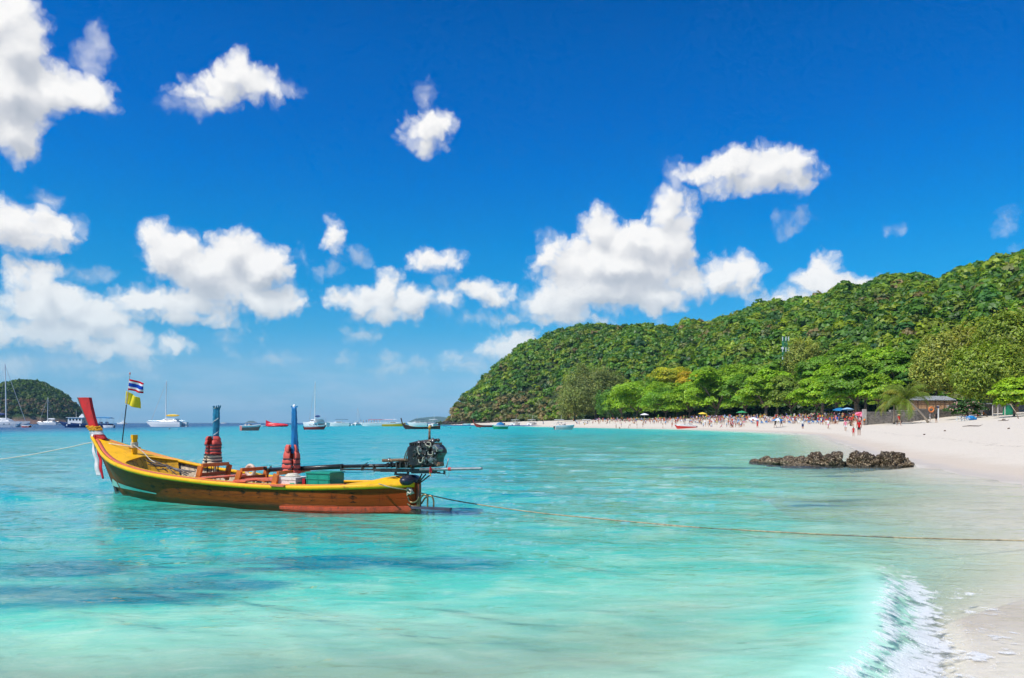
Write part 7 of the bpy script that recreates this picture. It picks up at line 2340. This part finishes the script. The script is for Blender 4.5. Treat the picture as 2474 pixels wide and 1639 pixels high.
# ------------------------------------------------------------------ beach furniture, wall, hut, mast
def build_shore():
    # stone wall
    wm, b = material('rubble_wall')
    tcn = b.n('ShaderNodeTexCoord'); P = tcn.outputs['Object']
    Ps = b.v('MULTIPLY', P, (1, 1, 1.35))
    v = b.voro(Ps, 2.6, 'DISTANCE_TO_EDGE'); c_ = b.voro(Ps, 2.6, 'F1', out='Color')
    st = b.mix(b.sep(c_)[0], (0.16, 0.14, 0.12, 1), (0.34, 0.30, 0.26, 1))
    st = b.mix(b.mr(b.noise(P, 1.3, 5, .6), .45, .7, 0, .7), st, (0.07, 0.065, 0.055, 1))
    c = b.mix(b.mr(v, .02, .07), (0.30, 0.28, 0.25, 1), st)
    finish(wm, b, bsdf(b, c, .9, spec=.2, normal=bump(b, b.mr(v, 0, .12), .9, .06)))
    cop = paint('coping_stone', (0.42, 0.38, 0.34), .9, .2, 3)
    prev = None
    t = empty('stone_wall', at(2150, 133), 0, 'weathered rubble stone wall along the back of the sand', 'wall')
    base = t.location.copy()
    row = [(2088, 131), (2150, 133), (2215, 136), (2290, 144), (2360, 152), (2440, 160), (2560, 168)]
    for (pa, Da), (pb_, Db) in zip(row[:-1], row[1:]):
        a, b2 = at(pa, Da), at(pb_, Db)
        a.z = min(a.z, b2.z) - .3; b2.z = a.z
        H = 2.35 + (0.2 if pa < 2200 else .1)
        mb = MB(); mb.bar(a - base + Vector((0, 0, H / 2)), b2 - base + Vector((0, 0, H / 2)), .42, H); mb.build('wall_section', wm, t)
        mb = MB(); mb.bar(a - base + Vector((0, 0, H + .045)), b2 - base + Vector((0, 0, H + .045)), .50, .09); mb.build('coping', cop, t)
    a = at(2088, 131)
    mb = MB(); mb.box((a.x - base.x, a.y - base.y, 1.0), (.55, .55, 2.9)); mb.build('pillar', cop, t)
    # hut with corrugated roof and bamboo wall
    A, B_ = at(2196, 154, py=988), at(2296, 155, py=988)
    t = empty('beach_hut', (A.x, A.y, gz(A.x, A.y)), 0, 'low hut with bamboo wall and grey corrugated roof behind the wall', 'hut')
    o = t.location.copy()
    L = B_.x - A.x
    mb = MB()
    for k in range(int(L / .16)):
        x = k * .16 + .08
        mb.tube([(x, 0, .0), (x, .02 * math.sin(k), 3.65)], .055 + .012 * math.sin(k * 3.1), 6)
    q = mb.build('bamboo_slat', paint('bamboo', (.48, .29, .15), .7, .4, 2.5), t); q['kind'] = 'stuff'
    for k in range(6):
        mb = MB(); mb.box((L * k / 5, -.08, 1.95), (.14, .12, 3.9)); mb.build('post', paint('post_wood', (.12, .07, .045), .8), t)
    for z in (2.9, 3.6):
        mb = MB(); mb.box((L / 2, -.09, z), (L, .05, .1)); mb.build('rail', paint('post_wood', (.12, .07, .045)), t)
    mb = MB(); rings = []
    for k in range(61):
        x = -.5 + (L + 1.0) * k / 60
        w = .035 * math.sin(k * 1.9)
        rings.append([Vector((x, -.35, 3.75 + w)), Vector((x, 3.4, 4.75 + w)), Vector((x, 3.4, 4.70 + w)), Vector((x, -.35, 3.70 + w))])
    mb.loft(rings); mb.build('roof', paint('roof_grey', (.30, .33, .35), .55, .25, 1.2, wear=.3, wearcol=(.18, .12, .09)), t)
    mb = MB(); mb.box((L / 2, 2.6, 1.9), (L, .1, 3.7)); mb.build('back_wall', paint('post_wood', (.12, .07, .045)), t)
    # white signpost before it
    f = at(2267, 131); t = empty('sign_post', f, 0, 'white post with two dark boards before the bush', 'post')
    mb = MB(); mb.box((0, 0, 1.25), (.16, .14, 2.7)); mb.build('post', WHITE, t)
    mb = MB(); mb.box((-.12, -.1, 2.35), (.5, .04, .3)); mb.build('board', paint('board_dark', (.03, .04, .09), .5), t)
    f = at(2250, 131, py=990); mb = MB(); rings = []
    for i in range(16):
        th = i / 16 * 6.283; q = Vector((math.cos(th), 0, math.sin(th)))
        rings.append([f + q * (.42 + .12 * math.cos(a)) + Vector((0, .1 * math.sin(a), 0)) for a in [j / 6 * 6.283 for j in range(6)]])
    rings.append(rings[0]); mb.loft(rings, cap0=False, cap1=False); tag(mb.build('life_ring', paint('ring_orange', (.75, .22, .05), .5), smooth=True), 'orange life ring hung on the wall by the slanting palm', 'life ring')
    # low table with benches and blue cloth
    f = at_foot(2325, 1018); t = empty('picnic_table', f, R(8), 'low blue-white picnic table in the shade of the big olive tree', 'table')
    mb = MB(); mb.box((0, 0, .72), (1.5, .8, .05)); mb.build('table_top', paint('table_pale', (.30, .42, .60), .6), t)
    for sx in (-.65, .65):
        for sy in (-.3, .3): mb = MB(); mb.box((sx, sy, .35), (.06, .06, .70)); mb.build('leg', WHITE, t)
    for sy in (-.7, .7): mb = MB(); mb.box((0, sy, .42), (1.4, .28, .04)); mb.box((-.5, sy, .2), (.05, .2, .4)); mb.box((.5, sy, .2), (.05, .2, .4)); mb.build('bench_seat', WHITE, t)
    f = at_foot(2345, 1016); mb = MB()
    mb.ball(f + Vector((0, 0, .35)), (.75, .5, .42), 9, 6); mb.ball(f + Vector((.5, -.1, .25)), (.45, .4, .3), 8, 5); tag(mb.build('blue_tarp', paint('tarp_blue', (.01, .20, .50), .5, .3, 3, bumps=.8)), 'heap of bright blue tarp right of the picnic table', 'tarp')
    # stall frame and green canvas by the right edge
    f = at_foot(2415, 1006); t = empty('stall', f, 0, 'stall with white posts and hanging goods under the right edge tree', 'stall')
    for sx in (-1.2, -.3, .9): mb = MB(); mb.box((sx, 0, 1.0), (.10, .10, 2.2)); mb.build('post', paint('post_pale', (.6, .55, .5), .8), t)
    mb = MB(); mb.box((-.15, .5, 2.15), (2.6, 1.6, .10)); mb.build('roof_panel', paint('roof_grey', (.3, .33, .35)), t)
    f = at_foot(2452, 1003); mb = MB(); mb.box(f + Vector((0, 1.5, .9)), (1.9, .8, 1.7), taper=(.75, .8)); tag(mb.build('green_tent', paint('tent_green', (.01, .22, .10), .6, .2, 2, bumps=.5)), 'green canvas stand right of the stall at the edge', 'tent')
    a, b2 = at_foot(2463, 1012), None
    top = at(2441, a.y, py=976); mb = MB(); mb.tube([a - Vector((0, 0, .3)), a.lerp(top, .5) + Vector((.04, 0, 0)), top], [.075, .06, .045], 7); tag(mb.build('leaning_pole', paint('pole_wood', (.42, .30, .20), .8, .2, 3), smooth=True), 'bare leaning wooden pole at the right edge of the beach', 'pole')
    # driftwood and stones
    for i, (px, py, l, lab) in enumerate(((2195, 1021.5, 1.8, 'thin curved driftwood branch left of the slanting palm'), (2213, 1023.5, 2.0, 'dark driftwood at the shade edge before the palm foot'), (2350, 1031.5, 2.2, 'long thin driftwood stick on the sand below the picnic table'), (2425, 1018, 1.6, 'weathered log between the big trunk and the leaning pole'))):
        f = at_foot(px, py); mb = MB()
        mb.tube([f + Vector((-l / 2, 0, .03)), f + Vector((-.1 * l, .1, .10)), f + Vector((l * .3, -.05, .07)), f + Vector((l / 2, .05, .22))], [.03, .06, .05, .02], 6)
        tag(mb.build('driftwood', bark_material(), smooth=True), lab, 'driftwood', 'driftwood')
    rs = np.random.RandomState(14)
    for i, (px, py, lab) in enumerate(((2425, 1015, 'flat grey stone by the log under the right edge tree'), (2437, 1037, 'small brown stone on the open sand at the right'), (2283, 1042.5, 'small dark stone on the open sand below the palm'), (2233, 1052, 'tiny stone on the sand right of the tall person in red'))):
        f = at_foot(px, py); mb = MB(); mb.ball(f + Vector((0, 0, .05)), (.28 if i == 0 else .11, .16 if i == 0 else .09, .12 if i == 0 else .07), 7, 5)
        for k in range(len(mb.V)): v_ = Vector(mb.V[k]); mb.V[k] = tuple(v_ + Vector(rs.uniform(-.02, .02, 3)))
        tag(mb.build('beach_stone', paint('stone_brown', (.16, .11, .08), .9, .3, 6)), lab, 'stone', 'loose stones')
    # parasols and awnings in the crowd
    for px, py, h, r_, cols, lab, tl in ((2078, 1022, 2.3, 1.3, ('red', 'pink'), 'tilted red and pink parasol at the wall end', 25), (1557, 1018, 3.2, 1.9, ('white',), 'plain white parasol under the first bright green tree', 0),
                                     (2028, 1014, 2.9, 1.7, ('blue',), 'deep blue parasol in the shade left of the wall', 8), (2048, 1013, 2.8, 1.6, ('pale blue',), 'pale blue parasol next to the deep blue one', -6), (2003, 1013, 2.8, 1.6, ('navy',), 'navy parasol in the shade behind the person in orange', 5),
                                     (1792, 1016, 3.0, 1.7, ('green',), 'green parasol in the shade left of the striped umbrella', 0), (1697, 1016, 2.8, 1.5, ('yellow',), 'small yellow parasol in the crowd before the blossoming tree', 6), (1820, 1024, 1.7, 1.4, ('white',), 'low white parasol on the sand left of the striped umbrella', 10)):
        parasol(at_foot(px, py), h, r_, cols, lab, 8, tl)
    # bathing loungers in rows: low grey shapes between the people
    mb = MB(); mb.box((0, .35, .30), (.6, 1.3, .06)); mb.box((0, -.55, .48), (.6, .62, .06), Matrix.Rotation(R(-38), 3, 'X'))
    for sx in (-.26, .26):
        for sy in (-.7, .9): mb.box((sx, sy, .14), (.05, .05, .28))
    lm = [mb.mesh('sun_lounger', paint('lounger_' + k, c, .7, .15, 3)) for k, c in (('grey', (.33, .35, .38)), ('blue', (.06, .16, .35)), ('white', (.7, .7, .68)))]
    rs = np.random.RandomState(19)
    spots = [(px, 1017 + (px - 1600) / 420 * 4 + rs.uniform(0, 6)) for px in np.arange(1600, 1990, 11.5)]
    for i, (px, py) in enumerate(spots):
        k = rs.randint(3)
        o = link(bpy.data.objects.new('sun_lounger', lm[k])); o.location = at_foot(px, py); o.rotation_euler = (0, 0, R(rs.uniform(150, 215)))
        tag(o, '%s sun lounger %s' % (('grey', 'blue', 'white')[k], ('before the yellow blossoming tree' if px < 1700 else 'below the tall bright layered tree' if px < 1790 else 'left of the striped umbrella' if px < 1870 else 'right of the striped umbrella' if px < 1930 else 'near the person in white shirt and navy skirt')), 'sun lounger', 'sun loungers on the crowded beach')
    # lattice mast on the slope
    f = at(1896, 330); f.z = gz(f.x, f.y)
    topz = CAM_H + (HY - 814) / FPX * 330
    t = empty('antenna_mast', f, 0, 'green lattice antenna mast with white panels and dishes on the hillside', 'mast')
    H = topz - f.z; w = .95
    gm = paint('mast_green', (0.015, 0.22, 0.11), .5, .15, 1)
    c4 = [(-w, -w), (w, -w), (w, w), (-w, w)]
    for x, y in c4: mb = MB(); mb.tube([(x, y, 0), (x * .8, y * .8, H)], .13, 5); mb.build('leg', gm, t)
    mb = MB(); n = int(H / 1.9)
    for k in range(n):
        z0, z1 = H * k / n, H * (k + 1) / n
        for j in range(4):
            a_, b3 = c4[j], c4[(j + 1) % 4]; s0, s1 = 1 - .2 * z0 / H, 1 - .2 * z1 / H
            mb.tube([(a_[0] * s0, a_[1] * s0, z0), (b3[0] * s1, b3[1] * s1, z1)], .07, 4); mb.tube([(b3[0] * s0, b3[1] * s0, z0), (a_[0] * s1, a_[1] * s1, z1)], .07, 4); mb.tube([(a_[0] * s0, a_[1] * s0, z0), (b3[0] * s0, b3[1] * s0, z0)], .06, 4)
    mb.build('bracing', gm, t)
    for z in (H - 1.0, H - 5.8, H - 10.0):
        for sx in (-1.35, 1.35, 0):
            mb = MB(); mb.box((sx, -1.0 if sx else -1.35, z), (.28, .2, 1.9)); mb.bar((sx, -1.0, z), (sx * .6, -.8, z), .08, .08); mb.build('antenna_panel', WHITE, t)
    for x, z, r_ in ((-1.35, H - 5.2, .62), (-1.6, H - 12.6, .72), (-.9, H - 12.4, .4)):
        mb = MB(); mb.disc((x, -1.1, z), r_, 14, 'y', .18); mb.build('dish', WHITE, t)

def build_rocks():
    m, b = material('barnacle_rock')
    tcn = b.n('ShaderNodeTexCoord'); g = b.n('ShaderNodeNewGeometry'); P = g.outputs['Position']
    z = b.sep(P)[2]
    n = b.noise(P, 3.5, 6, .7); f = b.noise(P, 17, 5, .7)
    c = b.mix(b.mr(n, .3, .7), (0.018, 0.011, 0.005, 1), (0.085, 0.052, 0.024, 1))
    v = b.voro(P, 26, 'F1'); cell = b.sep(b.voro(P, 26, 'F1', out='Color'))[0]
    shell = b.m('MULTIPLY', b.m('LESS_THAN', v, .42), b.m('GREATER_THAN', b.m('ADD', cell, b.m('MULTIPLY', f, .9)), b.mr(z, .10, .50, .72, 1.28)))
    c = b.mix(b.m('MULTIPLY', shell, .9), c, b.mix(cell, (0.34, 0.21, 0.08, 1), (0.60, 0.50, 0.34, 1)))
    c = b.mix(b.mr(z, .0, .07, .8, 0), c, (.018, .02, .014, 1))
    finish(m, b, bsdf(b, c, .55, spec=.4, normal=bump(b, b.m('ADD', b.m('MULTIPLY', f, .6), b.m('MULTIPLY', v, -.5)), 1.0, .03)))
    rs = np.random.RandomState(6)
    def rock(px, D, w, h, d, lab, seed, box=0.5):
        bm = bmesh.new(); bmesh.ops.create_icosphere(bm, subdivisions=5, radius=1.0)
        s_ = Vector(np.random.RandomState(seed).uniform(-30, 30, 3))
        for v_ in bm.verts:
            p = v_.co.copy()
            q = Vector([math.copysign(abs(a) ** box, a) for a in p]) if box < 1 else p
            q = Vector((q.x * w / 2, q.y * d / 2, q.z * h))
            nrm = p
            k = mnoise.fractal(q * 2.2 + s_, 0.8, 2.1, 5) * .22 + mnoise.ridged_multi_fractal(q * 5.0 + s_, 0.9, 2.1, 4, 1.0, 2.0) * .07 + (mnoise.noise(q * 14 + s_)) * .07
            v_.co = q + nrm * k * min(w, h * 2.2)
        me = bpy.data.meshes.new('shore_rock'); bm.to_mesh(me); bm.free(); me.materials.append(m)
        me.polygons.foreach_set('use_smooth', [False] * len(me.polygons))
        o = link(bpy.data.objects.new('shore_rock', me)); x = (px - CX) / FPX * D
        zg = float(beach_z(np.array([x]), np.array([D]))[0])
        o.location = (x, D, -.04); o.rotation_euler = (0, 0, rs.uniform(-.2, .2))
        tag(o, lab, 'rock', 'rocks at the water edge')
    rock(2157, 29.4, 1.06, .46, .8, 'blocky rightmost rock of the dark row, with a smooth olive end', 1, .55)
    rock(2084, 29.6, 1.00, .45, .8, 'rounded square rock second from the right in the dark row', 2, .6)
    rock(2000, 30.0, 1.15, .44, .8, 'high lumpy rock third from the right in the dark row', 3, .8)
    rock(1968, 30.3, .75, .46, .7, 'peaked rock fourth from the right in the dark row', 4, .9)
    rock(1925, 30.3, .95, .30, .7, 'low barnacled rock in the middle of the dark row', 5, .9)
    rock(1880, 30.8, .95, .26, .6, 'flat barnacled rock left of the middle of the dark row', 6, .9)
    rock(1850, 31.8, .70, .25, .5, 'small lumpy rock near the left end of the dark row', 7, 1)
    rock(1826, 32.4, .50, .14, .4, 'leftmost tiny rock where a wavelet breaks', 8, 1)
    rock(1935, 29.3, 1.6, .10, .4, 'flat weedy ledge awash in front of the dark row', 9, 1)
    # rocks at the foot of the headland
    rs2 = np.random.RandomState(16)
    bm = bmesh.new()
    for k in range(6):
        pass
    bm.free()
    hm = paint('headland_rock', (0.055, 0.042, 0.036), .9, .5, .6, bumps=.8)
    for v_ in range(5):
        bm = bmesh.new(); bmesh.ops.create_icosphere(bm, subdivisions=2, radius=1.0)
        for q in bm.verts: q.co += q.co * (mnoise.noise(q.co * 1.7 + Vector((v_ * 7.1, 0, 0))) * .55)
        me = bpy.data.meshes.new('headland_rock'); bm.to_mesh(me); bm.free(); me.materials.append(hm); BODIES['rock%d' % v_] = me
    where = [(1074, 1130, 'below the headland tip'), (1130, 1190, 'behind the red longtail'), (1190, 1250, 'left of the white-roofed speedboats'), (1250, 1330, 'behind the white-roofed speedboats')]
    for p0, p1, wd in where:
        for k in range(11):
            px = rs2.uniform(p0, p1)
            D = float(np.interp(px, H_P, B_D)) - rs2.uniform(0, 10)
            r_ = rs2.uniform(1.2, 3.6)
            o = link(bpy.data.objects.new('headland_rock', BODIES['rock%d' % rs2.randint(5)]))
            o.location = at(px, D, rs2.uniform(-.2, 1.0)); o.scale = (r_ * 1.3, r_, r_ * rs2.uniform(.5, .9)); o.rotation_euler = (0, 0, rs2.uniform(0, 6))
            tag(o, 'dark boulder at the foot of the wooded headland ' + wd, 'boulder', 'boulders ' + wd)

def build_crowd():
    """the rest of the packed crowd in the shade, one mass"""
    rs = np.random.RandomState(44)
    m, b = material('crowd_cloth')
    a = b.n('ShaderNodeAttribute', attribute_name='tint')
    finish(m, b, bsdf(b, a.outputs['Color'], .8, spec=.2))
    pal = [c for c in COLS.values()]
    src = []
    for k in ('stand', 'sit', 'hip', 'walk'):
        me = body(k)
        v = np.empty(len(me.vertices) * 3, np.float32); me.vertices.foreach_get('co', v)
        f = [tuple(p.vertices) for p in me.polygons if len(p.vertices) == 4]
        mi = np.array([p.material_index for p in me.polygons if len(p.vertices) == 4])
        src.append((v.reshape(-1, 3), np.array(f), mi))
    V, F, T = [], [], []; off = 0
    for i in range(500):
        if i < 190: px = rs.uniform(1960, 2090); py = rs.uniform(1009, 1018)
        elif i < 400: px = rs.uniform(1640, 1960); py = rs.uniform(1011, 1019)
        else: px = rs.uniform(1440, 1640); py = rs.uniform(1015.5, 1020.5)
        loc = np.array(at_foot(px, py)[:]); v, f, mi = src[rs.randint(4)]
        an = rs.uniform(0, 6.28); sc = rs.uniform(.8, 1.05)
        w = np.stack([v[:, 0] * math.cos(an) - v[:, 1] * math.sin(an), v[:, 0] * math.sin(an) + v[:, 1] * math.cos(an), v[:, 2]], 1) * sc + loc
        V.append(w); F.append(f + off); off += len(v)
        cols = np.array([(.42, .22, .13), pal[rs.randint(len(pal))], pal[rs.randint(len(pal))], (.02, .014, .01)])
        T.append(np.concatenate([cols[mi], np.ones((len(mi), 1))], 1))
    me = np_mesh('crowd', np.concatenate(V), np.concatenate(F), [m], True, cattrs={'tint': np.concatenate(T)})
    tag(link(bpy.data.objects.new('crowd', me)), 'packed crowd of beachgoers in the shade under the trees', kind='stuff')

build_people()
build_crowd()
build_shore()
build_rocks()
